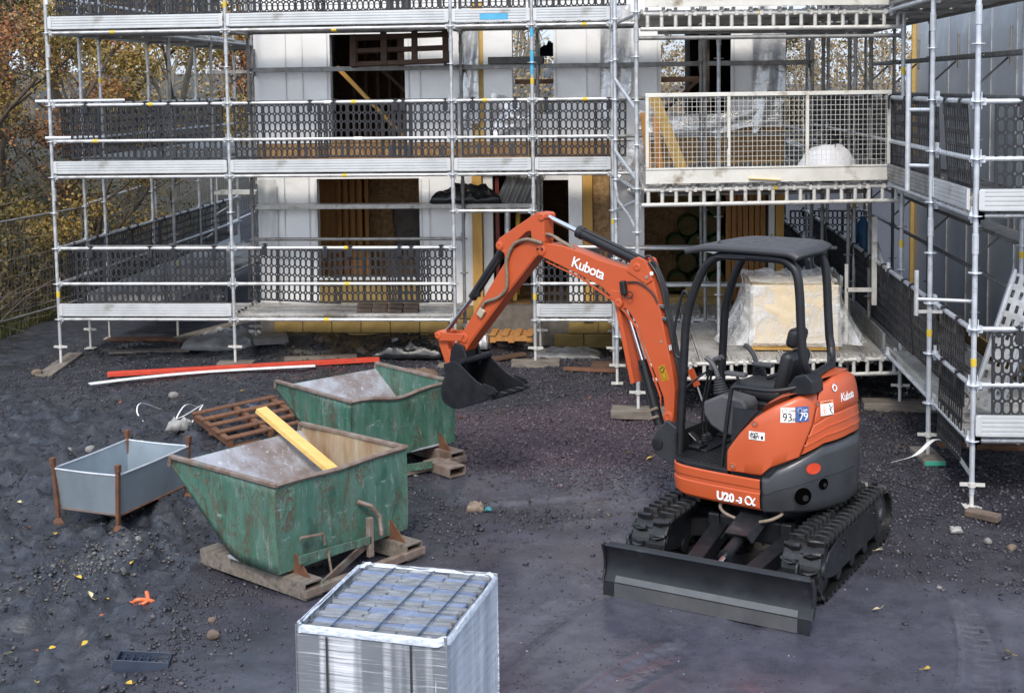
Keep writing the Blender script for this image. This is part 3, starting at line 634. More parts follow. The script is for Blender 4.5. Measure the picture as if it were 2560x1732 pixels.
def far_house():
    h = thing('foil_clad_house', 'foil clad house wall, shade painted in, at the right edge', 'house')
    X0 = 4.75
    ys = [4.9, 3.7, 2.5, 1.3, .1, -1.1, -2.3, -3.5, -4.7]
    for i in range(len(ys)-1):
        P = []
        for a in range(9):
            row = []
            for b in range(29):
                y = ys[i]+(ys[i+1]-ys[i])*a/8; z = .35+6.2*b/28
                row.append((X0+(float(fbm(np.array(y*1.4), np.array(z*1.2), 3, 71))-.5)*.05*min(a, 8-a, 1), y, z))
            P.append(row)
        MB().grid(P, True).build('membrane_panel', MT['foilshade'], h, smooth=50)
        MB().b2(X0-.022, X0-.004, ys[i+1]-.006, ys[i+1]+.006, .35, 6.5).build('seam_tape', MT['galv'], h)
    MB().b2(X0+.05, X0+6, -4.66, 4.88, -.2, 6.5).build('wall_core', MT['concrete'], h)
    for i in range(5):
        P = [[(X0+.02+1.2*(i+a/8), -4.70+(float(fbm(np.array(1.2*(i+a/8)*1.4), np.array(b*.27), 3, 73))-.5)*.05*min(a, 8-a, 1), .35+6.2*b/28) for b in range(29)] for a in range(9)]
        MB().grid(P, True).build('membrane_panel', MT['foilshade'], h, smooth=50)
        MB().b2(X0+1.2*(i+1)-.006, X0+1.2*(i+1)+.006, -4.735, -4.715, .35, 6.5).build('seam_tape', MT['galv'], h)
    MB().b2(X0+.01, X0+6, -4.72, -4.67, -.1, .34).build('plinth', MT['block'], h)
    MB().b2(X0-.06, X0+.04, 4.905, 4.99, .2, 6.5).build('corner_post', MT['palet'], h)
    x = -7.1; bm_ = MB().rbox((0, 0, 0), (.09, .432, .205), .008, 1).mesh('block', MT['block'])
    for r_ in range(2):
        y = -4.66+(.2 if r_ else 0)
        while y < 4.7: sub(h, 'block', bm_, (X0+.0, y+.22, .05+.217*r_)); y += .442
    return h
far_house()
# ================================================================= scaffolding
LV = [.647, 2.647, 4.647, 6.647]
TR = .0242
def along(p, q):
    p, q = Vector(p), Vector(q); d = q-p; return p, math.atan2(d.y, d.x), d.length
def standard(root, x, y, z0, z1, mat='galv', lean=(0, 0)):
    m = MB(); m.tube((0, 0, z0), (lean[0]*(z1-z0), lean[1]*(z1-z0), z1), TR, 12)
    k = math.ceil((z0-.147)/.5); z = .147+.5*k
    while z < z1-.02:
        if z > z0+.05: m.lathe([(.028, -.006), (.06, -.005), (.062, 0), (.06, .005), (.028, .006)], (lean[0]*(z-z0), lean[1]*(z-z0), z), 14)
        z += .5
    for zz in (2.40, 4.40):
        if z0 < zz < z1: m.lathe([(TR, -.09), (.030, -.085), (.030, .085), (TR, .09)], (0, 0, zz), 12)
    return m.build('standard', MT[mat], root, smooth=40, loc=Vector((x, y, 0))-root.location)
def ledger(root, p, q, mat='galv', name='ledger', r=TR, heads=True, ext=(0, 0)):
    p0, rz, L = along(p, q); dz = q[2]-p[2]
    m = MB(); m.tube((-ext[0]+.03, 0, 0), (L-.03+ext[1], 0, 0), r, 12)
    if heads:
        for x, s in ((.045, 1), (L-.045, -1)):
            m.box((x, 0, 0), (.05, .05, .062)); m.box((x-s*.012, 0, .01), (.008, .028, .15))
    o = m.build(name, MT[mat], root, smooth=40, loc=Vector(p)-root.location)
    o.rotation_euler = (0, -math.asin(max(-1, min(1, dz/max(L, .01)))), rz); return o
def base_jack(root, x, y, mat='galv', zt=.40):
    m = MB(); m.tube((0, 0, .03), (0, 0, zt), .019, 10); m.box((0, 0, .03), (.15, .15, .008))
    m.lathe([(.02, -.022), (.036, -.02), (.036, .02), (.02, .022)], (0, 0, zt-.14), 10); m.bar((-.10, .02, zt-.14), (.11, -.02, zt-.135), .02, .03)
    return m.build('base_jack', MT['creamtube' if mat == 'galv' else mat], root, smooth=40, loc=Vector((x, y, float(ground_z(x, y))*.5))-root.location)
_plank = {}
def plank_mesh(L, wd, mat):
    key = (round(L, 2), round(wd, 2), mat)
    if key not in _plank:
        m = MB(); m.box((L/2, 0, -.02), (L-.07, wd, .04)); 
        for s in (-1, 1): m.box((L/2, s*(wd/2-.011), -.012), (L-.08, .022, .064))
        for s in (-.3, .3):
            for xx in (.02, L-.02): m.box((xx, s*wd, .006), (.075, .04, .05))
        for k in range(7): m.box((L/2, -wd/2+.045+k*(wd-.09)/6, .003), (L-.12, .006, .008))
        _plank[key] = m.mesh('deck_plank', MT[mat])
    return _plank[key]
def plank(root, p, q, wd=.31, mat='deck', name='deck_plank'):
    p0, rz, L = along(p, q); return sub(root, name, plank_mesh(L, wd, mat), Vector(p)-root.location, (0, 0, rz))
_toe = {}
def toeboard(root, p, q, h=.175, mat='alu'):
    p0, rz, L = along(p, q); key = (round(L, 2), h, mat)
    if key not in _toe:
        m = MB(); prof = [(.010, 0), (.010, h), (-.012, h), (-.012, h-.02)]
        n = 4
        for i in range(n):
            a = h-.02-(h-.03)*(i+.12)/n; b = h-.02-(h-.03)*(i+.86)/n
            prof += [(-.012, a), (-.004, a-.003), (-.004, a-.011), (-.013, a-.014), (-.013, b)]
        prof += [(-.012, 0)]
        m.prism(prof, 'x', .035, L-.035)
        for x in (.05, L-.05): m.box((x, -.014, h/2), (.05, .012, h*.9))
        _toe[key] = m.mesh('toe_board', MT[mat])
    return sub(root, 'toe_board', _toe[key], Vector(p)-root.location, (0, 0, rz))
def tape(root, p, axis='x', mat='yellowtape', L=.05):
    m = MB(); d = {'x': (1, 0, 0), 'y': (0, 1, 0), 'z': (0, 0, 1)}[axis]; d = Vector(d)*L/2
    m.tube(-d, d, TR+.0025, 12); return m.build('tape_band', MT[mat], root, smooth=40, loc=Vector(p)-root.location)
def sole(x, y, L, wd, rz, label, mat='greytimber', h=.04, z=None):
    z = float(ground_z(x, y)) if z is None else z
    o = MB().rbox((0, 0, 0), (L, wd, h), .004, 1).build('sole_board', MT[mat], None, loc=(x, y, z+h/2-.005), rot=(0, 0, rz))
    return tag(o, label, 'board', 'boards under the scaffold legs')
# ----- brick guards
def guard_mesh(cols=16, rows=6, pw=.0776, ph=.1195, seams=(5, 11)):
    m = MB(); t = .008; a, b = .0205, .051; cr = .0125
    def cell(cx, cz, wd):
        hw, hh = wd/2, ph/2; A = a*(wd/pw)
        ring = []; bd_ = []
        for ci, (sx, sz, st) in enumerate(((1, 1, 0), (-1, 1, 90), (-1, -1, 180), (1, -1, 270))):
            for k in range(3):
                an = R(st+k*45); ring.append((cx+A*math.cos(an)*1.25, cz+sz*(b-A*1.25)+A*1.25*math.sin(an)))
            # concave corner arc
            c0 = (cx+sx*hw, cz+sz*hh)
            arc = [(c0[0]+cr*math.cos(R(st+270-45*k)), c0[1]+cr*math.sin(R(st+270-45*k))) for k in range(3)]
            bd_ += arc
        n = 12; vs = []; fs = []
        for yy in (-t/2, t/2):
            vs += [(x, yy, z) for x, z in ring]+[(x, yy, z) for x, z in bd_]
        for k in range(n):
            k1 = (k+1) % n
            fs.append((k, n+k, n+k1, k1)); fs.append((2*n+k1, 3*n+k1, 3*n+k, 2*n+k)); fs.append((k1, 2*n+k1, 2*n+k, k))
            if k % 3 != 2: fs.append((n+k, 3*n+k, 3*n+k1, n+k1))
        m.add(vs, fs)
    x = 0
    W = cols*pw+len(seams)*.02; x = -W/2
    H = rows*ph
    for c in range(cols):
        if c in seams: m.b2(x, x+.02, -t/2-.003, t/2+.003, -H-.03, -.02); x += .02
        for r_ in range(rows): cell(x+pw/2, -.03-(r_+.5)*ph, pw)
        x += pw
    m.b2(-W/2-.016, W/2+.016, -t/2-.002, t/2+.002, -.03, -.014); m.b2(-W/2-.016, W/2+.016, -t/2-.002, t/2+.002, -.03-H-.016, -.03-H)
    m.b2(-W/2-.016, -W/2, -t/2-.002, t/2+.002, -.03-H, -.03); m.b2(W/2, W/2+.016, -t/2-.002, t/2+.002, -.03-H, -.03)
    return m, W, H
_g, GW, GH = guard_mesh(); GM = _g.mesh('mesh_panel', MT['blackpl']); GMB = _g.mesh('mesh_panel', MT['bluepl'])
_gs, GSW, _ = guard_mesh(11, 6, seams=(5,)); GSM = _gs.mesh('mesh_panel', MT['blackpl'])
cl = MB(); cl.path([(0, .030, -.03), (0, .036, .005), (0, .02, .034), (0, -.008, .037), (0, -.034, .012), (0, -.034, -.03)], .011, 4)
cl.b2(-.035, .035, -.04, -.030, -.12, .0); cl.b2(-.035, .035, .026, .034, -.03, .005); cl.b2(-.033, .033, -.034, .034, .027, .036)
CLM = cl.mesh('hook', MT['blackpl']); cl2 = MB(); cl2.b2(-.022, .022, -.016, -.006, -.13, .03); CL2 = cl2.mesh('lower_clip', MT['cwgrey'])
def guard(p, rz, label, group, short=False, tilt=0, roll=0, hooks=(-.36, .36), blue=False, lower=True):
    """one mesh brick guard hooked on a rail at p (rail centre)"""
    rg_ = random.Random(hash((round(p[0], 2), round(p[1], 2), round(p[2], 2))) & 0xffff)
    p = (p[0], p[1], p[2]+rg_.uniform(-.012, .006)); tilt += R(rg_.uniform(-1.5, 2.5)); roll += R(rg_.uniform(-.7, .7)); rz += R(rg_.uniform(-.8, .8))
    g = thing('brick_guard', label, 'safety mesh', p, rz, group); g.rotation_euler = (tilt, roll, rz)
    sub(g, 'mesh_panel', (GMB if blue else GM) if not short else GSM)
    wd = GSW if short else GW
    for hx in hooks: sub(g, 'hook', CLM, (hx*wd*.92, -.002, 0))
    if lower:
        for hx in (-.25, .27): sub(g, 'lower_clip', CL2, (hx*wd, -.004, -GH+.10))
    return g
UX = [-8.03, -5.51, -2.405, -1.3075, -.2348]; YB = 1.07
LN = ['bottom lift', 'middle lift', 'top lift']; NTH = ['first', 'second', 'third', 'fourth', 'fifth', 'sixth', 'seventh', 'eighth', 'ninth', 'tenth']
def facade_scaffold():
    s = thing('facade_scaffold', 'galvanised scaffold of three lifts across the front of the foil wrapped house', 'scaffold', (UX[0], 0, 0))
    for i, x in enumerate(UX):
        standard(s, x, 0, .30, 6.9, lean=((-.004, 0) if i == 0 else (0, 0))); base_jack(s, x, 0)
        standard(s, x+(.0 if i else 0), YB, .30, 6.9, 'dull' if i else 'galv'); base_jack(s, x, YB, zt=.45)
        for k in range(3):
            ledger(s, (x, 0, LV[k]), (x, YB, LV[k]), name='transom')
    for x in (1.0, 2.55):
        for y in (0, YB): standard(s, x, y, .65 if x < 2 else .3, 6.9, 'dull')
        for k in range(3): ledger(s, (x, 0, LV[k]), (x, YB, LV[k]), 'dull', 'transom')
    XS = UX+[1.0, 2.55]
    for i in range(len(XS)-1):
        p, q = XS[i], XS[i+1]
        for k in range(3):
            z = LV[k]
            if k == 0 and i in (2,): continue
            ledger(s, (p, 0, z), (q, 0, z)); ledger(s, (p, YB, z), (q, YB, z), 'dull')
            if i < 4:
                ledger(s, (p, 0, z+.5), (q, 0, z+.5), name='guard_rail'); ledger(s, (p, 0, z+1.0), (q, 0, z+1.0), name='guard_rail')
            elif k < 2:
                ledger(s, (p, 0, z+1.0), (q, 0, z+1.0), 'dull', 'guard_rail')
                ledger(s, (p, 0, z+.5), (q, 0, z+.5), 'dull', 'guard_rail')
            if i < 2:
                for j in range(3): plank(s, (p, .17+.345*j, z+.05), (q, .17+.345*j, z+.05))
            else:
                n = int(round((q-p)/.335)); wd = (q-p-.08)/n-.012
                if i >= 4 and k == 0: pass
                for j in range(n):
                    xx = p+.04+(j+.5)*(q-p-.08)/n; plank(s, (xx, -.005, z+.045), (xx, YB, z+.045), wd)
            if i < 4 and not (k == 0 and i == 1): toeboard(s, (p, -.030, z+.05), (q, -.030, z+.05), .175)
    for k in (0, 1): ledger(s, (UX[1], YB, LV[k]+1.0), (UX[2], YB, LV[k]+1.0), 'dull', 'inner_rail')
    ledger(s, (UX[0], YB, LV[0]+.9), (UX[1], YB, LV[0]+.9), 'dull', 'inner_rail')
    ledger(s, (UX[2], 0, 2.147), (UX[3], 0, 2.147), name='guard_rail')
    # hop-up brackets with an inside board
    for z, xa, xb in ((4.147, UX[1], 2.6), (2.147, UX[1], UX[3])):
        xs = [x for x in XS if xa-.01 <= x <= xb+.01]
        for a, b in zip(xs[:-1], xs[1:]):
            MB().b2(a+.02, b-.02, YB+.05, YB+.32, z-.065, z+.0).build('inside_board', MT['creamtube' if z < 3 else 'dull'], s, world=True, bevel=.004)
        for x in xs:
            m = MB(); m.tube((x, YB, z-.03), (x, YB+.33, z-.03), .02, 8); m.tube((x, YB, z-.36), (x, YB+.31, z-.06), .013, 8); m.tube((x, YB+.33, z-.12), (x, YB+.33, z+.28), .017, 8)
            m.build('bracket', MT['dull'], s, world=True, smooth=40)
    # left end: stub tubes, return rails
    m = MB(); m.tube((-8.22, -.06, LV[1]+1.06), (-7.1, .35, LV[1]+1.06), TR, 12); m.build('end_rail', MT['galv_blue'], s, world=True, smooth=40)
    m = MB(); m.tube((-8.10, -.05, LV[1]+.55), (-7.35, .2, LV[1]+.55), TR, 12); m.build('end_rail', MT['galv_blue'], s, world=True, smooth=40)
    # blue spray marks, yellow tape bands, maker's plates
    for x, z in ((-7.1, LV[2]), (-6.6, LV[1]+1), (-7.4, LV[1]+.5), (-3.9, LV[1]), (-4.0, LV[2]-.02), (-3.75, LV[1]+1), (-4.2, LV[0]), (-1.95, LV[1]+1), (-.6, LV[1]+1), (-.6, LV[2]), (-3.9, LV[0]+1), (-3.9, LV[0]+.5), (-1.3, LV[0]+1)):
        tape(s, (x, 0, z), 'x', L=.07)
    for x, z in ((-8.03, 1.0), (-5.51, 5.0), (-1.3075, .95+.02), (-.2348, 2.0), (-2.405, 5.05), (-1.3075, 3.9)): tape(s, (x, 0, z), 'z', L=.08)
    for x, z in ((-4.1, LV[1]+1), (-3.7, LV[1]+.5), (-8.03, 5.1)): tape(s, (x, 0, z), 'x' if z < 5 else 'z', 'white', .12)
    tape(s, (-1.3075, 0, 4.3), 'z', 'bluepaint', .62)
    MB().b2(-2.0, -1.62, -.0465, -.0445, LV[2]+.08, LV[2]+.16).build('paint_mark', MT['bluepaint'], s, world=True)
    # bottom lift step-up board near the doorway
    return s
facade_scaffold()
def facade_guards():
    for k in (0, 1, 2):
        z = LV[k]+1.0; L = LN[k]; n = 0
        spots = [(-7.10, 0, 0, False), (-6.05, 0, 0, True)]
        if k == 0: spots += [(-4.62, .0, R(2.2), False), (-3.42, -.012, 0, False), (-2.87, -.024, 0, True)]
        elif k == 1: spots += [(-4.78, 0, 0, False), (-3.60, -.012, 0, False), (-2.78, .0, 0, True), (-1.83, 0, 0, True), (-.70, 0, 0, False)]
        else: spots += [(-4.78, 0, 0, False), (-3.60, -.012, 0, False), (-2.78, .0, 0, True), (-1.83, 0, 0, True), (-.70, 0, 0, False)]
        if k == 0: spots += [(-.70, 0, 0, False)]
        for (x, dy, roll, sh) in spots:
            extra = ' hanging askew' if roll else ''
            guard((x, -.0+dy*.6, z), 0, f'{NTH[n]} black mesh guard from the left{extra} on the {L} front rail', f'mesh guards on the {L} of the house scaffold', short=sh, roll=roll, tilt=R(1.5 if dy == 0 else 3), lower=(k > 0 or x < -5.6)); n += 1
facade_guards()

def gable_scaffold():
    s = thing('gable_scaffold', 'galvanised scaffold running back along the left end of the house', 'scaffold', (UX[0], YB+.8, 0))
    XI = -6.95; ys = [YB+.75, 3.9, 6.4, 8.9]
    for y in ys:
        for x in (UX[0], XI):
            standard(s, x, y, .35 if y < 5 else .8, 6.9, 'dull' if x == XI else 'galv')
            if y < 5: base_jack(s, x, y, zt=.5)
        for k in range(3): ledger(s, (UX[0], y, LV[k]), (XI, y, LV[k]), 'dull', 'transom')
    ya = [YB]+ys
    for i in range(len(ya)-1):
        for k in range(3):
            z = LV[k]
            ledger(s, (UX[0], ya[i], z), (UX[0], ya[i+1], z)); ledger(s, (XI, ya[i], z), (XI, ya[i+1], z), 'dull')
            for dz in (.5, 1.0): ledger(s, (UX[0], ya[i], z+dz), (UX[0], ya[i+1], z+dz), name='guard_rail')
            for j in range(3): plank(s, (UX[0]+.18+.345*j, ya[i], z+.05), (UX[0]+.18+.345*j, ya[i+1], z+.05))
            toeboard(s, (UX[0]+.03, ya[i+1], z+.05), (UX[0]+.03, ya[i], z+.05), .175)
    for dz in (.5, 1.0): ledger(s, (UX[0], 0, LV[0]+dz), (UX[0], YB, LV[0]+dz), name='guard_rail'); ledger(s, (UX[0], 0, LV[1]+dz), (UX[0], YB, LV[1]+dz), name='guard_rail')
    for y in (3.9, 6.4): 
        m = MB(); m.b2(XI+.05, XI+.75, y-.2, y+.25, 2.1, 2.15); m.build('inside_board', MT['creamtube'], s, world=True); m = MB(); m.tube((XI, y, 1.75), (XI+.6, y, 2.1), .013, 8); m.tube((XI+.62, y, 1.85), (XI+.62, y, 2.4), .018, 8); m.build('bracket', MT['creamtube'], s, world=True)
        m = MB(); m.b2(XI+.05, XI+.75, y-.2, y+.25, 4.1, 4.15); m.build('inside_board', MT['dull'], s, world=True); m = MB(); m.tube((XI, y, 3.75), (XI+.6, y, 4.1), .013, 8); m.build('bracket', MT['dull'], s, world=True)
    for x, y, z in ((XI, ys[0], 1.2), (UX[0], ys[0], 4.0)): tape(s, (x, y, z), 'z', L=.07)
    n = 0
    for k in (0, 1, 2):
        n = 0
        for y in (1.0, 2.28, 3.55, 4.82, 6.1, 7.4):
            guard((UX[0], y, LV[k]+1.0), R(-90), f'{NTH[n]} black mesh guard back along the left end scaffold rail, {LN[k]}', 'mesh guards on the left end scaffold', lower=False); n += 1
gable_scaffold()

def loading_bay():
    s = thing('loading_bay_scaffold', 'loading bay scaffold with ladder beams and decks standing out from the house', 'scaffold', (.077, -2.76, 0))
    A, B = Vector((.077, -2.763, 0)), Vector((3.14, -2.281, 0)); d = (B-A); L = d.length; d.normalize(); nrm = Vector((-d.y, d.x, 0))
    for P, mt in ((A, 'galv'), (B, 'galv')):
        standard(s, P.x, P.y, .30, 6.9, mt); base_jack(s, P.x, P.y, 'creamtube', zt=.42)
        Q = P+nrm*.0
    standard(s, -.18, -1.2, .30, 6.9, 'galv_blue'); base_jack(s, -.18, -1.2); standard(s, 1.12, -.95, .66, 4.7, 'galv'); standard(s, 2.75, -.9, .3, 6.9, 'dull'); standard(s, 2.98, -1.1, .3, 6.9, 'dull'); base_jack(s, 2.75, -.9)
    rz = math.atan2(d.y, d.x)
    for k in range(3):
        z = LV[k]-.02 if k else LV[0]-.05
        # ladder beam
        m = MB(); x0, x1 = .08, L-.02
        m.tube((x0, 0, z), (x1, 0, z), .0245, 12); m.tube((x0-.03, 0, z-.172), (x1, 0, z-.172), .0245, 12)
        nr = 19
        for i in range(nr): x = x0+.05+(x1-x0-.10)*i/(nr-1); m.tube((x, 0, z-.02), (x, 0, z-.16), .022, 10)
        for i in range(30): x = x0+.06+(x1-x0-.12)*(i+.5)/30; m.box((x, -.004, z+.004), (.035, .062, .056)) if i % 3 else None
        m.build('ladder_beam', MT['creamtube'], s, smooth=40, loc=Vector((A.x, A.y, 0))-s.location, rot=(0, 0, rz))
        # decks run back to the house
        n = 9; wd = (L-.1)/n-.014
        for i in range(n):
            a = A+d*(.05+(i+.5)*(L-.1)/n)
            plank(s, (a.x, a.y-.01, z+.04), (a.x-.04, -.06, z+.045), wd)
        if k == 2: ledger(s, (A.x, A.y+.05, z-.27), (B.x, B.y+.05, z-.27), 'dull', heads=False)
        for P, q in ((A, (-.2348, 0)), (B, (2.75, -.9))): ledger(s, (P.x, P.y, z), (q[0], q[1], z), 'galv', 'transom')
        m = MB(); m.tube((.35, -1.35, z-.16), (3.0, -1.05, z-.16), TR, 8); m.build('ledger', MT['dull'], s, world=True, smooth=40)
    for zz in (LV[0]+.5, LV[0]+1.0): ledger(s, (-.2, -.15, zz), (2.75, -.15, zz), 'galv', 'guard_rail', heads=False)
    # side struts up to the gate
    for a, b in (((-.18, -1.2, 3.9), (.07, -2.7, 3.55)), ((-.18, -1.2, 2.25), (.07, -2.72, 2.5)), ((-.18, -1.2, 3.0), (.07, -2.72, 2.75)), ((.95, -1.0, 1.72), (1.35, -1.0, 1.62)), ((2.98, -1.1, 2.1), (3.08, -2.2, 1.3))):
        m = MB(); m.tube(a, b, .022, 10); m.build('brace', MT['galv_blue'], s, world=True, smooth=40)
    m = MB(); m.path([(-.19, -1.22, 2.62), (-.15, -1.5, 2.40), (-.02, -2.2, 2.3), (.05, -2.65, 2.2)], .02, 8); m.build('brace', MT['galv'], s, world=True, smooth=40)
    for x, z in ((1.42, LV[2]-.02), (1.6, LV[1]-.02)):
        a = A+d*(x+.0); tape(s, (a.x, a.y, z), 'x', L=.06)
    for x, y, z in ((B.x, B.y, 3.95), (B.x, B.y, 1.95)): tape(s, (x, y, z), 'z', L=.08)
    # L-shaped gate posts beside the pallet
    for x in (2.62,):
        m = MB(); m.b2(x-.02, x+.02, -1.62, -1.58, .66, 1.62); m.b2(x, x+.35, -1.62, -1.58, 1.28, 1.33); m.b2(x+.30, x+.36, -1.64, -1.57, 1.12, 2.2); m.build('gate_post', MT['creamtube'], s, world=True, bevel=.003)
    # ---- loading gate at the middle lift
    for k, zt in ((1, 1.0), (2, 1.0)):
        z = LV[k]+.02
        g = thing('loading_gate', 'cream steel loading gate with wire mesh infill and solid kick plate' if k == 1 else 'cream kick plate and wire mesh of the upper loading gate', 'gate', (A.x, A.y-.07, z), rz, 'loading gates')
        x0, x1 = .10, L-.16; H = 1.02
        m = MB(); m.b2(x0, x1, -.012, .012, .035, .215); m.box(((x0+x1)/2, -.016, .205), (x1-x0, .012, .02)); m.build('kick_plate', MT['cream'], g, bevel=.002)
        m = MB(); m.b2(x0, x1, -.02, .02, H, H+.045)
        m.build('top_rail', MT['cream'], g, bevel=.004)
        for f in (0, .335, .66, 1):
            x = x0+(x1-x0-.036)*f; m = MB(); m.b2(x, x+.036, -.018, .018, .22, H-.002); m.build('upright', MT['cream'], g, bevel=.003)
        m = MB(); nx = int((x1-x0)/.0535); nz_ = int((H-.22)/.0535)
        for i in range(1, nx): x = x0+(x1-x0)*i/nx; m.box((x, -.003, (H+.2)/2), (.004, .004, H-.2))
        for j in range(1, nz_): zz = .22+(H-.22)*j/nz_; m.box(((x0+x1)/2, .003, zz), (x1-x0, .004, .004))
        m.build('wire_mesh', MT['cream'], g)
        for f in (.33, .77):
            x = x0+(x1-x0)*f; m = MB(); m.b2(x, x+.008, -.022, -.018, .42, .55); m.build('lock_pin', MT['blackpl'], g)
loading_bay()

def side_scaffold():
    s = thing('side_scaffold', 'bright galvanised scaffold running back along the foil house on the right', 'scaffold', (3.0, -6.18, 0))
    G = 'galv_blue'; XO, XI = 2.99, 3.98; ys = [-6.18, -4.74, -2.3, .2, 2.7, 5.2]
    for i, y in enumerate(ys):
        xo = (3.014, 2.94, 3.0, 3.0, 3.0, 3.0)[i]
        if i != 2: standard(s, xo, y, .16 if i == 0 else .3, 6.9, G if i < 2 else 'galv'); base_jack(s, xo, y, 'creamtube', zt=.42 if i else .36)
        if i: standard(s, XI, y+(.0, .6, 0, 0, 0, 0)[i], .35, 6.9, G if i < 3 else 'dull'); base_jack(s, XI, y+(.0, .6, 0, 0, 0, 0)[i], zt=.5)
        for k in range(3): ledger(s, (xo, y, LV[k]), (XI, y, LV[k]), G if i < 2 else 'dull', 'transom')
    for i in range(len(ys)-1):
        m_ = G if i < 2 else 'galv'
        for k in range(3):
            z = LV[k]
            if k == 0 and i in (1,): pass
            ledger(s, (XO, ys[i], z), (XO, ys[i+1], z), m_); ledger(s, (XI, ys[i], z), (XI, ys[i+1], z), 'dull')
            for dz in (.5, 1.0):
                if dz == .5 and i > 0 and k == 0: continue
                ledger(s, (XO, ys[i], z+dz), (XO, ys[i+1], z+dz), m_, 'guard_rail')
                if dz == 1: ledger(s, (XI, ys[i], z+dz), (XI, ys[i+1], z+dz), 'dull', 'guard_rail')
            if i == 0:
                n = 4; 
                for j in range(n): y = ys[0]+.04+(j+.5)*1.36/n; plank(s, (XO, y, z+.045), (XI, y, z+.045), .32)
            else:
                for j in range(3): plank(s, (XO+.17+.33*j, ys[i], z+.05), (XO+.17+.33*j, ys[i+1], z+.05), .3)
            if not (k == 0 and i < 2): toeboard(s, (XO-.03, ys[i+1], z+.05), (XO-.03, ys[i], z+.05), .19, 'alu' if i < 1 else 'dull')
    # outer end facing the camera, running out of the picture on the right
    for k in range(3):
        z = LV[k]
        for dz in (0, .5, 1.0): ledger(s, (3.014, -6.18, z+dz), (5.57, -6.18, z+dz), G, 'guard_rail' if dz else 'ledger')
        toeboard(s, (3.0, -6.225, z+.05), (5.57, -6.225, z+.05), .19)
        for j in range(3): plank(s, (4.02, -6.0+.34*j, z+.05), (5.57, -6.0+.34*j, z+.05), .31)
    for yy in (-6.18, -5.15): standard(s, 5.57, yy, .3, 6.9, G); base_jack(s, 5.57, yy, 'creamtube', zt=.42)
    standard(s, 3.98, -5.15, .3, 6.9, G)
    # hop-up boards and brackets against the foil
    for z in (4.147, 2.147):
        MB().b2(XI+.06, XI+.34, -4.2, 5.2, z-.05, z).build('inside_board', MT['dull'], s, world=True, bevel=.004)
        for y in (-4.1, -2.3, .2, 2.7, 5.0):
            m = MB(); m.tube((XI, y, z-.03), (XI+.36, y, z-.03), .02, 8); m.tube((XI, y, z-.36), (XI+.33, y, z-.06), .013, 8); m.tube((XI+.36, y, z-.15), (XI+.36, y, z+.3), .018, 8); m.build('bracket', MT['dull'], s, world=True, smooth=40)
    for p in ((2.94, -4.74, 1.35), (3.014, -6.18, 1.35), (3.98, -4.14, 2.05), (3.98, -2.3, 2.35), (3.0, .2, 2.2)): tape(s, p, 'z', L=.07)
    # gate arm with sleeve posts beyond the first bay
    m = MB(); m.tube((2.57, -5.9, 1.72), (2.57, -5.9, 2.13), .021, 10); m.tube((2.57, -5.9, 1.87), (3.05, -6.1, 1.88), .017, 10); m.b2(2.58, 2.80, -5.905, -5.885, 1.74, 1.77); m.build('gate_arm', MT['galv'], s, world=True, smooth=40)
    m = MB(); m.tube((2.74, -4.6, 2.75), (2.74, -4.6, 4.0), .026, 10); m.tube((2.74, -4.6, 3.55), (2.95, -4.74, 3.55), .02, 10); m.tube((2.74, -4.6, 3.0), (2.95, -4.74, 3.0), .02, 10); m.build('gate_arm', MT['galv_blue'], s, world=True, smooth=40)
    # guards
    for k in (0, 1, 2):
        n = 0
        for y in (-5.46, -4.1, -2.85, -1.6, -.35, .9, 2.2, 3.5):
            sh = n == 0
            guard((XO, y, LV[k]+1.0), R(-90), f'{NTH[n]} dark mesh guard back along the right hand scaffold, {LN[k]}', 'mesh guards on the right hand scaffold', short=sh, blue=(n == 0 or n > 6), lower=False, tilt=R(2)); n += 1
        guard((3.82, -6.18, LV[k]+1.0), 0, f'dark mesh guard cut by the right picture edge, {LN[k]}', 'mesh guards on the right hand scaffold', blue=False, lower=False)
    guard((XO, -5.46, LV[0]+.5), R(-90), 'low dark mesh guard hung under the lowest middle rail on the right', 'mesh guards on the right hand scaffold', short=True, blue=True, lower=False)
side_scaffold()
def return_scaffold():
    s = thing('return_scaffold', 'grey scaffold running back along the right end of the house', 'scaffold', (2.55, YB, 0)); ys = [YB, 3.6, 6.1, 8.6]
    for y in ys[1:]:
        for x in (2.45, 3.0 if y > 7 else 2.45): standard(s, x, y, .4, 6.9, 'dull')
    for a, b in zip(ys[:-1], ys[1:]):
        for k in range(3):
            z = LV[k]
            for dz in (0, .5, 1.0): ledger(s, (2.45, a, z+dz), (2.45, b, z+dz), 'galv', 'guard_rail' if dz else 'ledger')
            for j in range(2): plank(s, (2.62+.32*j, a, z+.05), (2.62+.32*j, b, z+.05), .3)
            toeboard(s, (2.48, b, z+.05), (2.48, a, z+.05), .19)
    n = 0
    for y in (1.8, 3.1, 4.4, 5.7, 7.0):
        guard((2.45, y, LV[0]+1.0), R(-90), f'{NTH[n]} mesh guard back along the grey scaffold right of the house', 'mesh guards on the return scaffold', blue=True, lower=False); n += 1
    for x, k in ((3.4, 0), (3.4, 1)): guard((x, 5.4, LV[k]+1.0), 0, f'far mesh guard closing the gap between the houses, {LN[k]}', 'mesh guards on the return scaffold', blue=True, lower=False)
return_scaffold()
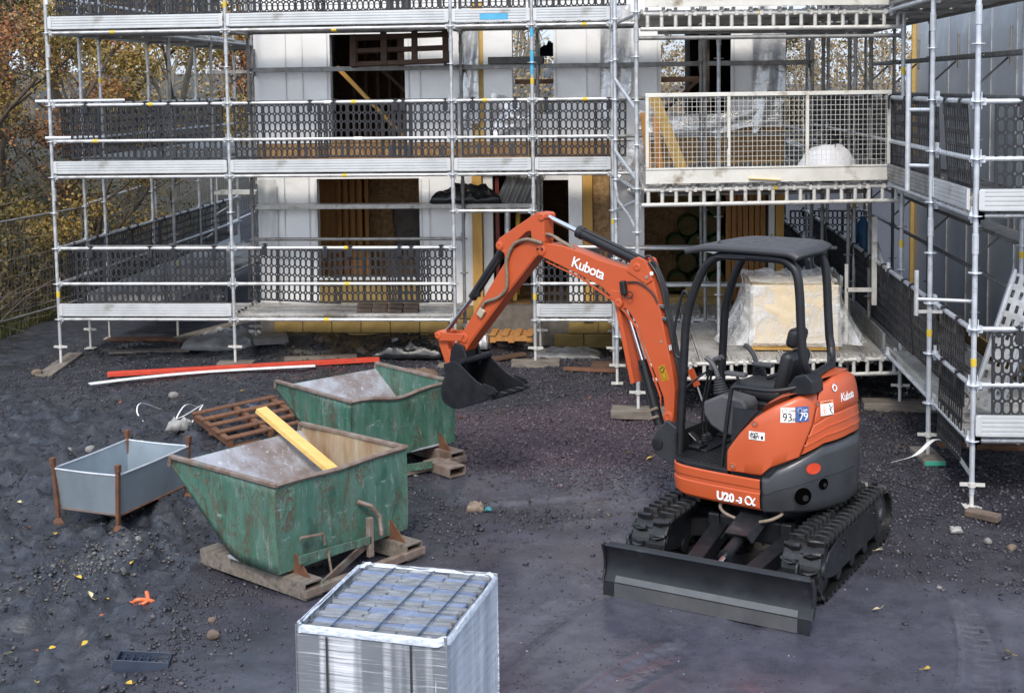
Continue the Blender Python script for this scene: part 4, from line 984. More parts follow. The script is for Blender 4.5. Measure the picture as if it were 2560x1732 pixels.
def sole_boards():
    for x, y, L, wd, rz, lb, m in (
        (-8.02, -.05, 1.55, .23, R(97), 'grey scaffold board under the leftmost scaffold leg', 'greytimber'),
        (-7.1, YB+.75, 1.9, .22, R(4), 'brown edged board under the two short left scaffold legs', 'browntimber'),
        (-5.51, .02, .5, .22, R(5), 'muddy board under the second front scaffold leg', 'greytimber'),
        (-2.405, .03, .5, .22, 0, 'muddy board under the third front scaffold leg', 'greytimber'),
        (-1.3075, .0, .66, .17, R(2), 'brown timber block under the scaffold leg below the boom', 'greytimber'),
        (-.2348, .0, .6, .3, R(-4), 'dark brown boards under the scaffold leg beside the boom cylinder', 'darkwood'),
        (.077, -2.763, .62, .28, R(-4), 'thick brown timber pad under the near left loading bay leg', 'greytimber'),
        (3.14, -2.281, .85, .30, R(-3), 'stacked brown timber pad under the near right loading bay leg', 'greytimber'),
        (2.94, -4.72, .22, .55, R(3), 'green ended grey board under the second right hand scaffold leg', 'greytimber'),
        (3.6, -4.15, .85, .22, R(4), 'brown board under the inner right hand scaffold leg', 'browntimber'),
        (-5.3, YB, .5, .4, R(20), 'grey slab under the inner scaffold leg by the block plinth', 'concrete')):
        sole(x, y, L, wd, rz, lb, m, h=.05 if 'thick' not in lb and 'stack' not in lb and 'block' not in lb else .10)
    o = MB().rbox((0, 0, 0), (.20, .012, .045), .002, 1).build('board_end_band', pmat('turquoise_end_band', (.05, .33, .24), (.04, .27, .2), .5), None)
    o.parent = [b for b in bpy.data.objects if b.name.startswith('sole_board') and b.get('label', '').startswith('green ended')][0]; o.location = (0, -.281, 0)
sole_boards()
# ================================================================= the mini excavator
def excavator():
    ox, oy = 1.18, -7.31
    E = thing('mini_excavator', 'orange mini excavator with black canopy, raised boom and front blade', 'excavator', (ox, oy, float(ground_z(ox, oy))), R(147))
    TS = [-.05]
    UR = (0, 0, R(97))           # undercarriage is slewed against the house
    def U(mb, name, mat, smooth=0, bevel=0, parent=None):
        o = mb.build(name, MT[mat], parent or E, smooth=smooth, bevel=bevel)
        if parent is None:
            o.rotation_euler = UR
            if name in ('rubber_track', 'track_frame', 'idler', 'sprocket', 'track_roller', 'bolt_cluster', 'centre_frame'): o.location = Matrix.Rotation(R(97), 3, 'Z') @ Vector((.0, TS[0], 0))
        return o
    # ---------------- undercarriage
    a, r_, zc = .745, .195, .222; XO = .115; Ltot = 4*a+2*math.pi*r_
    def loop(s, rad):
        s = s % Ltot
        if s < 2*a: return (XO-a+s, zc+rad), (1, 0), (0, 1)
        s -= 2*a
        if s < math.pi*r_: t = s/r_; return (XO+a+rad*math.sin(t), zc+rad*math.cos(t)), (math.cos(t), -math.sin(t)), (math.sin(t), math.cos(t))
        s -= math.pi*r_
        if s < 2*a: return (XO+a-s, zc-rad), (-1, 0), (0, -1)
        s -= 2*a; t = s/r_; return (XO-a-rad*math.sin(t), zc-rad*math.cos(t)), (-math.cos(t), math.sin(t)), (-math.sin(t), -math.cos(t))
    for sy in (1, -1):
        TS[0] = -.02 if sy > 0 else -.085
        yi, yo = .435, .725; yc = (yi+yo)/2; SH = -.075
        m = MB(); N = 120; prof = [(yi, r_-.006), (yi, r_+.012), (yi+.01, r_+.018), (yo-.01, r_+.018), (yo, r_+.012), (yo, r_-.006)]
        P = []
        for i in range(N+1):
            row = []
            for (y, rad) in prof+[prof[0]]:
                (x, z), _, _ = loop(i*Ltot/N, rad); row.append((x, sy*y, z))
            P.append(row)
        m.grid(P, sy < 0)
        nl = 42
        for i in range(nl):
            for half in (0, 1):
                s = (i+.5*half)*Ltot/nl; (x, z), t, n = loop(s, r_+.012)
                y0, y1 = (yc+.012, yo+.002) if half else (yc-.012, yi-.002)
                def pt(ds, y, h): return (x+t[0]*ds+n[0]*h, sy*y, z+t[1]*ds+n[1]*h)
                ym = (y0+y1)/2
                b = [pt(-.018, y0, 0), pt(.018, y0, 0), pt(.030, ym, 0), pt(.0, y1, 0), pt(-.028, y1, 0), pt(-.008, ym, 0)]
                tp = [pt(-.014, y0+(ym-y0)*.2, .046), pt(.014, y0+(ym-y0)*.2, .040), pt(.026, ym, .046), pt(-.004, y1, .034), pt(-.026, y1, .034), pt(-.004, ym, .046)]
                fs = [(0, 1, 2, 3, 4, 5), (11, 10, 9, 8, 7, 6)]+[(k, k+6, (k+1) % 6+6, (k+1) % 6) for k in range(6)]
                m.add(b+tp, fs)
            (x, z), t, n = loop((i+.25)*Ltot/nl, r_+.02); M3 = Matrix(((t[0], 0, n[0]), (0, 1, 0), (t[1], 0, n[1])))
            m.box((x, sy*yc, z), (.03, .035, .012), M3)
            # side serrations on the outer edge
            (x, z), t, n = loop(i*Ltot/nl, r_+.006); M3 = Matrix(((t[0], 0, n[0]), (0, 1, 0), (t[1], 0, n[1]))); m.box((x, sy*(yo+.003), z), (.05, .012, .03), M3)
        U(m, 'rubber_track', 'rubber')
        # track frame, wheels
        m = MB(); m.prism([(-.52, .19), (-.47, .33), (-.36, .385), (.55, .385), (.78, .335), (.88, .235), (.80, .145), (.66, .115), (-.44, .115)], 'y', sy*.50, sy*.712)
        m.prism([(-.42, .385), (.56, .385), (.60, .41), (-.42, .41)], 'y', sy*.52, sy*.67)
        fr = U(m, 'track_frame', 'bladegrey', bevel=.006)
        for nm, x, rr in (('idler', XO+a, .185), ('sprocket', XO-a, .19)):
            m = MB(); m.lathe([(rr-.03, -.09), (rr, -.085), (rr, .085), (rr-.03, .09), (.07, .10), (.06, .118), (.0, .118)], (x, sy*.60, zc), 24, 'y')
            U(m, nm, 'cwgrey' if nm == 'sprocket' else 'mblack', smooth=35)
        for k in range(4): U(MB().lathe([(.03, -.10), (.062, -.095), (.062, .105), (.03, .11)], (-.50+k*.34, sy*.60, .105), 16, 'y'), 'track_roller', 'mblack', smooth=35)
        for x in (-.40, .42):
            m = MB()
            for dx, dz in ((-.03, .0), (.03, .0), (0, .03), (0, -.03)): m.lathe([(.012, 0), (.012, .012), (.0, .012)], (x+dx, sy*.712, .31+dz), 6, 'y')
            U(m, 'bolt_cluster', 'mblack')
    TS[0] = -.05
    m = MB(); m.rbox((0, 0, .30), (.95, .72, .20), .03); m.bar((.34, .3, .26), (.34, .55, .22), .14, .14); m.bar((-.34, .3, .26), (-.34, .55, .22), .14, .14); m.bar((.34, -.3, .26), (.34, -.55, .22), .14, .14); m.bar((-.34, -.3, .26), (-.34, -.55, .22), .14, .14)
    m.rbox((.42, .30, .30), (.16, .10, .20), .015); m.rbox((.42, -.30, .30), (.16, .10, .20), .015); U(m, 'centre_frame', 'mblack')
    U(MB().lathe([(.37, .40), (.37, .44), (.33, .445), (.33, .53)], n=28), 'slew_ring', 'mblack', smooth=35)
    # blade: built in the undercarriage frame, cutting edge at x = 1.54
    BW = .80
    pf = [(1.535, .10), (1.502, .16), (1.488, .22), (1.49, .28), (1.508, .335), (1.535, .372)]
    m = MB(); m.prism(pf+[(1.515, .385), (1.488, .345), (1.466, .285), (1.462, .215), (1.478, .15), (1.51, .10)], 'y', -BW, BW); bl = U(m, 'blade', 'bladegrey', smooth=30)
    U(MB().prism([(1.5345, .104), (1.512, .146), (1.520, .151), (1.5425, .108)], 'y', -BW+.09, BW-.09), 'blade_strip', 'bladeedge')
    U(MB().prism([(1.545, .0), (1.552, .0), (1.546, .098), (1.528, .098)], 'y', -BW+.088, BW-.088), 'cutting_edge', 'bladeedge')
    for s in (1, -1):
        U(MB().prism([(1.545, .0), (1.551, .0), (1.545, .098), (1.528, .098)], 'y', s*(BW-.084), s*(BW+.004)), 'corner_bit', 'bladegrey')
        U(MB().prism([(1.55, .10), (1.515, .18), (1.512, .25), (1.525, .31), (1.555, .385), (1.50, .39), (1.455, .30), (1.452, .2), (1.485, .10)], 'y', s*(BW+.001), s*(BW+.018)), 'blade_end_plate', 'bladegrey', bevel=.003)
        U(MB().path(smoothpath([(1.44, s*(BW-.14), .33), (1.42, s*(BW-.14), .42), (1.38, s*(BW-.14), .43), (1.36, s*(BW-.14), .33)]), .011, 8), 'lifting_eye', 'mblack', smooth=50)
        m = MB(); m.bar((1.47, s*.20, .17), (.40, s*.31, .27), .13, .12); m.prism([(1.48, s*.10), (1.48, s*.36), (1.25, s*.28), (1.25, s*.16)], 'z', .10, .22); U(m, 'blade_arm', 'mblack', bevel=.008)
    U(MB().tube((1.475, -BW+.02, .375), (1.475, BW-.02, .375), .014, 8), 'blade_top_tube', 'mblack', smooth=40)
    m = MB(); m.tube((.52, 0, .40), (1.12, 0, .29), .046, 16); m.lathe([(.052, -.02), (.052, .02)], (1.10, 0, .293), 16, 'x'); U(m, 'blade_cylinder', 'mblack', smooth=40)
    U(MB().tube((1.10, 0, .295), (1.36, 0, .245), .024, 12), 'cylinder_rod', 'chrome', smooth=40)
    m = MB(); m.box((1.38, 0, .24), (.10, .06, .09)); m.tube((1.38, -.09, .24), (1.38, .09, .24), .022, 10); m.box((1.38, .08, .22), (.09, .02, .13)); m.box((1.38, -.08, .22), (.09, .02, .13)); U(m, 'cylinder_clevis', 'mblack', bevel=.004)
    m = MB(); m.prism([(-.13, .0), (-.09, .055), (.09, .055), (.13, .0), (.12, -.01), (.085, .045), (-.085, .045), (-.12, -.01)], 'x', 0, .40); o = U(m, 'cylinder_guard', 'bladegrey'); 
    o.location = Matrix.Rotation(R(97), 3, 'Z') @ Vector((.50, 0, .43)); o.rotation_euler = (0, R(12), R(97))
    for s in (1, -1):
        U(MB().path(smoothpath([(.40, s*.07, .50), (.42, s*.16, .53), (.50, s*.24, .52), (.60, s*.25, .50), (.66, s*.19, .47), (.66, s*.10, .44)]), .013, 8), 'hose', 'hose', smooth=60)
        m = MB(); m.tube((.38, s*.09, .40), (.38, s*.15, .40), .05, 14); U(m, 'hinge_boss', 'mblack', smooth=40)
    # ---------------- house shell: one outline, tapering upwards
    ol = [(.3-.02*i, .652) for i in range(21)]
    for i in range(1, 60): th = math.pi*i/60; ol.append((-.1-.535*math.sin(th), .652*math.cos(th)))
    ol += [(-.1+.02*i, -.652) for i in range(21)]
    ol = np.array(ol); S_ = np.concatenate([[0], np.cumsum(np.hypot(*np.diff(ol, axis=0).T))])
    tg = np.gradient(ol, axis=0); tg /= np.hypot(*tg.T)[:, None]; nm_ = np.stack([-tg[:, 1], tg[:, 0]], -1)*-1
    kz = lambda z: float(np.interp(z, [.5, .8, 1.1, 1.3, 1.47, 1.58], [1, 1, .985, .958, .92, .87]))
    def surf(s, z, off=0):
        x, y = np.interp(s, S_, ol[:, 0]), np.interp(s, S_, ol[:, 1]); n = (np.interp(s, S_, nm_[:, 0]), np.interp(s, S_, nm_[:, 1])); k = kz(z)
        return (-.1+(x+.1)*k+n[0]*off, y*k+n[1]*off, z)
    half = S_[-1]/2
    sx = lambda x: float(np.interp(-x, -ol[:51, 0], S_[:51]))       # arc length on the near side for an outline x
    def shell(name, mat, s0, s1, zb, zt, nu, rows, smooth=35, thick=.02, parent=None):
        P = []
        for i in range(nu+1):
            u = i/nu; row = []
            for t, off in rows:
                sm = s0(1.0)+(s1(1.0)-s0(1.0))*u; z = zb(sm)+(zt(sm)-zb(sm))*t; s = s0(z)+(s1(z)-s0(z))*u; row.append(surf(s, z, off))
            P.append(row)
        o = MB().grid(P, True).build(name, MT[mat], parent or E, smooth=smooth)
        md = o.modifiers.new('thick', 'SOLIDIFY'); md.thickness = thick; md.offset = -1
        return o
    cst = lambda v: (lambda *_: v)
    # inner black body so that joints read dark
    P = []
    for i in range(81):
        s = sx(.085)+(S_[-1]-2*sx(.085))*i/80; P.append([surf(s, z, -.03) for z in (.53, .8, 1.1, 1.30)])
    MB().grid(P, True).build('inner_body', MT['mblack'], E)
    cwt = lambda s: float(np.interp(abs(s-half), [0, .35, half-sx(-.48), half-sx(-.30), half-sx(-.245), half], [1.05, 1.03, .97, .865, .80, .80]))
    seam_x = [(.80, -.40), (.95, -.44), (1.2, -.50), (1.35, -.512), (1.55, -.515)]
    def seam_s(z):
        x = float(np.interp(z, [p[0] for p in seam_x], [p[1] for p in seam_x])); return sx(-.1+(x+.1)/kz(z))
    # counterweight
    rw = [(0, -.075), (.03, -.035), (.10, -.006), (.22, .002), (.42, .010), (.55, .012), (.56, .017), (.86, .016), (.95, .008), (1, -.012)]
    cw = shell('counterweight', 'cwgrey', cst(sx(-.20)), cst(2*half-sx(-.20)), cst(.50), cwt, 96, rw)
    bp = [(.66, 0), (.64, .40), (.55, .56), (.30, .61), (-.12, .61)]+[(-.1-.48*math.sin(t), .60*math.cos(t)) for t in np.linspace(.1, math.pi-.1, 16)]+[(-.12, -.61), (.30, -.61), (.55, -.56), (.64, -.40)]
    MB().prism(bp, 'z', .525, .56).build('belly_plate', MT['mblack'], E)
    # skirt panels (orange, stepped)
    fr = [(.70, .0), (.698, .22), (.688, .38), (.66, .50), (.60, .585), (.50, .63), (.3, .652), (.1, .654), (-.08, .654), (-.185, .648)]
    rows = [(.535, -.05), (.53, -.02), (.55, -.002), (.62, .006), (.66, .006), (.668, -.002), (.70, -.002), (.706, .006), (.765, .006), (.775, -.006)]
    skirts = []
    for sgn, nm in ((1, 'side_skirt'), (-1, 'side_skirt')):
        Q = smoothpath([(x, y*sgn, 0) for x, y in fr], 5); P = []
        for i, q in enumerate(Q):
            t = (Q[min(i+1, len(Q)-1)]-Q[max(i-1, 0)]).normalized(); n = Vector((-t.y, t.x, 0))*(-sgn)*-1
            if n.dot(q+Vector((-.2, 0, 0))) < 0: n = -n
            bz = .03*max(0, (q.x-.5)/.2)
            P.append([tuple(q+n*o_+Vector((0, 0, z+bz*(z < .65)))) for z, o_ in rows])
        skirts.append(MB().grid(P, sgn > 0).build(nm, MT['orange'], E, smooth=35))
    # side cover (near), with the curved top edge of the photo
    pts = [(.094, .978), (.0, 1.122), (-.10, 1.255), (-.22, 1.355), (-.34, 1.418), (-.44, 1.446), (-.56, 1.455)]
    xo = lambda s: float(np.interp(s, S_, ol[:, 0]))
    zt = lambda s: float(np.interp(-xo(s), [-p[0] for p in pts], [p[1] for p in pts]))
    zb = lambda s: float(np.interp(-xo(s), [-.094, .235, .29, .50, .7], [.79, .795, .862, .965, .97]))+.012
    rr = [(0, 0), (.03, .010), (.2, .014), (.5, .016), (.8, .014), (.93, .010), (.97, .0), (1, -.014)]
    sc_ = shell('side_cover', 'orange', cst(sx(.094)), lambda z: seam_s(z)-.006, zb, zt, 40, rr)
    # lip running inside the cover edge
    P = []
    for i in range(33):
        s = sx(.094)+(seam_s(1.4)-.006-sx(.094))*i/32; z = zt(s); p = Vector(surf(s, z, -.012)); q = Vector(surf(s, z, -.10)); P.append([tuple(p), tuple(q), (q.x, q.y, z-.25)])
    MB().grid(P, True).build('cover_lip', MT['orange'], E, smooth=30)
    # rear hood
    zth = lambda s: float(np.interp(abs(s-half), [0, .25, .45, .62, .9], [1.545, 1.535, 1.50, 1.455, 1.42]))
    zbh = lambda s: cwt(s)+.014
    rh = [(0, -.004), (.02, .008), (.13, .010), (.135, .016), (.155, .016), (.16, .010), (.27, .010), (.275, .016), (.295, .016), (.30, .010), (.42, .010), (.44, .002), (.47, .012), (.60, .016), (.8, .014), (.92, .006), (.97, -.006), (1, -.03)]
    hood = shell('rear_hood', 'orange', lambda z: seam_s(z)+.008, lambda z: 2*half-seam_s(z)-.008, zbh, zth, 72, rh)
    P = []
    for i in range(41):
        s = seam_s(1.45)+(2*half-2*seam_s(1.45))*i/40; p = Vector(surf(s, zth(s), -.03)); P.append([tuple(p), (p.x*.82, p.y*.80, p.z+.004), (-.38, p.y*.75, p.z-.02)])
    MB().grid(P, True).build('hood_top', MT['orange'], E, smooth=30)
    MB().b2(-.45, -.16, -.50, .50, .80, 1.33).build('engine_cover', MT['mblack'], E, bevel=.02)
    MB().b2(-.42, -.30, -.42, .42, 1.33, 1.50).build('engine_cover', MT['mblack'], E, bevel=.02)
    # canopy pods
    for s, ya_, yb_ in ((1, .28, .46),):
        m = MB(); m.prism([(-.34, 1.42), (-.54, 1.45), (-.53, 1.55), (-.47, 1.60), (-.38, 1.57), (-.33, 1.50)], 'y', s*ya_, s*yb_); m.build('canopy_mount', MT['mblack'], E, bevel=.01)
    MB().b2(-.50, -.40, -.20, .28, 1.44, 1.51).build('canopy_mount', MT['mblack'], E, bevel=.01)
    # decals on the shell (curved with it)
    def patch(name, mat, s0, s1, z0, z1, off=.0185, parent=None, skew=0):
        P = [[surf(s0+(s1-s0)*i/8, z0+skew*(i/8)+(z1-z0)*j/2, off) for j in range(3)] for i in range(9)]
        return MB().grid(P, True).build(name, MT[mat], parent or DP, smooth=60)
    def wraptext(body, size, mat, s0, z0, off=.0195, skew=0, parent=None, **k):
        me = text_mesh(body, size, **k); me.materials.clear(); me.materials.append(MT[mat])
        bm = bmesh.new(); bm.from_mesh(me)
        for v in bm.verts: v.co = Vector(surf(s0+v.co.x, z0+v.co.y+skew*v.co.x, off+v.co.z))
        bm.to_mesh(me); bm.free(); o = bpy.data.objects.new('lettering', me); link(o, parent or DP); return o
    DP = sc_
    d1 = patch('noise_decal', 'decalwhite', sx(-.325), sx(-.325)+.112, 1.232, 1.345); wraptext('93', .085, 'decalblack', sx(-.325)+.012, 1.243, parent=None, spacing=.9)
    wraptext('dB', .035, 'decalblack', sx(-.325)+.083, 1.243, spacing=.85); wraptext('LWA', .026, 'decalblack', sx(-.325)+.062, 1.312, spacing=.8)
    patch('noise_decal', 'decalblue', sx(-.325)+.117, sx(-.325)+.222, 1.236, 1.35); wraptext('79', .085, 'decalwhite', sx(-.325)+.140, 1.247, spacing=.85); wraptext('LpA', .026, 'decalwhite', sx(-.325)+.175, 1.316, spacing=.8)
    P = [surf(sx(-.325)+.032+.018*math.cos(t), 1.318+.018*math.sin(t), .0195) for t in np.linspace(0, 2*math.pi, 11)[:-1]]; MB().path(P, .0018, 4, closed=True).build('decal_ring', MT['decalblack'], sc_)
    P = [surf(sx(-.325)+.150+.018*math.cos(t), 1.322+.018*math.sin(t), .0195) for t in np.linspace(0, 2*math.pi, 7)[:-1]]; MB().path(P, .0016, 4, closed=True).build('decal_ring', MT['decalwhite'], sc_)
    a0 = sx(-.095); patch('theft_decal', 'decalwhite', a0, a0+.125, 1.085, 1.148); wraptext('ANTI', .030, 'decalblack', a0+.008, 1.120, shear=.25, offset=.001, spacing=.9); wraptext('THEFT', .030, 'decalblack', a0+.006, 1.097, offset=.001, spacing=.9)
    patch('decal_key_mark', 'decalblack', a0+.096, a0+.114, 1.094, 1.120, .0192); wraptext('SYSTEM', .010, 'decalblack', a0+.018, 1.0875, spacing=1.6); patch('decal_dot', 'decalorange', a0+.085, a0+.091, 1.122, 1.128, .0192)
    DP = hood
    b0 = seam_s(1.3)+.045; patch('warning_decal', 'decalwhite', b0, b0+.135, 1.265, 1.375, skew=.0); patch('warning_band', 'decalorange', b0+.002, b0+.133, 1.355, 1.373, .0192); wraptext('WARNING', .016, 'decalblack', b0+.03, 1.358, .0197)
    tri = [(.008, 1.280), (.063, 1.280), (.0355, 1.338)]; MB().path([surf(b0+p, z, .0195) for p, z in tri], .0022, 4, closed=True).build('warning_triangle', MT['decalorange'], hood); wraptext('!', .045, 'decalorange', b0+.0285, 1.284, .0197, offset=.001)
    MB().path([surf(b0+p, z, .0197) for p, z in ((.085, 1.345), (.098, 1.325), (.092, 1.305), (.108, 1.285), (.120, 1.272))], .003, 5).build('warning_figure', MT['decalblack'], hood)
    MB().path([surf(b0+p, z, .0197) for p, z in ((.122, 1.33), (.108, 1.315), (.100, 1.30))], .0025, 5).build('warning_figure', MT['decalblack'], hood)
    wraptext('Kubota', .090, 'decalwhite', half-.14, 1.345, .0185, shear=.12, offset=.0012, spacing=.86)
    P = [surf(half-.20+.03*math.cos(t), 1.462+.030*math.sin(t), .0165) for t in np.linspace(0, 2*math.pi, 21)[:-1]]
    m = MB(); m.add(P, [tuple(reversed(range(20)))]); m.build('emblem', MT['decalwhite'], hood)
    P = [surf(half-.20+.016*math.cos(t), 1.462+.018*math.sin(t), .0185) for t in np.linspace(0, 2*math.pi, 13)[:-1]]; m = MB(); m.add(P, [tuple(reversed(range(12)))]); m.build('emblem_core', MT['orange'], hood)
    MB().path([surf(half-.20+.03*math.cos(t), 1.462+.030*math.sin(t), .017) for t in np.linspace(0, 2*math.pi, 21)[:-1]], .003, 5, closed=True).build('emblem_rim', MT['chrome'], hood)
    DP = skirts[0]
    wraptext('U20', .090, 'decalwhite', sx(.185), .565, .0125, offset=.0045, spacing=1.02); wraptext('-3', .066, 'decalwhite', sx(.185)+.172, .567, .0125, offset=.0035, spacing=1.0)
    al = [(.075, .048), (.062, .026), (.046, .006), (.026, .0), (.010, .010), (.006, .028), (.014, .044), (.030, .050), (.046, .040), (.056, .018), (.066, .002), (.078, .004)]
    MB().path([tuple(Vector(surf(sx(.185)+.246+x*1.15, .568+y*1.2, .011))) for x, y, _ in [tuple(p) for p in smoothpath([(x, y, 0) for x, y in al], 3)]], .007, 5).build('lettering', MT['decalwhite'], DP)
    # latches (small round recesses)
    for s, z in ((sx(-.535), 1.36), (sx(-.14), 1.205), (sx(.04), .85)):
        n0 = Vector(surf(s, z, .02))-Vector(surf(s, z, 0)); Mq = n0.to_track_quat('Z', 'Y').to_matrix().to_4x4(); Mq.translation = Vector(surf(s, z, .012))
        m = MB(); m.lathe([(.026, .0), (.028, .006), (.020, .008), (.018, .002), (.0, .002)], n=16, M=Mq); m.build('cover_latch', MT['orange'], sc_, smooth=40); m = MB(); m.lathe([(.011, .0), (.011, .010), (.0, .010)], n=10, M=Mq); m.build('latch_core', MT['dull'], sc_, smooth=40)
    # counterweight openings, their inner darkness painted as black discs; reflector
    for s, z, rr_ in ((sx(-.46), .655, .070), (sx(-.46)+.175, .735, .046)):
        n0 = Vector(surf(s, z, .02))-Vector(surf(s, z, 0)); Mq = n0.to_track_quat('Z', 'Y').to_matrix().to_4x4(); Mq.translation = Vector(surf(s, z, .010))
        m = MB(); m.lathe([(rr_+.006, -.012), (rr_+.003, .004), (rr_, .004), (rr_*.96, -.005)], n=24, M=Mq); m.build('exhaust_port', MT['cwgrey'], cw, smooth=40)
        m = MB(); m.lathe([(rr_*.99, .000), (rr_*.97, .0042), (.0, .0042)], n=24, M=Mq); m.build('port_dark_disc', MT['holedark'], cw, smooth=40)
        m = MB(); m.lathe([(rr_*.34, .003), (rr_*.34, .007), (rr_*.28, .0075), (rr_*.28, .005), (0, .005)], (rr_*.3, -rr_*.2, 0), n=14, M=Mq); m.build('exhaust_pipe', MT['mblack'], cw, smooth=40)
    P = [surf(half-.44+.062*math.cos(t), .868+.043*math.sin(t), .0205) for t in np.linspace(0, 2*math.pi, 25)[:-1]]; m = MB(); m.add(P, [tuple(reversed(range(24)))]); m.build('reflector', MT['redrefl'], cw)
    # ---------------- floor, pedals, levers
    MB().prism([(.665, -.58), (.665, .50), (.60, .585), (.50, .625), (.10, .645), (.10, -.60)], 'z', .772, .806).build('floor_plate', MT['mblack'], E, bevel=.006)
    m = MB()
    for i in range(15): m.b2(.13+i*.035, .143+i*.035, .10, .56-.004*max(0, i-8), .806, .811)
    m.build('floor_ribs', MT['mblack'], E)
    MB().rbox((.57, -.02, .812), (.17, .62, .018), .006, 1).build('pedal_mat', MT['mblack'], E)
    MB().b2(.672, .69, -.56, .46, .775, .98).build('front_bulkhead', MT['mblack'], E, bevel=.004)
    for y in (.24, -.22):
        m = MB(); m.rbox((.60, y, .835), (.11, .15, .03), .012); m.rbox((.60, y, .86), (.09, .05, .04), .01); M3 = Euler((0, R(-38), 0)).to_matrix(); m.rbox((.635, y, .905), (.10, .075, .018), .006, 1, M3); m.build('foot_pedal', MT['mblack'], E)
    for y in (-.02, .035):
        m = MB(); m.path(smoothpath([(.70-.04, y, .83), (.68, y, 1.06), (.625, y, 1.36), (.585, y, 1.46)]), .011, 8); m.build('travel_lever', MT['mblack'], E, smooth=50)
        m = MB(); m.path(smoothpath([(.595, y, 1.44), (.56, y, 1.52), (.51, y, 1.545)]), .021, 10, ); m.build('lever_grip', MT['console'], E, smooth=50)
        m = MB(); m.lathe([(.045, .82), (.048, .83), (.038, .838), (.042, .848), (.032, .856), (.036, .866), (.026, .874), (.012, .885)], (.655, y, 0), 14); m.build('lever_boot', MT['blackpl'], E, smooth=30)
    MB().path(smoothpath([(.62, .05, 1.42), (.60, .25, 1.40), (.615, .40, 1.35)]), .009, 8).build('lever_link', MT['mblack'], E, smooth=50)
    # consoles, joysticks, seat
    for s, y0, y1 in ((1, .22, .44), (-1, -.22, -.44)):
        m = MB(); cp = [(.44, 1.262), (.36, 1.30), (.27, 1.345), (.08, 1.318), (.045, 1.28), (.06, 1.06), (.16, 1.01), (.28, 1.03), (.37, 1.075), (.435, 1.16)]
        m.prism(cp, 'y', y0, y1); m.build('control_console', MT['console'], E, bevel=.022, smooth=40)
        m = MB(); m.b2(-.10, .07, min(y0, y1)+.02, max(y0, y1)-.02, .81, 1.05); m.build('console_base', MT['mblack'], E, bevel=.01)
        ym = (y0+y1)/2; m = MB(); bx = .31
        pr_ = []
        for i in range(6): rr_ = .062-.006*i; pr_ += [(rr_, 1.33+i*.021), (rr_+.006, 1.341+i*.021)]
        M4 = Matrix.Translation((.32, ym, 1.30)) @ Matrix.Rotation(R(14), 4, 'Y') @ Matrix.Translation((0, 0, -1.30)); m.lathe(pr_+[(.02, 1.465)], n=16, M=M4); m.build('joystick_boot', MT['blackpl'], E, smooth=25)
        m = MB(); m.path(smoothpath([(.355, ym, 1.44), (.385, ym, 1.52), (.43, ym, 1.575), (.475, ym, 1.60)]), .02, 12, rs=None); m.build('joystick', MT['console'], E, smooth=50)
        o = MB().rbox((.25, ym-.10*s, 1.475), (.19, .065, .035), .012).build('armrest', MT['console'], E, smooth=40)
        m = MB(); m.tube((.20, ym-.10*s, 1.30), (.24, ym-.10*s, 1.46), .012, 8); m.build('armrest_post', MT['mblack'], E, smooth=40)
    m = MB(); m.rbox((.10, 0, 1.33), (.46, .40, .13), .05, 3); se = m.build('seat', MT['seat'], E, smooth=50)
    M3 = Euler((0, R(-14), 0)).to_matrix(); m = MB(); m.rbox((-.13, 0, 1.50), (.11, .38, .38), .05, 3, M3); m.rbox((-.165, 0, 1.49), (.05, .32, .32), .02, 2, M3); m.build('seat_back', MT['seat'], se, smooth=50)
    m = MB(); m.rbox((-.175, 0, 1.785), (.10, .22, .16), .04, 3, M3); m.build('headrest', MT['seat'], se, smooth=50); m = MB(); m.tube((-.165, -.06, 1.70), (-.18, -.06, 1.80), .010, 8); m.tube((-.165, .06, 1.70), (-.18, .06, 1.80), .010, 8); m.build('headrest_stem', MT['chrome'], se)
    MB().b2(-.02, .28, -.22, .22, .81, 1.27).build('seat_box', MT['mblack'], E, bevel=.015)
    MB().path(smoothpath([(-.05, -.22, 1.40), (.06, -.20, 1.42), (.12, -.05, 1.41)]), .016, 6).build('seat_belt', MT['seat'], se)
    # grab rail beside the step
    MB().path(smoothpath([(.20, .56, .80), (.16, .56, 1.10), (.118, .555, 1.40), (.09, .555, 1.445), (.03, .55, 1.452), (-.2, .53, 1.452), (-.33, .48, 1.47), (-.42, .42, 1.50)], 5), .0175, 10).build('grab_rail', MT['mblack'], E, smooth=50)
    # ---------------- canopy
    py = .41; pf_ = .31; rp_ = .035
    near = [(.675, py, .78), (.66, py, 1.05), (.628, py, 1.62), (.606, py, 1.90), (.545, py, 2.12), (.465, py, 2.30), (.39, py, 2.40), (.28, py, 2.455), (.10, py, 2.463), (-.20, py, 2.463), (-.30, py, 2.44), (-.37, py, 2.36), (-.395, py, 2.20), (-.405, py, 2.0), (-.42, py, 1.75)]
    m = MB(); m.path(smoothpath(near, 4)+[Vector((-.43, py-.01, 1.68))], rp_, 12); m.path(smoothpath([(x+(.04 if x > 0 else .11), -pf_, z) for x, y, z in near], 4)+[Vector((-.33, -pf_+.01, 1.68))], rp_, 12)
    m.path(smoothpath([(-.42, py, 1.75), (-.432, py-.012, 1.66), (-.445, py-.07, 1.585), (-.45, py-.18, 1.56), (-.40, -pf_+.18, 1.56), (-.36, -pf_+.07, 1.585), (-.33, -pf_+.012, 1.66), (-.31, -pf_, 1.75)], 4), rp_, 12)
    m.tube((.30, -pf_, 2.455), (.30, py, 2.455), .022, 10); m.tube((-.26, -pf_, 2.45), (-.26, py, 2.45), .022, 10)
    m.build('canopy_frame', MT['mblack'], E, smooth=50)
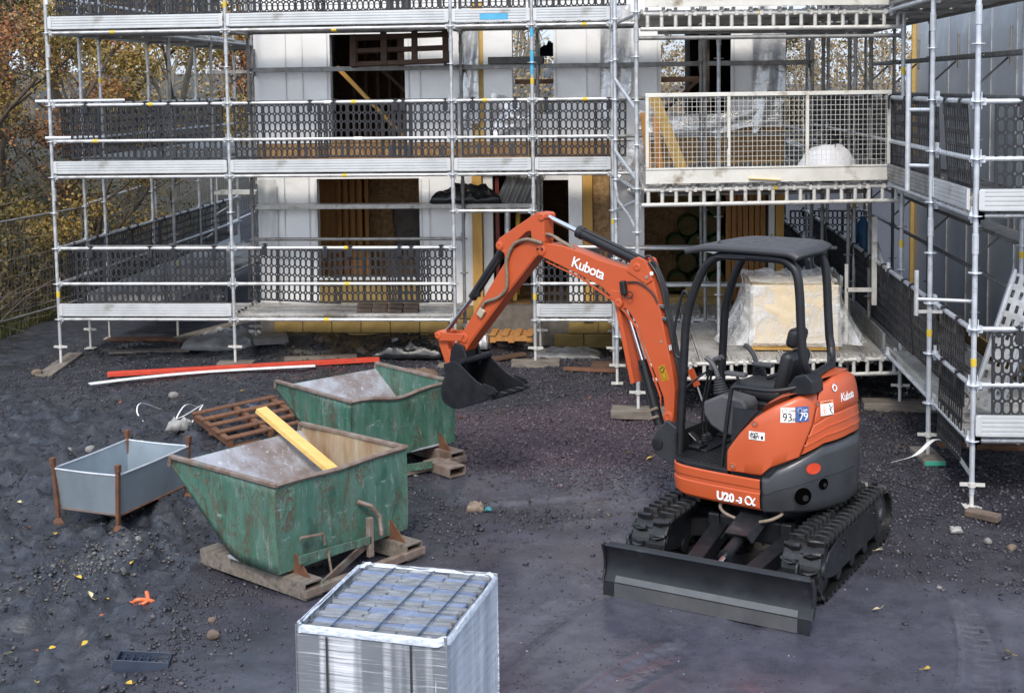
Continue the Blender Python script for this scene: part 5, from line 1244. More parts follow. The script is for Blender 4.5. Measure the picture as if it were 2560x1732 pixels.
    MB().path([(.33, py+.031, 2.445), (.05, py+.034, 2.455)], .008, 8).build('canopy_weld', MT['mblack'], E)
    prx = [(.58, 2.448), (.50, 2.468), (.36, 2.488), (.0, 2.492), (-.28, 2.488), (-.35, 2.475), (-.385, 2.455)]
    P = [[(x+(.10*max(0, -y)/.35 if x < .1 else 0), y, z-.012*(abs(y-.04)/.44)**4+.014) for y in np.linspace(-.35, .47, 13)] for x, _, z in [tuple(p) for p in smoothpath([(x, 0, z) for x, z in prx], 4)]]
    o = MB().grid(P, True).build('canopy_roof', MT['mblack'], E, smooth=50); md = o.modifiers.new('thick', 'SOLIDIFY'); md.thickness = .045; md.offset = -1
    o.data.materials[0] = pmat('canopy_grey', (.045, .045, .049), (.038, .038, .042), .5, 0, 6, .05, 200)
    for x, y in ((.34, .33), (.20, -.30)): MB().path([(x-.05, y, 2.50), (x, y, 2.565), (x+.05, y, 2.50)], .006, 6).build('lifting_eye', MT['mblack'], E)
    MB().path(smoothpath([(.575, py, 2.10), (.61, py+.01, 2.145), (.645, py+.01, 2.10), (.705, py+.01, 1.86), (.715, py+.01, 1.67), (.69, py+.01, 1.60), (.635, py, 1.59)], 4), .012, 8).build('grab_handle', MT['mblack'], E, smooth=50)
    # ---------------- boom, arm, bucket (in the vertical plane of the machine)
    W0, W1 = -.155, 0.0; yc = (W0+W1)/2
    MB().prism([(1.185, .735), (1.15, .64), (.956, .55), (.68, .46), (.68, .90), (.94, .90), (1.02, .95), (1.12, .85)], 'y', -.20, .045).build('swing_bracket', MT['cwgrey'], E, bevel=.01)
    MB().lathe([(.05, -.21), (.05, .058), (.03, .062), (0, .062)], (1.11, 0, .73), 16, 'y').build('bracket_pin', MT['mblack'], E, smooth=40)
    boom = [(1.06, .90), (1.067, .96), (1.08, 1.123), (1.21, 1.42), (1.338, 1.719), (1.39, 1.80), (1.455, 1.865), (1.53, 1.87), (1.58, 1.93), (1.71, 2.035), (1.94, 2.122), (2.345, 2.255), (2.41, 2.275), (2.425, 2.33), (2.39, 2.375), (2.30, 2.39), (2.125, 2.378), (1.90, 2.325), (1.738, 2.279), (1.55, 2.243), (1.438, 2.228), (1.40, 2.275), (1.34, 2.30), (1.275, 2.295), (1.225, 2.25), (1.19, 2.18), (1.15, 2.04), (1.105, 1.866), (1.05, 1.62), (.993, 1.383), (.966, 1.2), (.975, 1.05), (.985, .90)]
    bo = MB().prism(boom, 'y', W0, W1).build('boom', MT['orange'], E, bevel=.008)
    m = MB(); m.prism([(1.10, 1.02), (1.115, 1.13), (1.35, 1.70), (1.47, 1.83), (1.60, 1.925), (1.95, 2.10), (2.32, 2.22), (2.33, 2.232), (1.95, 2.118), (1.595, 1.945), (1.46, 1.85), (1.335, 1.715), (1.10, 1.14)], 'y', W1, W1+.006); m.build('boom_weld_strip', MT['orange'], bo)
    MB().b2(1.50, 1.62, -.004, .006, 1.935, 2.02).build('boom_doubler', MT['orange'], bo, bevel=.004)
    for s in (W1, W0): MB().prism([(1.44, 2.20), (1.40, 2.30), (1.33, 2.335), (1.25, 2.31), (1.18, 2.14), (1.24, 2.10)], 'y', s-.012, s+.012).build('boom_ear', MT['orange'], bo, bevel=.005)
    def pin(x, z, rr_, e=.02, mat='orange'):
        m = MB(); m.lathe([(rr_, W0-e), (rr_, W1+e-.004), (rr_*.8, W1+e), (rr_*.45, W1+e), (rr_*.4, W1+e-.004), (0, W1+e-.004)], (x, 0, z), 18, 'y'); return m.build('pivot_pin', MT[mat], E, smooth=35)
    pin(1.335, 2.245, .036); pin(1.522, 1.915, .040, .03); pin(2.375, 2.325, .05, .012); pin(1.03, .965, .05, .012)
    m = MB(); m.tube((1.30, yc, 2.262), (2.006, yc, 2.505), .052, 16); m.lathe([(.058, -.03), (.058, .03)], (0, 0, 0), 16, 'x', Matrix.Translation((1.99, yc, 2.4995)) @ Matrix.Rotation(R(-19), 4, 'Y')); m.path([(1.36, yc+.035, 2.33), (1.98, yc+.035, 2.545)], .009, 6); m.build('arm_cylinder', MT['mblack'], E, smooth=40)
    MB().tube((1.98, yc, 2.496), (2.37, yc, 2.632), .023, 14).build('cylinder_rod', MT['chrome'], E, smooth=40)
    MB().path(smoothpath([(1.30, yc+.045, 2.30), (1.24, yc+.045, 2.345), (1.20, yc+.045, 2.30), (1.19, yc+.03, 2.22)]), .012, 8).build('hose', MT['bhose'], E, smooth=50)
    # boom cylinder and its guard
    m = MB(); m.tube((1.168, yc, .86), (1.34, yc, 1.417), .046, 16); m.path([(1.22, yc+.05, 1.0), (1.335, yc+.05, 1.36), (1.32, yc+.05, 1.385)], .012, 8); m.build('boom_cylinder', MT['mblack'], E, smooth=40)
    MB().tube((1.335, yc, 1.40), (1.515, yc, 1.905), .024, 14).build('cylinder_rod', MT['chrome'], E, smooth=40)
    m = MB(); m.prism([(1.545, 1.905), (1.585, 1.885), (1.425, 1.20), (1.385, 1.215)], 'y', W0+.01, W1-.01); m.prism([(1.53, 1.90), (1.55, 1.895), (1.39, 1.21), (1.375, 1.215)], 'y', W0, W0+.014); m.build('rod_guard', MT['orange'], E, bevel=.004)
    for x, z in ((1.18, .95), (1.19, 1.02)): MB().tube((x-.03, yc+.05, z), (x+.04, yc+.05, z-.03), .014, 8).build('hose_fitting', MT['hose'], E)
    # arm
    arm = [(2.84, 2.29), (2.815, 2.262), (2.795, 2.20), (2.98, 1.95), (3.19, 1.672), (3.41, 1.365), (3.438, 1.307), (3.415, 1.268), (3.358, 1.255), (3.30, 1.285), (3.245, 1.362), (2.823, 1.841), (2.432, 2.262), (2.35, 2.31), (2.345, 2.40), (2.45, 2.40), (2.56, 2.395), (2.68, 2.325)]
    ar = MB().prism(arm, 'y', W0, W1).build('dipper_arm', MT['orange'], E, bevel=.008)
    top = [(2.343, 2.40), (2.345, 2.62), (2.375, 2.672), (2.43, 2.668), (2.873, 2.405), (2.905, 2.35), (2.89, 2.30), (2.83, 2.275), (2.735, 2.31), (2.66, 2.395), (2.555, 2.48), (2.505, 2.495), (2.485, 2.45), (2.49, 2.395)]
    MB().prism(top, 'y', W0+.005, W1-.003).build('arm_bracket', MT['orange'], E, bevel=.006)
    MB().prism([(3.27, 1.36), (2.835, 1.853), (2.45, 2.262), (2.455, 2.275), (2.85, 1.865), (3.285, 1.37)], 'y', W1, W1+.005).build('arm_weld_strip', MT['orange'], ar)
    pin(2.37, 2.63, .036, .012); pin(2.865, 2.335, .04, .012); pin(3.319, 1.415, .05, .014); pin(3.37, 1.30, .05, .02)
    m = MB(); m.tube((2.85, yc, 2.33), (3.268, yc, 1.80), .043, 16); m.path([(2.90, yc+.03, 2.20), (3.2, yc+.05, 1.82)], .009, 6); m.box((3.16, yc+.05, 1.85), (.05, .03, .05)); m.build('bucket_cylinder', MT['mblack'], E, smooth=40)
    MB().tube((3.25, yc, 1.82), (3.62, yc, 1.42), .021, 14).build('cylinder_rod', MT['chrome'], E, smooth=40)
    for y in (W1+.004, W0-.022): 
        MB().prism([(3.30, 1.455), (3.34, 1.385), (3.60, 1.36), (3.665, 1.38), (3.68, 1.425), (3.64, 1.455), (3.56, 1.445)], 'y', y, y+.018).build('link_plate', MT['orange'], E, bevel=.004)
    MB().prism([(3.685, 1.41), (3.65, 1.455), (3.60, 1.44), (3.545, 1.35), (3.535, 1.28), (3.47, 1.16), (3.50, 1.12), (3.57, 1.13), (3.64, 1.28)], 'y', W0+.02, W1-.015).build('bucket_link', MT['orange'], E, bevel=.006)
    pin(3.63, 1.41, .034, .03)
    # bucket
    by0, by1 = -.33, .15
    side = [(3.41, 1.30), (3.455, 1.17), (3.443, 1.05), (3.478, .985), (3.494, .915), (3.486, .835), (3.45, .788), (3.38, .760), (3.296, .753), (3.19, .785), (3.083, .831), (2.943, .885), (2.821, .955), (2.86, .985), (2.94, 1.008), (3.05, 1.05), (3.15, 1.115), (3.235, 1.175), (3.28, 1.20), (3.30, 1.30)]
    sd_ = side[1:]
    bk = None
    for y in (by1-.018, by0):
        o = MB().prism(sd_[:-1]+[(3.33, 1.21)], 'y', y, y+.018).build('bucket_side', MT['mblack'], E, bevel=.003)
    cv = [(3.33, 1.20), (3.44, 1.17)]+side[2:12]+[(2.88, .905)]
    Pb = [[(x, y, z) for y in np.linspace(by0+.003, by1-.003, 4)] for x, _, z in [tuple(p) for p in smoothpath([(x, 0, z) for x, z in cv], 3)]]
    o = MB().grid(Pb).build('bucket_shell', MT['mblack'], E, smooth=40); md = o.modifiers.new('thick', 'SOLIDIFY'); md.thickness = .014; md.offset = 1
    for y in (W0-.045, W1+.012): MB().prism([(3.30, 1.345), (3.40, 1.365), (3.45, 1.30), (3.475, 1.16), (3.27, 1.14), (3.26, 1.24)], 'y', y, y+.03).build('bucket_ear', MT['mblack'], E, bevel=.006)
    m = MB(); m.tube((3.27, by0+.01, 1.205), (3.27, by1-.01, 1.205), .035, 12); m.box((3.34, yc, 1.24), (.10, .12, .10)); m.build('bucket_tube', MT['mblack'], E, smooth=40)
    for i in range(4):
        y = by0+.055+i*(by1-by0-.11)/3
        m = MB(); m.prism([(2.98, .872), (2.98, .912), (2.80, .975), (2.715, .975), (2.80, .925)], 'y', y-.024, y+.024); m.build('bucket_tooth', MT['mblack'], E, bevel=.003)
    m = MB(); m.b2(2.86, 2.90, by0, by1, .893, .915); m.build('bucket_lip', MT['mblack'], E)
    for y in (by0-.006, by1): m = MB(); m.prism([(2.79, .985), (2.83, 1.02), (2.96, 1.045), (3.00, .97), (2.90, .93)], 'y', y, y+.01); m.build('side_cutter', MT['bladegrey'], E, bevel=.002)
    # hoses and fittings
    def hose(p, rr_=.013, mat='hose', y=.022): MB().path(smoothpath([(x, y if len(q) == 0 else q[0], z) for x, z, *q in p], 5), rr_, 8).build('hose', MT[mat], E, smooth=60)
    hose([(2.35, 2.392), (2.45, 2.412), (2.54, 2.415), (2.672, 2.365), (2.748, 2.25), (2.768, 2.158), (2.762, 2.04), (2.781, 1.929), (2.87, 1.85), (2.96, 1.815), (3.03, 1.79), (3.07, 1.74)], .017)
    hose([(2.395, 2.462), (2.294, 2.470), (2.20, 2.425), (2.10, 2.385), (2.03, 2.355)], .014, y=-.03); hose([(2.39, 2.44), (2.28, 2.452), (2.18, 2.41), (2.06, 2.365)], .014, y=-.06)
    hose([(2.86, 2.10), (2.95, 1.98), (3.05, 1.86), (3.14, 1.80)], .010, y=-.09)
    MB().rbox((3.085, .018, 1.685), (.07, .03, .085), .005, 1, Euler((0, R(-35), 0)).to_matrix()).build('valve_block', pmat('beige_valve', (.42, .36, .27), (.36, .31, .23), .5), E)
    hose([(1.433, 2.105), (1.337, 2.112), (1.258, 2.085), (1.178, 2.03), (1.125, 1.95)], .008, 'bhose', .012)
    for j, yy in enumerate((-.03, -.06, -.09)):
        MB().path(smoothpath([(1.24-.01*j, yy, 2.29), (1.165, yy, 2.20), (1.10, yy, 2.05), (1.075, yy, 1.90), (1.045, yy, 1.80), (.985, yy, 1.53), (.945, yy, 1.36), (.93, yy, 1.15), (.95, yy, .95)], 4), .013, 8).build('hose', MT['bhose'], E, smooth=50)
    for z in (1.80, 1.905): MB().b2(1.05+(z-1.8)*.25, 1.09+(z-1.8)*.25, -.115, .004, z, z+.03).build('hose_clamp', MT['chrome'], bo, bevel=.003)
    # work light and its cable loop
    m = MB(); m.rbox((1.463, .03, 2.055), (.055, .05, .125), .012, 2, Euler((0, R(8), 0)).to_matrix()); m.build('work_light', MT['mblack'], bo)
    MB().path(smoothpath([(1.44, .03, 1.99), (1.40, .04, 1.965), (1.36, .045, 2.0), (1.39, .04, 2.03), (1.43, .04, 2.01), (1.46, .03, 1.975)]), .006, 6).build('cable', MT['bhose'], E)
    # decals on the boom: written along the boom's slope (camera side is +y)
    ang = math.atan2(2.195-2.103, 2.033-1.709)
    ex = Vector((-math.cos(ang), 0, -math.sin(ang))); ez = Vector((-math.sin(ang), 0, math.cos(ang))); en = Vector((0, 1, 0))
    def on_boom(x, z): M4 = Matrix((ex, ez, en)).transposed().to_4x4(); M4.translation = (x, W1+.0065, z); return M4
    lettering('Kubota', .135, MT['decalwhite'], bo, on_boom(2.045, 2.205), offset=.0022, spacing=.9, shear=.05)
    def quad(name, mat, pts, y=W1+.003, parent=None): 
        m = MB(); m.add([(x, y, z) for x, z in pts], [tuple(range(len(pts)))]); m.prism(pts, 'y', W1+.0005, y); return m.build(name, MT[mat], bo)
    quad('caution_decal', 'decalyellow', [(1.136, 1.391), (1.065, 1.42), (1.022, 1.292), (1.094, 1.265)], W1+.002)
    MB().path([(1.112, W1+.003, 1.372), (1.085, W1+.003, 1.398), (1.068, W1+.003, 1.385), (1.078, W1+.003, 1.355), (1.10, W1+.003, 1.352)], .004, 5, closed=True).build('caution_mark', MT['decalblack'], bo)
    MB().path([(1.098, W1+.003, 1.338), (1.06, W1+.003, 1.35), (1.045, W1+.003, 1.30), (1.082, W1+.003, 1.288)], .0015, 4, closed=True).build('caution_mark', MT['decalblack'], bo)
    quad('small_decal', 'decalwhite', [(1.305, 2.185), (1.275, 2.205), (1.255, 2.175), (1.285, 2.155)]); quad('small_decal', 'decalwhite', [(1.275, 2.125), (1.215, 2.150), (1.205, 2.125), (1.262, 2.10)])
    MB().lathe([(.018, 0), (.018, .004), (0, .004)], (1.185, W1+.013, 2.20), 14, 'y').build('lube_dot', MT['decalwhite'], bo); MB().lathe([(.014, 0), (.014, .006), (0, .006)], (1.235, W1+.013, 2.165), 12, 'y').build('lube_dot', MT['dull'], bo)
    quad('small_decal', 'decalwhite', [(1.025, 1.59), (1.0, 1.60), (.993, 1.555), (1.018, 1.545)])
    MB().lathe([(.011, 0), (.011, .004), (0, .004)], (1.10, W1+.001, 1.615), 10, 'y').build('lube_dot', MT['dull'], bo)
    for x in (2.41, 2.36): MB().lathe([(.012, 0), (.012, .005), (0, .005)], (x, W1+.012, 2.335), 10, 'y').build('lube_dot', MT['mblack'], bo)
    # orange bonnet stay seen through the cab front
    MB().bar((.93, -.2, 1.36), (.86, -.2, 1.22), .03, .05).build('stay_bracket', MT['orange'], E); MB().tube((.86, -.2, 1.22), (.72, -.15, .95), .008, 6).build('stay_rod', MT['dull'], E)
excavator()
# ================================================================= things on the yard
gz = lambda x, y: float(ground_z(x, y))
def skip(bx, by, ang, W, L, H, paint, label, dent, seed, lever):
    s = thing('tipping_skip', label, 'skip', (bx, by, gz(bx, by)), R(ang), 'green tipping skips'); Z0 = .17
    prof = [(0, Z0), (0, H), (L, H), (L+.02, H-.06), (.64, .25), (.55, .19), (.42, Z0)]
    rnd = np.random.default_rng(seed)
    def wob(p): return (float(fbm(np.array(p[0]*2.1+seed), np.array(p[1]*2.1+p[2]*1.7), 3, seed))-.5)*.035
    for x, nm in ((0, 'side_panel'), (W, 'side_panel')):
        m = MB(); n = 14; P = []
        for i in range(n+1):
            y = (L+.02)*i/n; zb = float(np.interp(y, [0, .42, .55, .64, L+.02], [Z0, Z0, .19, .25, H-.06])); row = []
            for j in range(9): z = zb+(H-zb)*j/8; e = min(j, 8-j, 1); row.append((x+wob((x, y, z))*e, y, z))
            P.append(row)
        o = m.grid(P, x == 0).build(nm, MT[paint], s, smooth=60, solid=.008)
        P2 = [[(p[0]+(.008 if x == 0 else -.008), p[1], p[2]) for p in row] for row in P]; MB().grid(P2, x > 0).build('side_lining', MT['lining2' if seed == 3 else paint], s, smooth=60)
    def sheet(y0f, z0, y1f, z1, nm, mat, off, bulge):
        P = []
        for i in range(15):
            x = W*i/14; row = []
            for j in range(8):
                t = j/7; e = min(i, 14-i, 2)/2; row.append((x, y0f+(y1f-y0f)*t+off+bulge*e*wob((x, y0f, z0+t)), z0+(z1-z0)*t-(dent*math.exp(-((x-W*.45)/.25)**2) if (t == 1 and y0f == 0 and y1f == 0) else 0)))
            P.append(row)
        return P
    for off, mat, nm, fl in ((0, paint, 'rear_panel', False), (.010, 'lining2', 'rear_lining', True)):
        MB().grid(sheet(0, Z0, 0, H, nm, mat, off, 1.3), not fl).build(nm, MT[mat], s, smooth=60)
    for off, mat, nm, fl in ((0, paint, 'front_slope', True), (-.012, 'lining', 'slope_lining', False)):
        MB().grid(sheet(.64, .25, L+.02, H-.06, nm, mat, off, .6), fl).build(nm, MT[mat], s, smooth=60)
    MB().b2(0.004, W-.004, 0.004, .62, Z0, Z0+.02).build('floor_plate', MT['lining'], s)
    # rim bars
    hd = lambda x: H-dent*math.exp(-((x-W*.45)/.25)**2)
    m = MB(); m.path([(W*i/12, .0, hd(W*i/12)+.004) for i in range(13)], .020, 6); m.build('rim_bar', MT['rim'], s, smooth=50)
    for x in (0, W): m = MB(); m.bar((x, -.01, H+.004), (x, L+.01, H+.004), .045, .03); m.build('rim_bar', MT['rim'], s, bevel=.005)
    for x in (0, W): m = MB(); m.bar((x, L+.01, H), (x, L+.03, H-.08), .04, .02); m.build('rim_bar', MT['rim'], s)
    # base frame: two fork channels and cross members
    for x in (.14, W-.16):
        m = MB(); t = .012; w_, h_ = .17, .12
        for dx, dz, sx_, sz_ in ((0, 0, w_, t), (0, h_, w_, t), (-w_/2, h_/2, t, h_), (w_/2, h_/2, t, h_)): m.box((x+dx, .40, .01+dz+.006), (sx_, 1.28, sz_))
        m.build('fork_channel', MT['greytimber' if seed == 3 else 'rim'], s)
    m = MB(); m.b2(.05, W-.05, -.26, -.20, .03, .09); m.b2(.05, W-.05, .72, .78, .03, .09); m.build('cross_member', MT['rim'], s, bevel=.004)
    for x in (.16, W-.2): m = MB(); m.prism([(-.20, .12), (.10, .12), (.06, .30), (-.02, .30)], 'x', x-.006, x+.006); m.build('rocker_plate', MT['rust'], s)
    if lever:
        m = MB(); m.bar((.12, -.11, .28), (.86, -.11, .24), .02, .06); m.build('latch_bar', MT[paint], s); m = MB(); m.path([(.18, -.05, .42), (.40, -.06, .40), (.42, -.06, .31)], .014, 8); m.build('latch_handle', MT['rim'], s, smooth=50)
        m = MB(); m.bar((.86, -.10, .10), (.86, -.10, .42), .04, .05); m.path([(.80, -.03, .55), (.90, -.08, .50), (.97, -.10, .40), (.97, -.12, .25)], .02, 6); m.build('lock_arm', MT['rim'], s, bevel=.004)
        m = MB(); m.path(smoothpath([(.40, -.12, .26), (.41, -.13, .15), (.43, -.14, .05), (.47, -.2, .02)]), .010, 6); m.build('rope', MT['hose'], s)
        m = MB(); m.bar((.2, -.22, .06), (.95, .05, .14), .02, .06); m.build('latch_bar', MT['rim'], s)
    else:
        m = MB(); m.path([(.15, -.02, .40), (.10, -.10, .30), (.09, -.12, .15)], .022, 6); m.build('lock_arm', MT['rim'], s, bevel=.004)
        m = MB(); m.bar((.0, -.16, .12), (.75, -.30, .10), .02, .07); m.build('latch_bar', MT[paint], s)
        m = MB(); m.box((W-.42, -.34, .095), (.20, .42, .012)); m.box((W-.42, -.34, .012), (.20, .42, .012)); m.box((W-.52, -.34, .055), (.012, .42, .075)); m.box((W-.32, -.34, .055), (.012, .42, .075)); m.build('fork_tube', MT['rim'], s)
    return s
skip(-2.675, -8.50, 54.3, 1.38, 1.32, .86, 'green1', 'battered green tipping skip with rust scratches and a timber in it', .015, 3, True)
skip(-2.71, -5.55, 46.8, 1.29, 1.34, .80, 'green2', 'darker green tipping skip with dented rim below the digger bucket', .055, 5, False)
def plank_thing(name, label, p, q, wd, h, mat, cat='plank', upv=(0, 0, 1)):
    p, q = Vector(p), Vector(q); c = (p+q)/2; m = MB(); m.bar(p-c, q-c, wd, h, upv); o = m.build(name, MT[mat], None, loc=c, bevel=.003); return tag(o, label, cat)
def sk1(x, y, z): a = R(54.3); return (-2.675+x*math.cos(a)-y*math.sin(a), -8.50+x*math.sin(a)+y*math.cos(a), z)
plank_thing('timber_plank', 'long pale yellow timber leaning out of the near green skip', sk1(1.17, .66, .585), sk1(1.12, 1.56, 1.0), .115, .045, 'palet')
o = plank_thing('timber_offcut', 'short dark timber offcut lying inside the near green skip', sk1(.95, .15, .46), sk1(1.22, .42, .60), .06, .04, 'greytimber')
def stillage():
    s = thing('steel_stillage', 'low galvanised steel stillage with rusty corner posts beside the skip', 'stillage', (-4.41, -7.20, gz(-4.41, -7.20)), math.atan2(.99, .30)); W, L = 1.03, .70; H = .50
    for nm, pts in (('side_sheet', ((0, 0), (W, 0))), ('side_sheet', ((0, L), (W, L))), ('end_sheet', ((0, 0), (0, L))), ('end_sheet', ((W, 0), (W, L)))):
        P = []; cx, cy = W/2, L/2
        for i in range(11):
            t = i/10; x = pts[0][0]+(pts[1][0]-pts[0][0])*t; y = pts[0][1]+(pts[1][1]-pts[0][1])*t; row = []
            for j in range(7):
                k = j/6; sc2 = .90+.10*k; z = .13+(H-.13-(.006*math.sin(math.pi*t)))*k; row.append((cx+(x-cx)*sc2, cy+(y-cy)*sc2, z))
            P.append(row)
        MB().grid(P).build(nm, MT['stillage'], s, solid=.006)
        MB().path([r[-1] for r in P], .009, 6).build('rolled_edge', MT['galv_blue'], s, smooth=50)
        MB().path([(r[0][0], r[0][1], .13) for r in P], .014, 4).build('base_angle', MT['rust'], s)
    MB().b2(.04, W-.04, .03, L-.03, .125, .135).build('floor_sheet', MT['stillage'], s)
    for x, y in ((0, 0), (W, 0), (0, L), (W, L)):
        m = MB(); dx = .05 if x == 0 else -.05; m.bar((x+dx*.2, y+(.03 if y == 0 else -.03), .06), (x+dx*.0, y, .59), .034, .034, (0, 1, 0)); m.bar((x, y, .53), (x, y, .595), .044, .044, (0, 1, 0)); m.lathe([(.062, 0), (.058, .02), (.025, .06)], (x+dx*.2, y+(.03 if y == 0 else -.03), 0), 4); m.build('corner_post', MT['rust'], s, bevel=.004)
    return s
stillage()
s_ = NT('clear_stretch_film'); n_ = s_.noise(s_.coord('Object', (3, 9, 1)), 3, 6, .7); s_.set(Base_Color=(.72, .79, .88), Roughness=.2, Alpha=s_.ramp(n_, [(.42, (.02,)*3), (.78, (.28,)*3)]), Normal=s_.bump(n_, .5, .01)); MT['filmtop'] = s_.m
def block_pack():
    an = math.atan2(-.15, .825); s = thing('paver_pack', 'shrink wrapped pack of grey paving blocks in the front', 'pallet', (-1.83, -11.31, gz(-1.4, -11)), an, None); W, L, H = .865, 1.0, .95
    MB().b2(.05, W-.05, .05, L-.05, .0, .80).build('pallet_core', MT['dark'], s)
    def side(p, q, mat, seed):
        P = []; n = 30; d = (Vector(q)-Vector(p)); nn = Vector((d.y, -d.x, 0)).normalized()
        for i in range(n+1):
            t = i/n; row = []
            for j in range(13):
                z = H*j/12; b = (float(fbm(np.array(t*9+seed), np.array(z*1.2), 3, seed))-.5)*.022
                ins = .02*max(0, .3-z); c = Vector(p)+d*t+nn*(b-.006-ins*0); row.append((c.x, c.y, z))
            P.append(row)
        MB().grid(P).build('film_side', MT[mat], s, smooth=60)
    side((0, 0, 0), (W, 0, 0), 'film', 1); side((W, 0, 0), (W, L, 0), 'filmlit', 2); side((W, L, 0), (0, L, 0), 'film', 3); side((0, L, 0), (0, 0, 0), 'film', 4)
    rim = []
    for cx, cy, a0 in ((.07, .07, 180), (W-.07, .07, 270), (W-.07, L-.07, 0), (.07, L-.07, 90)):
        for k in range(6): an_ = R(a0+k*18); rim.append((cx+.075*math.cos(an_), cy+.075*math.sin(an_), H-.004+.006*math.sin(len(rim)*1.7)))
    Pin = []
    P = []
    for i in range(len(rim)+1):
        x, y, z = rim[i % len(rim)]; cx, cy = W/2, L/2; k = 1-.075; P.append([(cx+(x-cx)*1.012, cy+(y-cy)*1.01, z-.04), (cx+(x-cx)*1.008, cy+(y-cy)*1.006, z-.006), (cx+(x-cx)*.99, cy+(y-cy)*.99, z+.003), (cx+(x-cx)*(.962+.012*math.sin(i*2.3)), cy+(y-cy)*(.967+.01*math.sin(i*1.7)), z-.012)])
    MB().grid(P).build('film_rim', MT['filmrim'], s, smooth=60)
    P = [[(.05+(W-.10)*i/12, .05+(L-.10)*j/12, H-.006+.006*float(fbm(np.array(i*.7), np.array(j*.7), 3, 9))) for j in range(13)] for i in range(13)]
    MB().grid(P).build('film_top', MT['filmtop'], s, smooth=60)
    pm = {}
    for nm in ('pavegrey', 'paveblue'): pm[nm] = MB().rbox((0, 0, 0), (.256, .034 if nm == 'pavegrey' else .070, .13), .005, 1).mesh('paver', MT[nm])
    y = .055; r_ = 0; random.seed(4)
    while y < L-.07:
        blue = r_ % 4 == 2; step = .0725 if blue else .0365
        for c in range(3):
            b2_ = (r_+c*2) % 5 == 2
            sub(s, 'paver', pm['paveblue' if blue else 'pavegrey'], (.052+.128+c*.258+random.uniform(-.006, .006)+(.008 if r_ % 2 else -.008), y+step/2, H-.085+random.uniform(-.006, .006)-(.004 if blue else 0)), (0, random.uniform(-.02, .02), random.uniform(-.01, .01)))
        y += step; r_ += 1
    for c in (.20, .45, .70): m = MB(); m.path([(c-.01, .02, H-.02), (c, .07, H-.008), (c+.015, .5, H-.006), (c+.02, L-.06, H-.008), (c+.02, L-.01, H-.02)], .0065, 5); m.build('strap', MT['strapblue'], s)
    for c in (.19, .67): m = MB(); m.b2(c-.006, c+.006, -.013, -.009, .02, H-.05); m.build('strap', MT['cwgrey'], s)
block_pack()
def pallet(name, label, loc, rot, L, W, nb, mat, group=None, bear=3, h=.12):
    p = thing(name, label, 'pallet', loc, 0, group); p.rotation_euler = rot
    for i in range(bear): y = -W/2+.04+(W-.08)*i/(bear-1); MB().b2(-L/2, L/2, y-.03, y+.03, .02, h-.022).build('bearer', MT[mat], p, bevel=.003)
    bm_ = MB().rbox((0, 0, 0), (.09, W, .02), .003, 1).mesh('slat', MT[mat])
    for i in range(nb): x = -L/2+.045+(L-.09)*i/(nb-1); sub(p, 'slat', bm_, (x, random.uniform(-.02, .02), h-.01), (0, 0, random.uniform(-.02, .02)))
    for i in range(3): x = -L/2+.045+(L-.09)*i/2; sub(p, 'slat', bm_, (x, random.uniform(-.02, .02), .01))
    return p
pallet('timber_pallet', 'broken brown wooden pallet lying behind the skips', (-4.24, -3.66, gz(-4.24, -3.66)+.05), (R(4), R(3), math.atan2(-1.05, .78)), 1.16, 1.0, 5, 'browntimber')
pallet('standing_pallet', 'dark brown pallet standing on edge on the upper inside boards', (-3.25, .95, 4.36), (R(80), R(-1.5), R(0)), 1.42, .46, 4, 'darkwood', h=.14)
def strip(name, label, pts, wd, mat, cat, h=.012, th=.006):
    c = sum((Vector(p) for p in pts), Vector())/len(pts); c.z = 0; P = []
    Q = smoothpath(pts, 5)
    for i, q in enumerate(Q):
        t = (Q[min(i+1, len(Q)-1)]-Q[max(0, i-1)]).normalized(); n = Vector((-t.y, t.x, 0)).normalized(); z = q.z
        P.append([tuple(q-c+n*wd/2), tuple(q-c-n*wd/2)])
    o = MB().grid(P).build(name, MT[mat], None, loc=c, solid=th); return tag(o, label, cat)
a, b = (-6.98, -.95), (-3.52, .22)
plank_thing('red_plank', 'long red painted timber lying on the gravel', (a[0], a[1], gz(*a)+.06), (b[0], b[1], gz(*b)+.06), .11, .055, 'redplank')
strip('white_trim', 'long white plastic trim bent near its left end', [(-6.98, -1.56, .075), (-6.4, -1.12, .07), (-5.6, -.72, .07), (-4.30, -.33, .07)], .10, 'whiteplank', 'trim', th=.012)
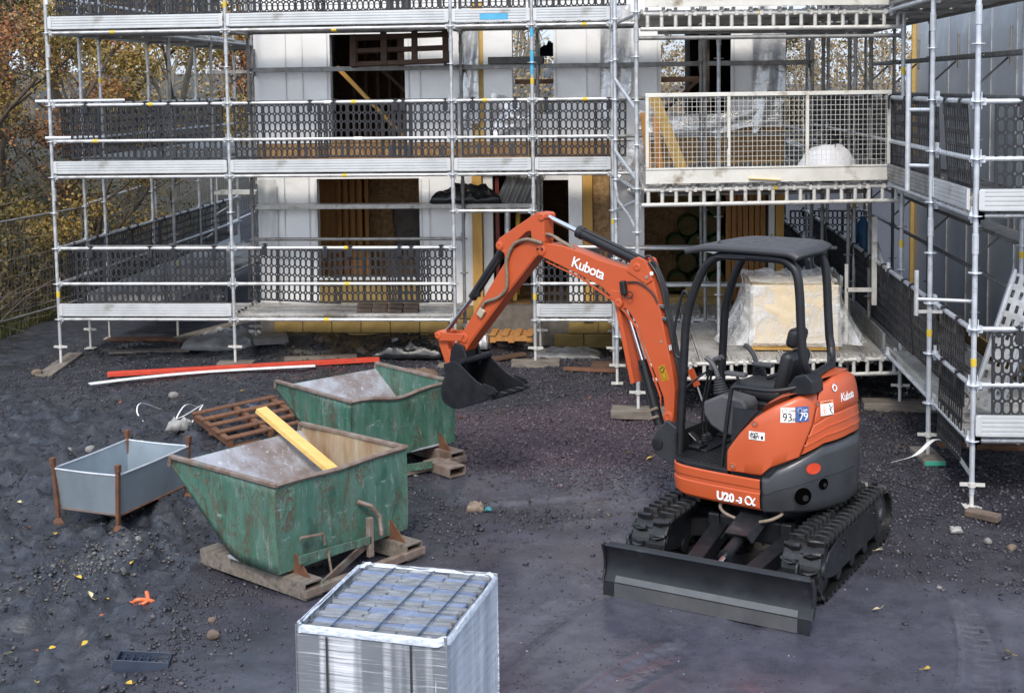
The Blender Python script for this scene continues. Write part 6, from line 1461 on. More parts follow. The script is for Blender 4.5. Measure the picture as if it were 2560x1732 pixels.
# white packing straps
strip('packing_strap', 'curled white packing strap left of the brown pallet', [(-5.62, -2.75, .04), (-5.78, -2.95, .16), (-5.72, -3.25, .12), (-5.55, -3.45, .03)], .014, 'white', 'strap', th=.003)
strip('packing_strap', 'looped white packing strap touching the brown pallet', [(-5.42, -3.45, .03), (-5.22, -3.15, .05), (-5.05, -2.95, .14), (-4.98, -3.2, .16), (-5.0, -3.55, .04)], .014, 'white', 'strap', th=.003)
strip('packing_strap', 'doubled white packing strap between the curl and the loop', [(-5.05, -3.0, .12), (-5.16, -3.2, .2), (-5.2, -3.5, .05), (-5.12, -3.7, .02)], .014, 'white', 'strap', th=.003)
def crumple(name, label, c, sx_, sy_, hgt, mat, cat, seed, rz=0, n=26):
    P = []
    for i in range(n+1):
        row = []
        for j in range(n+1):
            u, v = i/n*2-1, j/n*2-1; rr = max(abs(u), abs(v)); e = (1-rr**2.5)
            ed = 1+.22*(float(fbm(np.array(u*2+seed), np.array(v*2), 3, seed+3))-.5)
            z = hgt*max(0, e)**.6*(.25+1.4*float(fbm(np.array(u*2.6+seed), np.array(v*2.6+seed), 4, seed, g=.6))**1.5)+.012
            row.append((u*sx_*ed, v*sy_*ed, z))
        P.append(row)
    o = MB().grid(P).build(name, MT[mat], None, loc=(c[0], c[1], c[2] if len(c) > 2 else gz(c[0], c[1])), rot=(0, 0, rz), smooth=60, solid=.004); return tag(o, label, cat)
crumple('black_sheeting', 'crumpled shiny black plastic sheeting under the house scaffold', (-3.15, .62), .52, .20, .26, 'blacksheet', 'sheeting', 2)
crumple('grey_sheeting', 'grey plastic sheeting heaped under the left scaffold bay', (-6.05, 1.35), .58, .42, .26, 'greybag', 'sheeting', 5)
crumple('pale_sheeting', 'torn pale sheeting lying below the middle bay deck', (-.9, .75), .48, .22, .12, 'greybag', 'sheeting', 8)
crumple('cardboard_sheet', 'brown cardboard sheet folded behind the far skip', (-2.95, -.75), .42, .26, .10, 'cardboard' if 'cardboard' in MT else 'browntimber', 'cardboard', 11, R(12))
crumple('foil_scrap', 'scrap of silver foil lying at the foot of the yellow corner post', (-2.25, 1.0), .2, .2, .35, 'crumple', 'foil', 21)
plank_thing('scaffold_board', 'dark board sloping under the left scaffold bay', (-6.9, 1.5, .08), (-5.3, 2.4, .42), .2, .04, 'greytimber', 'board')
for i, (p, q, wd, m_, lb) in enumerate((((-4.9, .35, .06), (-3.9, .55, .07), .2, 'greytimber', 'grey board lying under the second scaffold bay'), ((-2.2, .30, .06), (-1.5, .62, .06), .15, 'darkwood', 'dark board lying under the deck left of the boom'), ((-.9, -.25, .05), (-.2, -.42, .05), .12, 'browntimber', 'thin brown board on the gravel beside the boom cylinder'), ((-7.6, .7, .06), (-6.5, 1.0, .06), .18, 'greytimber', 'muddy board lying under the left scaffold bay'))):
    p = (p[0], p[1], gz(p[0], p[1])+.03); q = (q[0], q[1], gz(q[0], q[1])+.035); plank_thing('loose_board', lb, p, q, wd, .035, m_, 'board')
rb = random.Random(8); rmesh = [MB().add([tuple(v*.055) for v in rock_base(20+i)[0]], [tuple(f) for f in rock_base(20+i)[1]]).mesh('rubble_piece', MT['mudstone']) for i in range(3)]
rxs = sorted(rb.uniform(-5.3, -2.2) for _ in range(10))
for i in range(10):
    x, y = rxs[i], rb.uniform(.75, 1.25); o = link(bpy.data.objects.new('rubble_piece', rmesh[i % 3])); o.location = (x, y, gz(x, y)+.02); o.scale = (rb.uniform(.6, 1.6),)*3; o.rotation_euler = (rb.uniform(0, 3), rb.uniform(0, 3), rb.uniform(0, 6))
    tag(o, f'{NTH[i]} brown lump of rubble from the left at the foot of the block plinth', 'rubble', 'rubble at the foot of the plinth')
# right hand leg: white tape, loose half brick
strip('barrier_tape', 'white tape trailing round the right hand scaffold leg', [(2.55, -4.95, .10), (2.75, -5.1, .22), (2.97, -4.85, .30), (3.1, -4.95, .28), (3.2, -5.25, .12), (3.25, -5.4, .05), (3.45, -5.2, .08), (3.6, -5.05, .10)], .045, 'white', 'tape', th=.003)
o = MB().rbox((0, 0, 0), (.30, .10, .06), .008, 1).build('concrete_lintel', MT['mudstone'], None, loc=(3.04, -6.47, gz(3.04, -6.47)+.035), rot=(R(6), 0, R(-40))); tag(o, 'brown grey brick piece lying below the nearest right hand scaffold leg', 'brick')
# muddy bricks on the bottom deck
bk = MB().rbox((0, 0, 0), (.215, .10, .065), .012, 2).mesh('muddy_brick', MT['mudstone']); k = 0
for i, (x, z) in enumerate([(-3.72, .73), (-3.50, .735), (-3.28, .73), (-3.06, .735), (-3.71, .80), (-3.49, .80), (-3.27, .80), (-3.05, .80)]):
    o = link(bpy.data.objects.new('muddy_brick', bk)); o.location = (x, .26+random.uniform(-.02, .02), z); o.rotation_euler = (0, 0, random.uniform(-.08, .08))
    tag(o, f'{NTH[i % 4]} brown muddy brick from the left in the {"upper" if z > .78 else "lower"} row on the bottom deck', 'brick', 'muddy bricks on the bottom deck')
# pack of blocks in polythene on the loading bay
def wrapped():
    s = thing('wrapped_block_pack', 'pack of cream blocks under torn clear polythene on the loading bay', 'pallet', (1.94, -1.72, .66)); 
    W, D, H = .98, .85, .66
    for r_ in range(4):
        for c in range(2): MB().rbox((-W/2+W*(c+.5)/2, random.uniform(-.006, .006), .11+H/4*(r_+.5)), (W/2-.003, D, H/4-.002), .006, 1).build('block', MT['sandblock'], s)
    for y in (-.35, 0, .35): MB().b2(-W/2-.02, W/2+.02, y-.05, y+.05, .0, .09).build('pallet_bearer', MT['timber'], s)
    for nm, ax in (('front_wrapping', 0), ('left_wrapping', 1), ('right_wrapping', 2)):
        P = []
        for i in range(29):
            row = []
            for j in range(21):
                u, v = i/28, j/20; d = .012+.045*float(fbm(np.array(u*5+ax*7), np.array(v*4+u*3), 5, 81+ax, g=.62))*min(1, 4*min(u, 1-u)+.3); z = .09+(H+.04)*v
                row.append((-W/2-.01+(W+.02)*u, -D/2-d, z) if ax == 0 else ((-W/2-d, -D/2+D*u, z) if ax == 1 else (W/2+d, -D/2+D*u, z)))
            P.append(row)
        MB().grid(P).build(nm, MT['sandblock'], s, smooth=35)
    # polythene: a closed skirt flaring outwards, open at the top
    P = []; n = 72; random.seed(3)
    for i in range(n+1):
        t = 2*math.pi*(i % n)/n; ca, sa = math.cos(t), math.sin(t); k = 1/max(abs(ca)/(W/2+.03), abs(sa)/(D/2+.03)); row = []
        nf = float(fbm(np.array(ca*2.4+5), np.array(sa*2.4+5), 3, 12)); nh = float(fbm(np.array(ca*5+9), np.array(sa*5+3), 3, 15))
        for j in range(15):
            v = j/14; fl = (.02+.34*(1-v)**1.7*(.25+1.3*nf)+.10*max(0, v-.8)*5*nf)*(.10 if sa < -.55 else 1)
            row.append(((k+fl)*ca, (k+fl)*sa, .06+(H+.06+.12*nh*(sa > -.3))*v+.03*(float(fbm(np.array(i*.6), np.array(v*4), 2, 4))-.5)))
        P.append(row)
    MB().grid(P).build('polythene', MT['poly'], s, smooth=60)
    P = [[(-W/2-.02+(W+.04)*i/14, -D/2-.02+(D+.04)*j/10, .11+H+.015+.07*float(fbm(np.array(i*.5), np.array(j*.5), 3, 22))) for j in range(11)] for i in range(15)]
    MB().grid(P).build('polythene_top', MT['poly'], s, smooth=60)
wrapped()
# behind the gate on the middle deck
P = MB(); P.lathe([(.36, 0), (.37, .05), (.34, .18), (.27, .30), (.17, .36), (.05, .39), (.0, .39)], n=22)
o = P.build('bulk_bag', MT['whitebag'], None, smooth=60, loc=(2.32, -1.95, LV[1]+.06)); tag(o, 'domed white bulk bag behind the loading gate mesh', 'bag')
for v in o.data.vertices: v.co = v.co*(1+.38*(float(fbm(np.array(v.co.x*6+2), np.array(v.co.y*6+v.co.z*4), 3, 5))-.5))
plank_thing('timber_prop', 'bright yellow timber leaning behind the loading gate', (.27, -2.45, LV[1]+1.06), (.66, -1.9, LV[1]+.06), .05, .13, 'palet', 'timber', (1, 0, 0))
plank_thing('timber_prop', 'brown timber stud standing behind the left of the loading gate', (.16, -2.3, LV[1]+.85), (.24, -2.2, LV[1]+.06), .12, .08, 'studs', 'timber', (1, 0, 0))
plank_thing('timber_prop', 'second brown timber stud leaning beside the yellow timber', (.30, -2.3, LV[1]+.82), (.36, -2.2, LV[1]+.06), .06, .08, 'studs', 'timber', (1, 0, 0))
plank_thing('timber_strip', 'thin yellow timber strip on the edge of the middle loading deck', (1.35, -2.66, LV[1]+.10), (1.72, -2.60, LV[1]+.075), .03, .012, 'palet', 'timber')
# insulation rolls stacked inside the ground floor opening
def roll(x, y, z, r_, L, label, upright=False):
    s = thing('insulation_roll', label, 'insulation roll', (x, y, z), 0, 'green wrapped insulation rolls')
    ax = 'z' if upright else 'y'; c = (0, 0, 0)
    MB().lathe([(r_*.9, .01), (r_, .03), (r_*1.01, L*.5), (r_, L-.03), (r_*.9, L-.01)], c, 20, ax).build('wrapper', MT['greenroll'], s, smooth=50); MB().lathe([(r_*.86, .0), (r_*.80, -.012), (0, -.012)], c, 20, ax).build('wool_end', MT['wool'], s, smooth=40)
rl = [(.72, .80), (1.05, .79), (1.34, .80), (.86, 1.10), (1.19, 1.09), (.70, 1.38), (1.03, 1.39), (1.34, 1.38), (.88, 1.67), (1.20, 1.68), (1.04, 1.97), (1.34, 1.96)]
for i, (x, z) in enumerate(rl): roll(x, 2.5, z, .155, .55, f'green wrapped insulation roll, {NTH[(0,1,2,0,1,0,1,2,0,1,0,1)[i]]} from left in the {("lowest", "lowest", "lowest", "second", "second", "middle", "middle", "middle", "fourth", "fourth", "top", "top")[i]} row inside the opening')
for x0, x1, z, lb in ((.40, 1.32, .66, 'long yellow insulation slab at the back of the loading deck'), (.78, 1.42, .80, 'yellow insulation slab resting on the long one'), (.18, .36, .66, 'short yellow block left of the insulation slabs')):
    o = MB().rbox((0, 0, 0), (x1-x0, .3, .135), .01, 1).build('insulation_slab', MT['block'], None, loc=((x0+x1)/2, 1.18, z+.07)); tag(o, lb, 'insulation')
crumple('dust_sheet', 'grey dust sheet hung inside the ground floor window', (-3.40, 3.05, 1.6), .36, .36, .10, 'cloth', 'sheet', 31).rotation_euler = (R(90), 0, 0)
# upper opening clutter
def crate(x, y, z, L, W, H, label, mat, rz=0, name='plastic_crate', nx=7):
    s = thing(name, label, 'crate', (x, y, z), rz)
    for k, (x0, x1, y0, y1) in enumerate(((-L/2, L/2, -W/2, -W/2+.015), (-L/2, L/2, W/2-.015, W/2), (-L/2, -L/2+.015, -W/2+.016, W/2-.016), (L/2-.015, L/2, -W/2+.016, W/2-.016))): MB().b2(x0, x1, y0, y1, 0, H).build('crate_wall', MT[mat], s, bevel=.003)
    for i in range(1, nx): xx = -L/2+L*i/nx; MB().b2(xx-.006, xx+.006, -W/2+.016, W/2-.016, .02, H*.8).build('crate_rib', MT[mat], s)
    for j in (-.2, .2): MB().b2(-L/2+.016, L/2-.016, j*W-.006, j*W+.006, .021, H*.82).build('crate_rib', MT[mat], s)
    return s
crate(-1.62, 1.2, 4.15, .78, .30, .10, 'shiny black plastic tray on the upper inside board', 'blacksheet', R(-2), 'plastic_tray')
c = crate(-3.30, -9.72, gz(-3.3, -9.72)-.075, .36, .27, .12, 'black plastic crate half buried in the mud at lower left', 'bluepl', R(12)); c.rotation_euler = (R(-9), R(7), R(12))
crumple('blue_tarpaulin', 'bunched blue tarpaulin seen through the upper opening', (-1.28, 6.3, 4.35), .38, .15, .25, 'bluetarp', 'tarpaulin', 41)
crumple('black_sheet', 'black sheeting draped over the lower inside board', (-2.35, 1.2, 2.15), .52, .13, .26, 'blacksheet', 'sheeting', 43)
for i in range(4):
    m = MB(); P = []
    for k in range(13): P.append([(.014*k-.08, .010*math.sin(k*1.57), 0), (.014*k-.08+.16, .010*math.sin(k*1.57), .50)])
    o = m.grid(P).build('corrugated_sheet', MT['corr'], None, loc=(-1.86+i*.125, 1.13+.02*i, 2.16), rot=(R(-8), R(6), 0), smooth=60, solid=.004); tag(o, f'{NTH[i]} bent corrugated strip from the left leaning in the doorway recess', 'metal sheet', 'corrugated strips in the doorway recess')
def ladder():
    s = thing('step_ladder', 'yellow step ladder standing in the dark doorway behind the boom', 'ladder', (-1.60, 2.1, .58))
    for x in (-.16, .16):
        MB().bar((x, -.0, 0), (x*.6, .18, 1.55), .03, .06, (1, 0, 0)).build('ladder_rail', MT['yellowstep'], s); MB().bar((x, .62, 0), (x*.6, .24, 1.5), .025, .05, (1, 0, 0)).build('ladder_leg', MT['yellowstep'], s)
    for k in range(5): z = .25+.27*k; w_ = .16-.064*z/1.55; MB().b2(-w_, w_, .0+.18*z/1.55-.04, .0+.18*z/1.55+.04, z-.012, z+.012).build('tread', MT['galv'], s)
ladder()
p = pallet('yellow_pallet', 'orange yellow pallet at the foot of the doorway', (-1.72, 1.15, .16), (0, 0, 0), .62, .5, 4, 'studs')
# gas bottle, leaning deck plank on the right
m = MB(); m.lathe([(.10, 0), (.125, .03), (.13, .1), (.13, .85), (.11, .98), (.05, 1.06), (.04, 1.12), (.0, 1.12)], n=20); o = m.build('gas_bottle', MT['bluebottle'], None, smooth=50, loc=(3.45, 2.2, .72)); tag(o, 'blue gas bottle standing far back between the two scaffolds', 'gas bottle')
def leaning():
    s = thing('spare_deck_plank', 'perforated steel plank leaning inside the right hand scaffold', 'plank', (3.24, -5.62, LV[0]+.12)); s.rotation_euler = Matrix(((.29, .957, 0), (0, 0, -1), (.957, -.29, 0))).to_euler()
    L, W = 1.36, .30; m = MB()
    for i in range(10):
        for j in range(3):
            x0 = .03+i*(L-.06)/10; y0 = -W/2+.03+j*(W-.06)/3; dx = (L-.06)/10; dy = (W-.06)/3
            hx, hy = dx*.28, dy*.20; cx, cy = x0+dx/2, y0+dy/2
            vs = [(x0, y0, 0), (x0+dx, y0, 0), (x0+dx, y0+dy, 0), (x0, y0+dy, 0), (cx-hx, cy-hy, 0), (cx+hx, cy-hy, 0), (cx+hx, cy+hy, 0), (cx-hx, cy+hy, 0)]
            m.add(vs, [(0, 1, 5, 4), (1, 2, 6, 5), (2, 3, 7, 6), (3, 0, 4, 7)])
    m.build('perforated_face', MT['galv'], s, solid=.003)
    for y in (-W/2+.015, W/2-.015): MB().b2(0, L, y-.014, y+.014, -.05, .006).build('plank_edge', MT['galv_blue'], s, bevel=.003)
leaning()
# small litter
MT['teal'] = pmat('teal_plastic', (.03, .20, .22), (.02, .13, .15), .5)
def bits(name, label, c, mat, seed, s_, cat='litter'): return crumple(name, label, c, s_, s_*.7, s_*1.0, mat, cat, seed, n=10)
bits('plastic_scrap', 'torn tan packaging scrap right of the near skip', (-1.42, -6.30), 'hose', 51, .085); bits('plastic_scrap', 'torn turquoise plastic scrap right of the near skip', (-1.30, -6.34), 'teal', 52, .035)
bits('plastic_scrap', 'torn clear plastic scrap by the brown pallet end', (-5.05, -3.75), 'greybag', 53, .13)
bits('plastic_scrap', 'grey blue plastic scrap behind the brown pallet', (-4.55, -2.55), 'bluepl', 54, .10)
bits('plastic_scrap', 'whitish plastic scrap in the gravel below the right hand scaffold', (2.75, -6.75), 'greybag', 55, .055)
stone = rock_base(3)
for i, (x, y, s_, lb, mt) in enumerate(((-5.73, -1.95, .10, 'pale grey stone below the white trim', 'concrete'), (-5.75, -4.55, .085, 'pale grey stone between the stillage and the white straps', 'concrete'), (-5.9, -4.75, .06, 'small pale stone beside the larger one behind the stillage', 'concrete'),
    (3.55, -6.9, .10, 'brown lump of rubble at the right edge', 'mudstone'), (3.1, -7.15, .07, 'brown grey stone in the loose heap on the right', 'mudstone'), (2.95, -7.0, .06, 'pale stone in the loose heap on the right', 'concrete'), (-2.95, -9.25, .075, 'dark clod of mud left of the paver pack', 'mudstone'), (-3.05, -8.95, .05, 'small dark clod of mud above the larger clod', 'mudstone'), (-4.1, -7.62, .06, 'grey stone under the near corner of the stillage', 'concrete'), (2.30, -8.15, .032, 'small grey stone on the smooth ground right of the track', 'concrete'), (-8.05, -.75, .11, 'dark clod beside the leftmost sole board', 'mudstone'))):
    m = MB(); m.add([tuple(v*s_) for v in stone[0]], [tuple(f) for f in stone[1]]); o = m.build('stone', MT[mt], None, loc=(x, y, gz(x, y)+s_*.3), rot=(0, 0, i), smooth=30); tag(o, lb, 'stone')
    md = o.modifiers.new('round', 'SUBSURF'); md.levels = md.render_levels = 1
m = MB()
for pts in ([(0, 0, .02), (.05, .03, .05), (.02, .10, .08), (.0, .16, .04)], [(-.06, .02, .02), (-.02, .0, .06), (.05, .03, .05), (.10, .06, .02)], [(-.05, .03, .01), (-.08, .01, .03), (-.10, -.04, .01)]): m.path(smoothpath(pts), .016, 8)
o = m.build('orange_strap', MT['orangepl'], None, smooth=50, loc=(-3.67, -8.75, gz(-3.67, -8.75))); tag(o, 'twisted orange rubber strap lying on the mud at lower left', 'strap')
# fallen leaves
lm = []
for cname, c1, c2 in (('yellow_leaf', (.60, .42, .05), (.48, .30, .03)), ('russet_leaf', (.34, .10, .03), (.24, .06, .02)), ('cream_leaf', (.62, .55, .34), (.5, .42, .22))):
    m = MB(); P = [(0, -.03, .0), (.012, -.018, .004), (.017, .0, .008), (.010, .018, .004), (0, .03, 0), (-.010, .018, .005), (-.017, 0, .010), (-.012, -.018, .006)]
    m.add(P+[(0, 0, .0)], [(8, i, (i+1) % 8) for i in range(8)]); m.path([(0, -.03, 0), (.004, -.045, .004), (.01, -.06, .01)], .0012, 4); lm.append(m.mesh('fallen_leaf', pmat(cname, c1, c2, .5, 0, 60)))
r = np.random.default_rng(31); N = 74
xs = np.concatenate([r.uniform(-6.5, -2.7, 44), r.uniform(-2.5, 3.8, 30)]); ys = np.concatenate([r.uniform(-10.2, -1.0, 44), r.uniform(-9.8, -1.2, 30)])
fix = [(-3.95, -8.15, 0), (-4.55, -8.05, 0), (-4.28, -8.40, 0), (-3.72, -9.65, 0), (-4.95, -7.30, 0), (-4.05, -8.75, 2), (-5.62, -5.1, 2), (1.75, -8.6, 2), (2.0, -7.35, 2)]
ANCH = [(-4.6, -7.9, 'in front of the steel stillage'), (-5.6, -6.3, 'left of the steel stillage'), (-5.2, -3.2, 'beside the white packing straps'), (-6.2, -1.9, 'below the white trim'), (-4.3, -2.2, 'behind the brown pallet'), (-3.5, -9.3, 'around the half buried black crate'), (-3.7, -8.6, 'near the orange strap'), (-2.9, -7.0, 'beside the near green skip'), (-2.5, -4.5, 'beside the far green skip'), (-1.3, -6.4, 'right of the near green skip'), (-.6, -3.8, 'on the reddish gravel'), (-.6, -1.4, 'below the digger boom'), (0.2, -6.4, 'left of the digger tracks'), (.6, -9.6, 'in front of the digger blade'), (2.4, -8.6, 'right of the digger tracks'), (3.4, -6.2, 'under the right hand scaffold'), (2.0, -4.2, 'behind the digger'), (-1.2, -9.2, 'behind the paver pack')]
for i in range(N):
    k = int(r.integers(0, 10)); k = 0 if k < 4 else (1 if k < 8 else 2); x, y = float(xs[i]), float(ys[i])
    if i < len(fix): x, y, k = fix[i]
    o = link(bpy.data.objects.new('fallen_leaf', lm[k])); sc2 = float(r.uniform(.7, 1.35)); o.scale = (sc2,)*3
    o.location = (x, y, gz(x, y)+.022); o.rotation_euler = (float(r.uniform(-.5, .5)), float(r.uniform(-.4, .4)), float(r.uniform(0, 6.28)))
    an = min(ANCH, key=lambda q: (q[0]-x)**2+(q[1]-y)**2)[2]
    tag(o, f"single {('yellow', 'russet brown', 'pale cream')[k]} leaf fallen on the wet ground {an}", 'leaf', ('yellow leaves fallen on the ground', 'russet leaves fallen on the ground', 'cream leaves fallen on the ground')[k])
# ================================================================= fences, trees, undergrowth
def leaf_mat(name, stops, trans=.25):
    s = NT(name); rd = s.island(); n = s.noise(s.coord('Object'), 1.1, 3, .55); f = s.math('ADD', s.math('MULTIPLY', rd, .5), s.math('MULTIPLY', s.math('SUBTRACT', n, .25), 1.0)); s.set(Base_Color=s.ramp(f, stops), Roughness=.55)
    return s.m
bark = pmat('bark', (.13, .105, .08), (.075, .06, .047), .85, 0, 5, .4, 30, sc_=(3, 3, .7)); paleb = pmat('pale_bark', (.24, .215, .17), (.15, .13, .105), .85, 0, 5, .4, 30, sc_=(3, 3, .7))
LM = {'gold': leaf_mat('golden_leaves', [(0, (.075, .066, .022)), (.3, (.19, .14, .035)), (.6, (.34, .24, .055)), (.85, (.42, .23, .055)), (1, (.18, .15, .045))]),
      'rust': leaf_mat('russet_leaves', [(0, (.09, .042, .025)), (.35, (.21, .08, .035)), (.65, (.34, .145, .042)), (.9, (.42, .23, .058)), (1, (.14, .08, .035))]),
      'olive': leaf_mat('olive_leaves', [(0, (.035, .038, .012)), (.4, (.10, .085, .022)), (.75, (.19, .13, .032)), (1, (.28, .17, .04))]),
      'tan': leaf_mat('dry_tan_leaves', [(0, (.11, .085, .035)), (.5, (.23, .165, .075)), (1, (.33, .22, .10))]),
      'dark': leaf_mat('evergreen_leaves', [(0, (.010, .018, .009)), (.6, (.025, .04, .018)), (1, (.05, .07, .03))])}
def leaf_base():
    P = np.array([(0, -.5, 0), (.30, -.15, .06), (.32, .18, .05), (0, .55, 0), (-.32, .18, .06), (-.30, -.15, .04)]); return [(P, np.array([[0, 1, 2, 3], [0, 3, 4, 5]]))]
LB = leaf_base()
def leaf_cloud(name, pts, size, mat, seed):
    r = np.random.default_rng(seed); n = len(pts); P, F = LB[0]; q = r.normal(size=(n, 4)); q /= np.linalg.norm(q, axis=1)[:, None]; w_, x, y, z = q.T
    Rm = np.stack([1-2*(y*y+z*z), 2*(x*y-z*w_), 2*(x*z+y*w_), 2*(x*y+z*w_), 1-2*(x*x+z*z), 2*(y*z-x*w_), 2*(x*z-y*w_), 2*(y*z+x*w_), 1-2*(x*x+y*y)], -1).reshape(n, 3, 3)
    V = np.einsum('nij,kj->nki', Rm, P)*(size*r.uniform(.6, 1.3, n))[:, None, None]+pts[:, None, :]
    FF = (F[None]+np.arange(n)[:, None, None]*len(P)).reshape(-1, 4); V = V.reshape(-1, 3)
    me = bpy.data.meshes.new(name); me.vertices.add(len(V)); me.vertices.foreach_set('co', V.ravel()); me.loops.add(FF.size); me.loops.foreach_set('vertex_index', FF.ravel().astype(np.int32))
    me.polygons.add(len(FF)); me.polygons.foreach_set('loop_start', np.arange(0, FF.size, 4, dtype=np.int32)); me.polygons.foreach_set('loop_total', np.full(len(FF), 4, np.int32)); me.update(calc_edges=True); me.materials.append(mat); return me
def tree(name, label, x, y, H, spread, kind, nleaf, seed, lsize=.085, pale=False, lean=(0, 0), group='trees behind the site', low=.25, z=None):
    r = random.Random(seed); rn = np.random.default_rng(seed); z0 = gz(x, y)-.1 if z is None else z
    t = thing(name, label, 'tree', (x, y, z0), 0, group); m = MB(); tips = []
    def grow(p, d, L, rad, dep):
        pts = [p]; q = p; n = 4; dd = d.copy()
        for i in range(n):
            dd = (dd+Vector((r.uniform(-.22, .22), r.uniform(-.22, .22), r.uniform(-.08, .16)))).normalized(); q = q+dd*(L/n); pts.append(q)
        m.path(pts, rad, 6 if dep < 2 else 4, rs=[rad*(1-.55*i/n) for i in range(n+1)], cap=False)
        if dep >= 3: tips.extend(pts[1:]); return
        if dep == 2: tips.extend(pts[2:])
        k = r.randint(3, 5) if dep else r.randint(6, 8)
        for i in range(k):
            f = r.uniform(low if dep == 0 else .3, 1.0); a = min(int(f*n), n-1); b = pts[a]+(pts[a+1]-pts[a])*(f*n-a)
            an = r.uniform(0, 6.283); el = r.uniform(.1, .95); v = Vector((math.cos(an)*math.cos(el), math.sin(an)*math.cos(el), math.sin(el)*.9)); v = (v*1.0+dd*.35).normalized()
            grow(b, v, L*r.uniform(.42, .62)*(spread if dep == 0 else 1), rad*.5*(1-.3*f), dep+1)
    grow(Vector((0, 0, 0)), Vector((lean[0], lean[1], 1)).normalized(), H*.72, H*.016+.02, 0)
    m.build('trunk', paleb if pale else bark, t, smooth=60)
    if nleaf:
        T = np.array([tuple(p) for p in tips]); nleaf = int(nleaf*(1.9 if kind != 'tan' else .9)); lsize = lsize*(.74 if kind != 'tan' else .55); sub_ = rn.permutation(len(T))[:max(20, int(len(T)*.38))]; idx = sub_[rn.integers(0, len(sub_), nleaf)]; cl = rn.normal(size=(nleaf, 3))*np.array([.19, .19, .15])*(H/7)**.5
        pts = T[idx]+cl; keep = fbm(pts[:, 0]*1.3+seed, pts[:, 2]*1.3+pts[:, 1]*.7, 3, seed) > .43; pts = pts[keep]
        me = leaf_cloud('crown', pts, lsize, LM[kind], seed); o = bpy.data.objects.new('crown', me); link(o, t)
    return t
trees = [  # x, y, H, spread, kind, leaves, leaf size, pale, lean, low
    (-11.4, 3.4, 6.8, 1.05, 'gold', 7000, .085, False, (.12, -.03), .12, 'golden leaved tree nearest the left edge'),
    (-13.2, 6.2, 8.5, 1.0, 'olive', 8500, .095, False, (.05, 0), .15, 'olive and yellow tree behind the nearest golden tree'),
    (-10.6, 6.6, 5.4, 1.15, 'rust', 6500, .085, False, (.10, 0), .10, 'russet leaved tree behind the left scaffold corner'),
    (-12.2, 1.4, 4.4, 1.2, 'rust', 3600, .075, False, (.10, .1), .05, 'low red brown bushy tree at the left edge'),
    (-10.2, 10.5, 6.6, 1.05, 'gold', 7000, .10, True, (0, 0), .15, 'orange leaved tree seen through the left scaffold'),
    (-9.6, 4.6, 3.2, 1.3, 'gold', 4200, .075, False, (.05, 0), .05, 'small yellow tree by the site fence on the left'),
    (-8.3, 17.0, 8.0, .9, 'olive', 2200, .12, True, (0, 0), .3, 'tall pale trunked tree in the gap left of the house'),
    (-10.0, 19.0, 9.0, .8, 'olive', 1200, .12, True, (0, 0), .35, 'nearly bare grey tree far behind the left scaffold'),
    (-6.9, 19.5, 8.5, .8, 'tan', 1500, .12, True, (0, 0), .35, 'thin bare tree left of the house corner'),
    (-12.5, 15.0, 9.5, 1.0, 'gold', 5200, .12, False, (0, 0), .2, 'large yellow tree far back on the left'),
    (-7.6, 14.5, 4.0, 1.2, 'dark', 5200, .10, False, (0, 0), .05, 'dark evergreen bush behind the left scaffold'),
    (-9.4, 15.5, 4.6, 1.2, 'rust', 4500, .10, False, (0, 0), .08, 'brown leaved tree behind the left fence panels'),
    (-17.5, 10.0, 9.0, 1.0, 'gold', 5000, .12, False, (0, 0), .15, 'tall golden tree in the upper left corner'),
    (-16.5, 4.0, 8.0, 1.1, 'olive', 4500, .11, False, (.1, 0), .1, 'olive tree beyond the left edge'),
    (-15.0, 17.0, 8.5, 1.1, 'olive', 5000, .14, False, (0, 0), .08, 'broad olive tree on the slope behind the left wood'),
    (-18.5, 20.0, 9.5, 1.1, 'rust', 4500, .15, False, (0, 0), .08, 'broad brown tree on the slope behind the left wood'),
    (-12.0, 23.0, 8.0, 1.1, 'olive', 4500, .15, True, (0, 0), .1, 'greenish tree far back above the left scaffold'),
    (-14.0, 2.8, 3.4, 1.3, 'dark', 3800, .09, False, (0, 0), .05, 'dark evergreen scrub low at the left edge'),
    (-13.0, 8.8, 4.2, 1.3, 'olive', 5200, .09, False, (0, 0), .05, 'olive scrub behind the left fence'),
    (3.6, 24.0, 5.4, .9, 'tan', 1800, .12, True, (0, 0), .25, 'bare tan tree in the gap between the houses, left'),
    (5.4, 25.0, 6.0, .8, 'tan', 1200, .12, True, (0, 0), .3, 'bare tree in the gap between the houses, middle'),
    (7.3, 24.5, 5.8, .9, 'tan', 1600, .12, True, (0, 0), .25, 'bare branching tree in the gap between the houses, right'),
    (4.4, 31.0, 5.0, 1.2, 'olive', 4500, .14, True, (0, 0), .1, 'olive scrub tree far back between the houses'),
    (8.2, 31.0, 5.0, 1.2, 'tan', 4500, .14, True, (0, 0), .1, 'tan scrub tree far back between the houses'),
    (-1.9, 22.0, 5.6, 1.1, 'olive', 4200, .12, False, (0, 0), .08, 'brown olive tree seen through the upper doorway'),
    (.7, 22.0, 5.4, 1.0, 'tan', 3000, .12, True, (0, 0), .1, 'tan tree seen through the upper right opening')]
for i, (x, y, H, sp, kd, nl, ls, pale, ln, lo, lb) in enumerate(trees):
    tree({'gold': 'golden_tree', 'rust': 'russet_tree', 'olive': 'olive_tree', 'tan': 'bare_tree', 'dark': 'evergreen_bush'}[kd], lb, x, y, H, sp, kd, nl, 100+i, ls, pale, ln, low=lo)
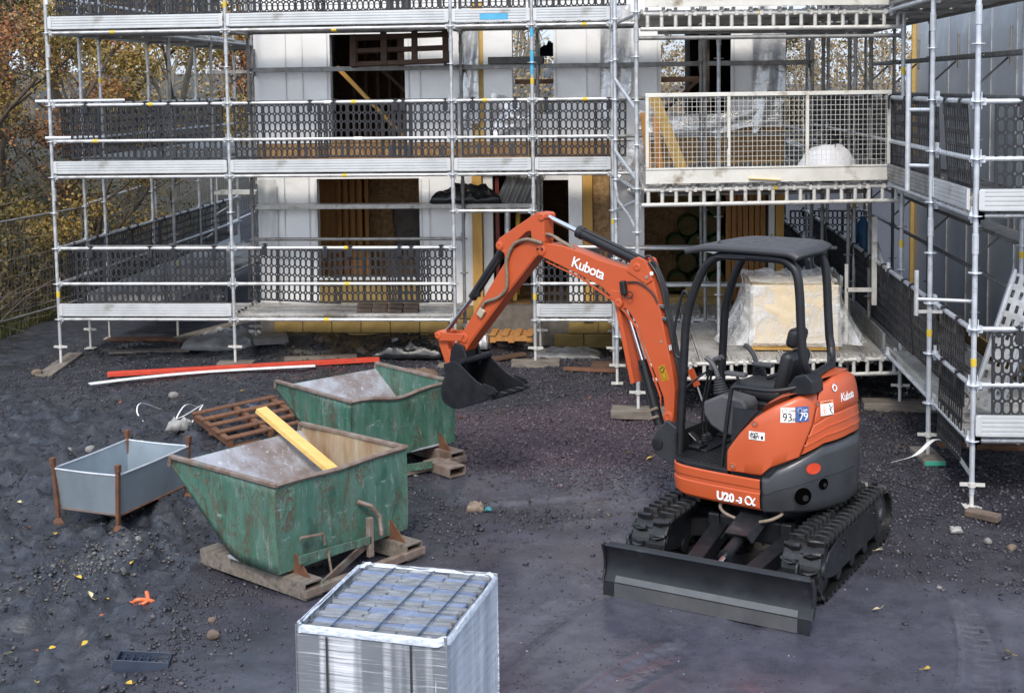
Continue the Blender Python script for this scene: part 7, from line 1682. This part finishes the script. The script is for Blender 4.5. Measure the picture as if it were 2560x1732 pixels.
# far wood closing the horizon: one mass
def far_wood():
    r = np.random.default_rng(9); n = 90000; x = r.uniform(-60, 60, n); y = r.uniform(34, 62, n); g = ground_z(x, y); hmax = 3.6+2.6*fbm(x*.16, y*.16, 3, 5)+2.0*(x < -5)
    z = g+hmax*r.uniform(0, 1, n)**.8; keep = fbm(x*.5, z*.8, 3, 6) > .36
    me = leaf_cloud('far_wood', np.stack([x, y, z], -1)[keep], .17, LM['tan'], 4); o = link(bpy.data.objects.new('far_wood', me)); tag(o, 'distant leafless brown wood behind the houses', 'wood', kind='stuff')
    m = MB(); rr = random.Random(4)
    for i in range(170):
        xx = rr.uniform(-60, 60); yy = rr.uniform(34, 60); h = rr.uniform(4, 8); b = Vector((xx, yy, gz(xx, yy)-.2)); m.path([b, b+Vector((rr.uniform(-.3, .3), 0, h*.5)), b+Vector((rr.uniform(-.6, .6), 0, h))], .09, 4, rs=[.10, .07, .02], cap=False)
        for k in range(5): q = b+Vector((0, 0, h*rr.uniform(.35, .9))); m.path([q, q+Vector((rr.uniform(-1.2, 1.2), rr.uniform(-.5, .5), rr.uniform(.5, 1.5)))], .03, 3, rs=[.035, .008], cap=False)
    o = m.build('far_trunks', paleb); tag(o, 'pale trunks and bare branches of the distant wood', 'wood', kind='stuff')
far_wood()
# undergrowth on the left bank, rough grass, dead stems
def undergrowth():
    r = np.random.default_rng(12); n = 30000; x = -9.9-np.abs(r.normal(0, 2.6, n)); y = r.uniform(-2.5, 13, n); g = ground_z(x, y); z = g+r.uniform(0, 1, n)**1.6*(1.0+2.0*fbm(x*.8, y*.8, 3, 3))
    keep = fbm(x*1.5+z, y*1.5, 3, 8) > .42
    me = leaf_cloud('undergrowth', np.stack([x, y, z], -1)[keep], .07, LM['olive'], 5); tag(link(bpy.data.objects.new('undergrowth', me)), 'brown and olive undergrowth on the bank left of the scaffold', 'undergrowth', kind='stuff')
    n = 26000; x = -9.75-np.abs(r.normal(0, 1.3, n)); y = r.uniform(-2.5, 6.5, n); g = ground_z(x, y); h = r.uniform(.06, .24, n); a = r.uniform(0, 6.283, n); b = r.uniform(.1, .7, n)*h
    V = np.zeros((n, 3, 3)); V[:, 0] = np.stack([x-.006*np.sin(a), y+.006*np.cos(a), g-.02], -1); V[:, 1] = np.stack([x+.006*np.sin(a), y-.006*np.cos(a), g-.02], -1); V[:, 2] = np.stack([x+b*np.cos(a), y+b*np.sin(a), g+h], -1)
    me = bpy.data.meshes.new('rough_grass'); me.from_pydata(V.reshape(-1, 3).tolist(), [], np.arange(n*3).reshape(-1, 3).tolist()); me.materials.append(leaf_mat('rough_grass_blades', [(0, (.02, .032, .009)), (.5, (.055, .066, .018)), (.8, (.11, .092, .03)), (1, (.16, .125, .055))]))
    tag(link(bpy.data.objects.new('rough_grass', me)), 'rough green grass at the foot of the left bank', 'grass', kind='stuff')
    m = MB(); rr = random.Random(6)
    for i in range(420):
        xx = -9.9-abs(rr.gauss(0, 1.6)); yy = rr.uniform(-2.5, 11); p = Vector((xx, yy, gz(xx, yy))); d = Vector((rr.uniform(-.7, .7), rr.uniform(-.5, .5), rr.uniform(.2, 1))).normalized(); pts = [p]
        for k in range(4): d = (d+Vector((rr.uniform(-.4, .4), rr.uniform(-.4, .4), rr.uniform(-.35, .2)))).normalized(); pts.append(pts[-1]+d*rr.uniform(.15, .45))
        m.path(pts, .01, 4, rs=[.014, .011, .008, .006, .003], cap=False)
    tag(m.build('dead_stems', bark, None), 'tangled dead stems and brambles on the left bank', 'brambles', kind='stuff')
undergrowth()
# temporary mesh fence panels
def fence(p, q, label, H=1.9, zz=None, top='galv_blue'):
    p, q = Vector(p), Vector(q); c = (p+q)/2; rz = math.atan2(q.y-p.y, q.x-p.x); L = (q-p).xy.length; sl = (q.z-p.z)
    f = thing('fence_panel', label, 'fence', p, rz, 'temporary mesh fence panels')
    zt = lambda x: sl*x/L
    m = MB(); m.path(smoothpath([(.0, 0, .12), (.0, 0, H-.14), (.03, 0, H-.03), (.14, 0, H+zt(.14)), (L-.14, 0, H+zt(L-.14)), (L-.03, 0, H-.03+sl), (L, 0, H-.14+sl), (L, 0, .12+sl)], 3), .021, 8); m.tube((0, 0, .14), (L, 0, .14+sl), .021, 8); m.build('fence_frame', MT[top], f, smooth=50)
    m = MB(); n = int(L/.085)
    for i in range(1, n): x = L*i/n; m.tube((x, 0, .14+zt(x)), (x, 0, H+zt(x)), .0032, 3, cap=False)
    for k in range(6): z = .25+(H-.3)*k/5; m.tube((0, .004, z), (L, .004, z+sl), .0045, 3, cap=False)
    m.build('wire_mesh', MT['dull'], f)
    for x in (0, L): MB().rbox((x, 0, .05+(sl if x else 0)), (.22, .6, .12), .03, 2).build('fence_foot', MT['blackpl'], f)
fence((-10.35, 1.0, .02), (-9.45, 4.3, .12), 'mesh fence panel nearest the left edge', 1.72, top='dull')
fence((-9.4, 4.4, .14), (-9.0, 6.6, .35), 'mesh fence panel leaning behind the left scaffold corner', 1.75)
fence((-8.98, 6.7, .37), (-8.55, 8.8, .75), 'rising mesh fence panel behind the left end scaffold', 1.9)
fence((-8.5, 9.0, .85), (-7.9, 12.2, 1.2), 'mesh fence panel on the spoil bank behind the left scaffold', 1.9)
fence((-7.6, 13.5, 1.35), (-6.4, 16.2, 1.65), 'far mesh fence panel on top of the spoil bank', 2.0); fence((-6.3, 16.3, 1.7), (-4.9, 18.6, 1.9), 'farthest mesh fence panel beside the house gable', 2.0)
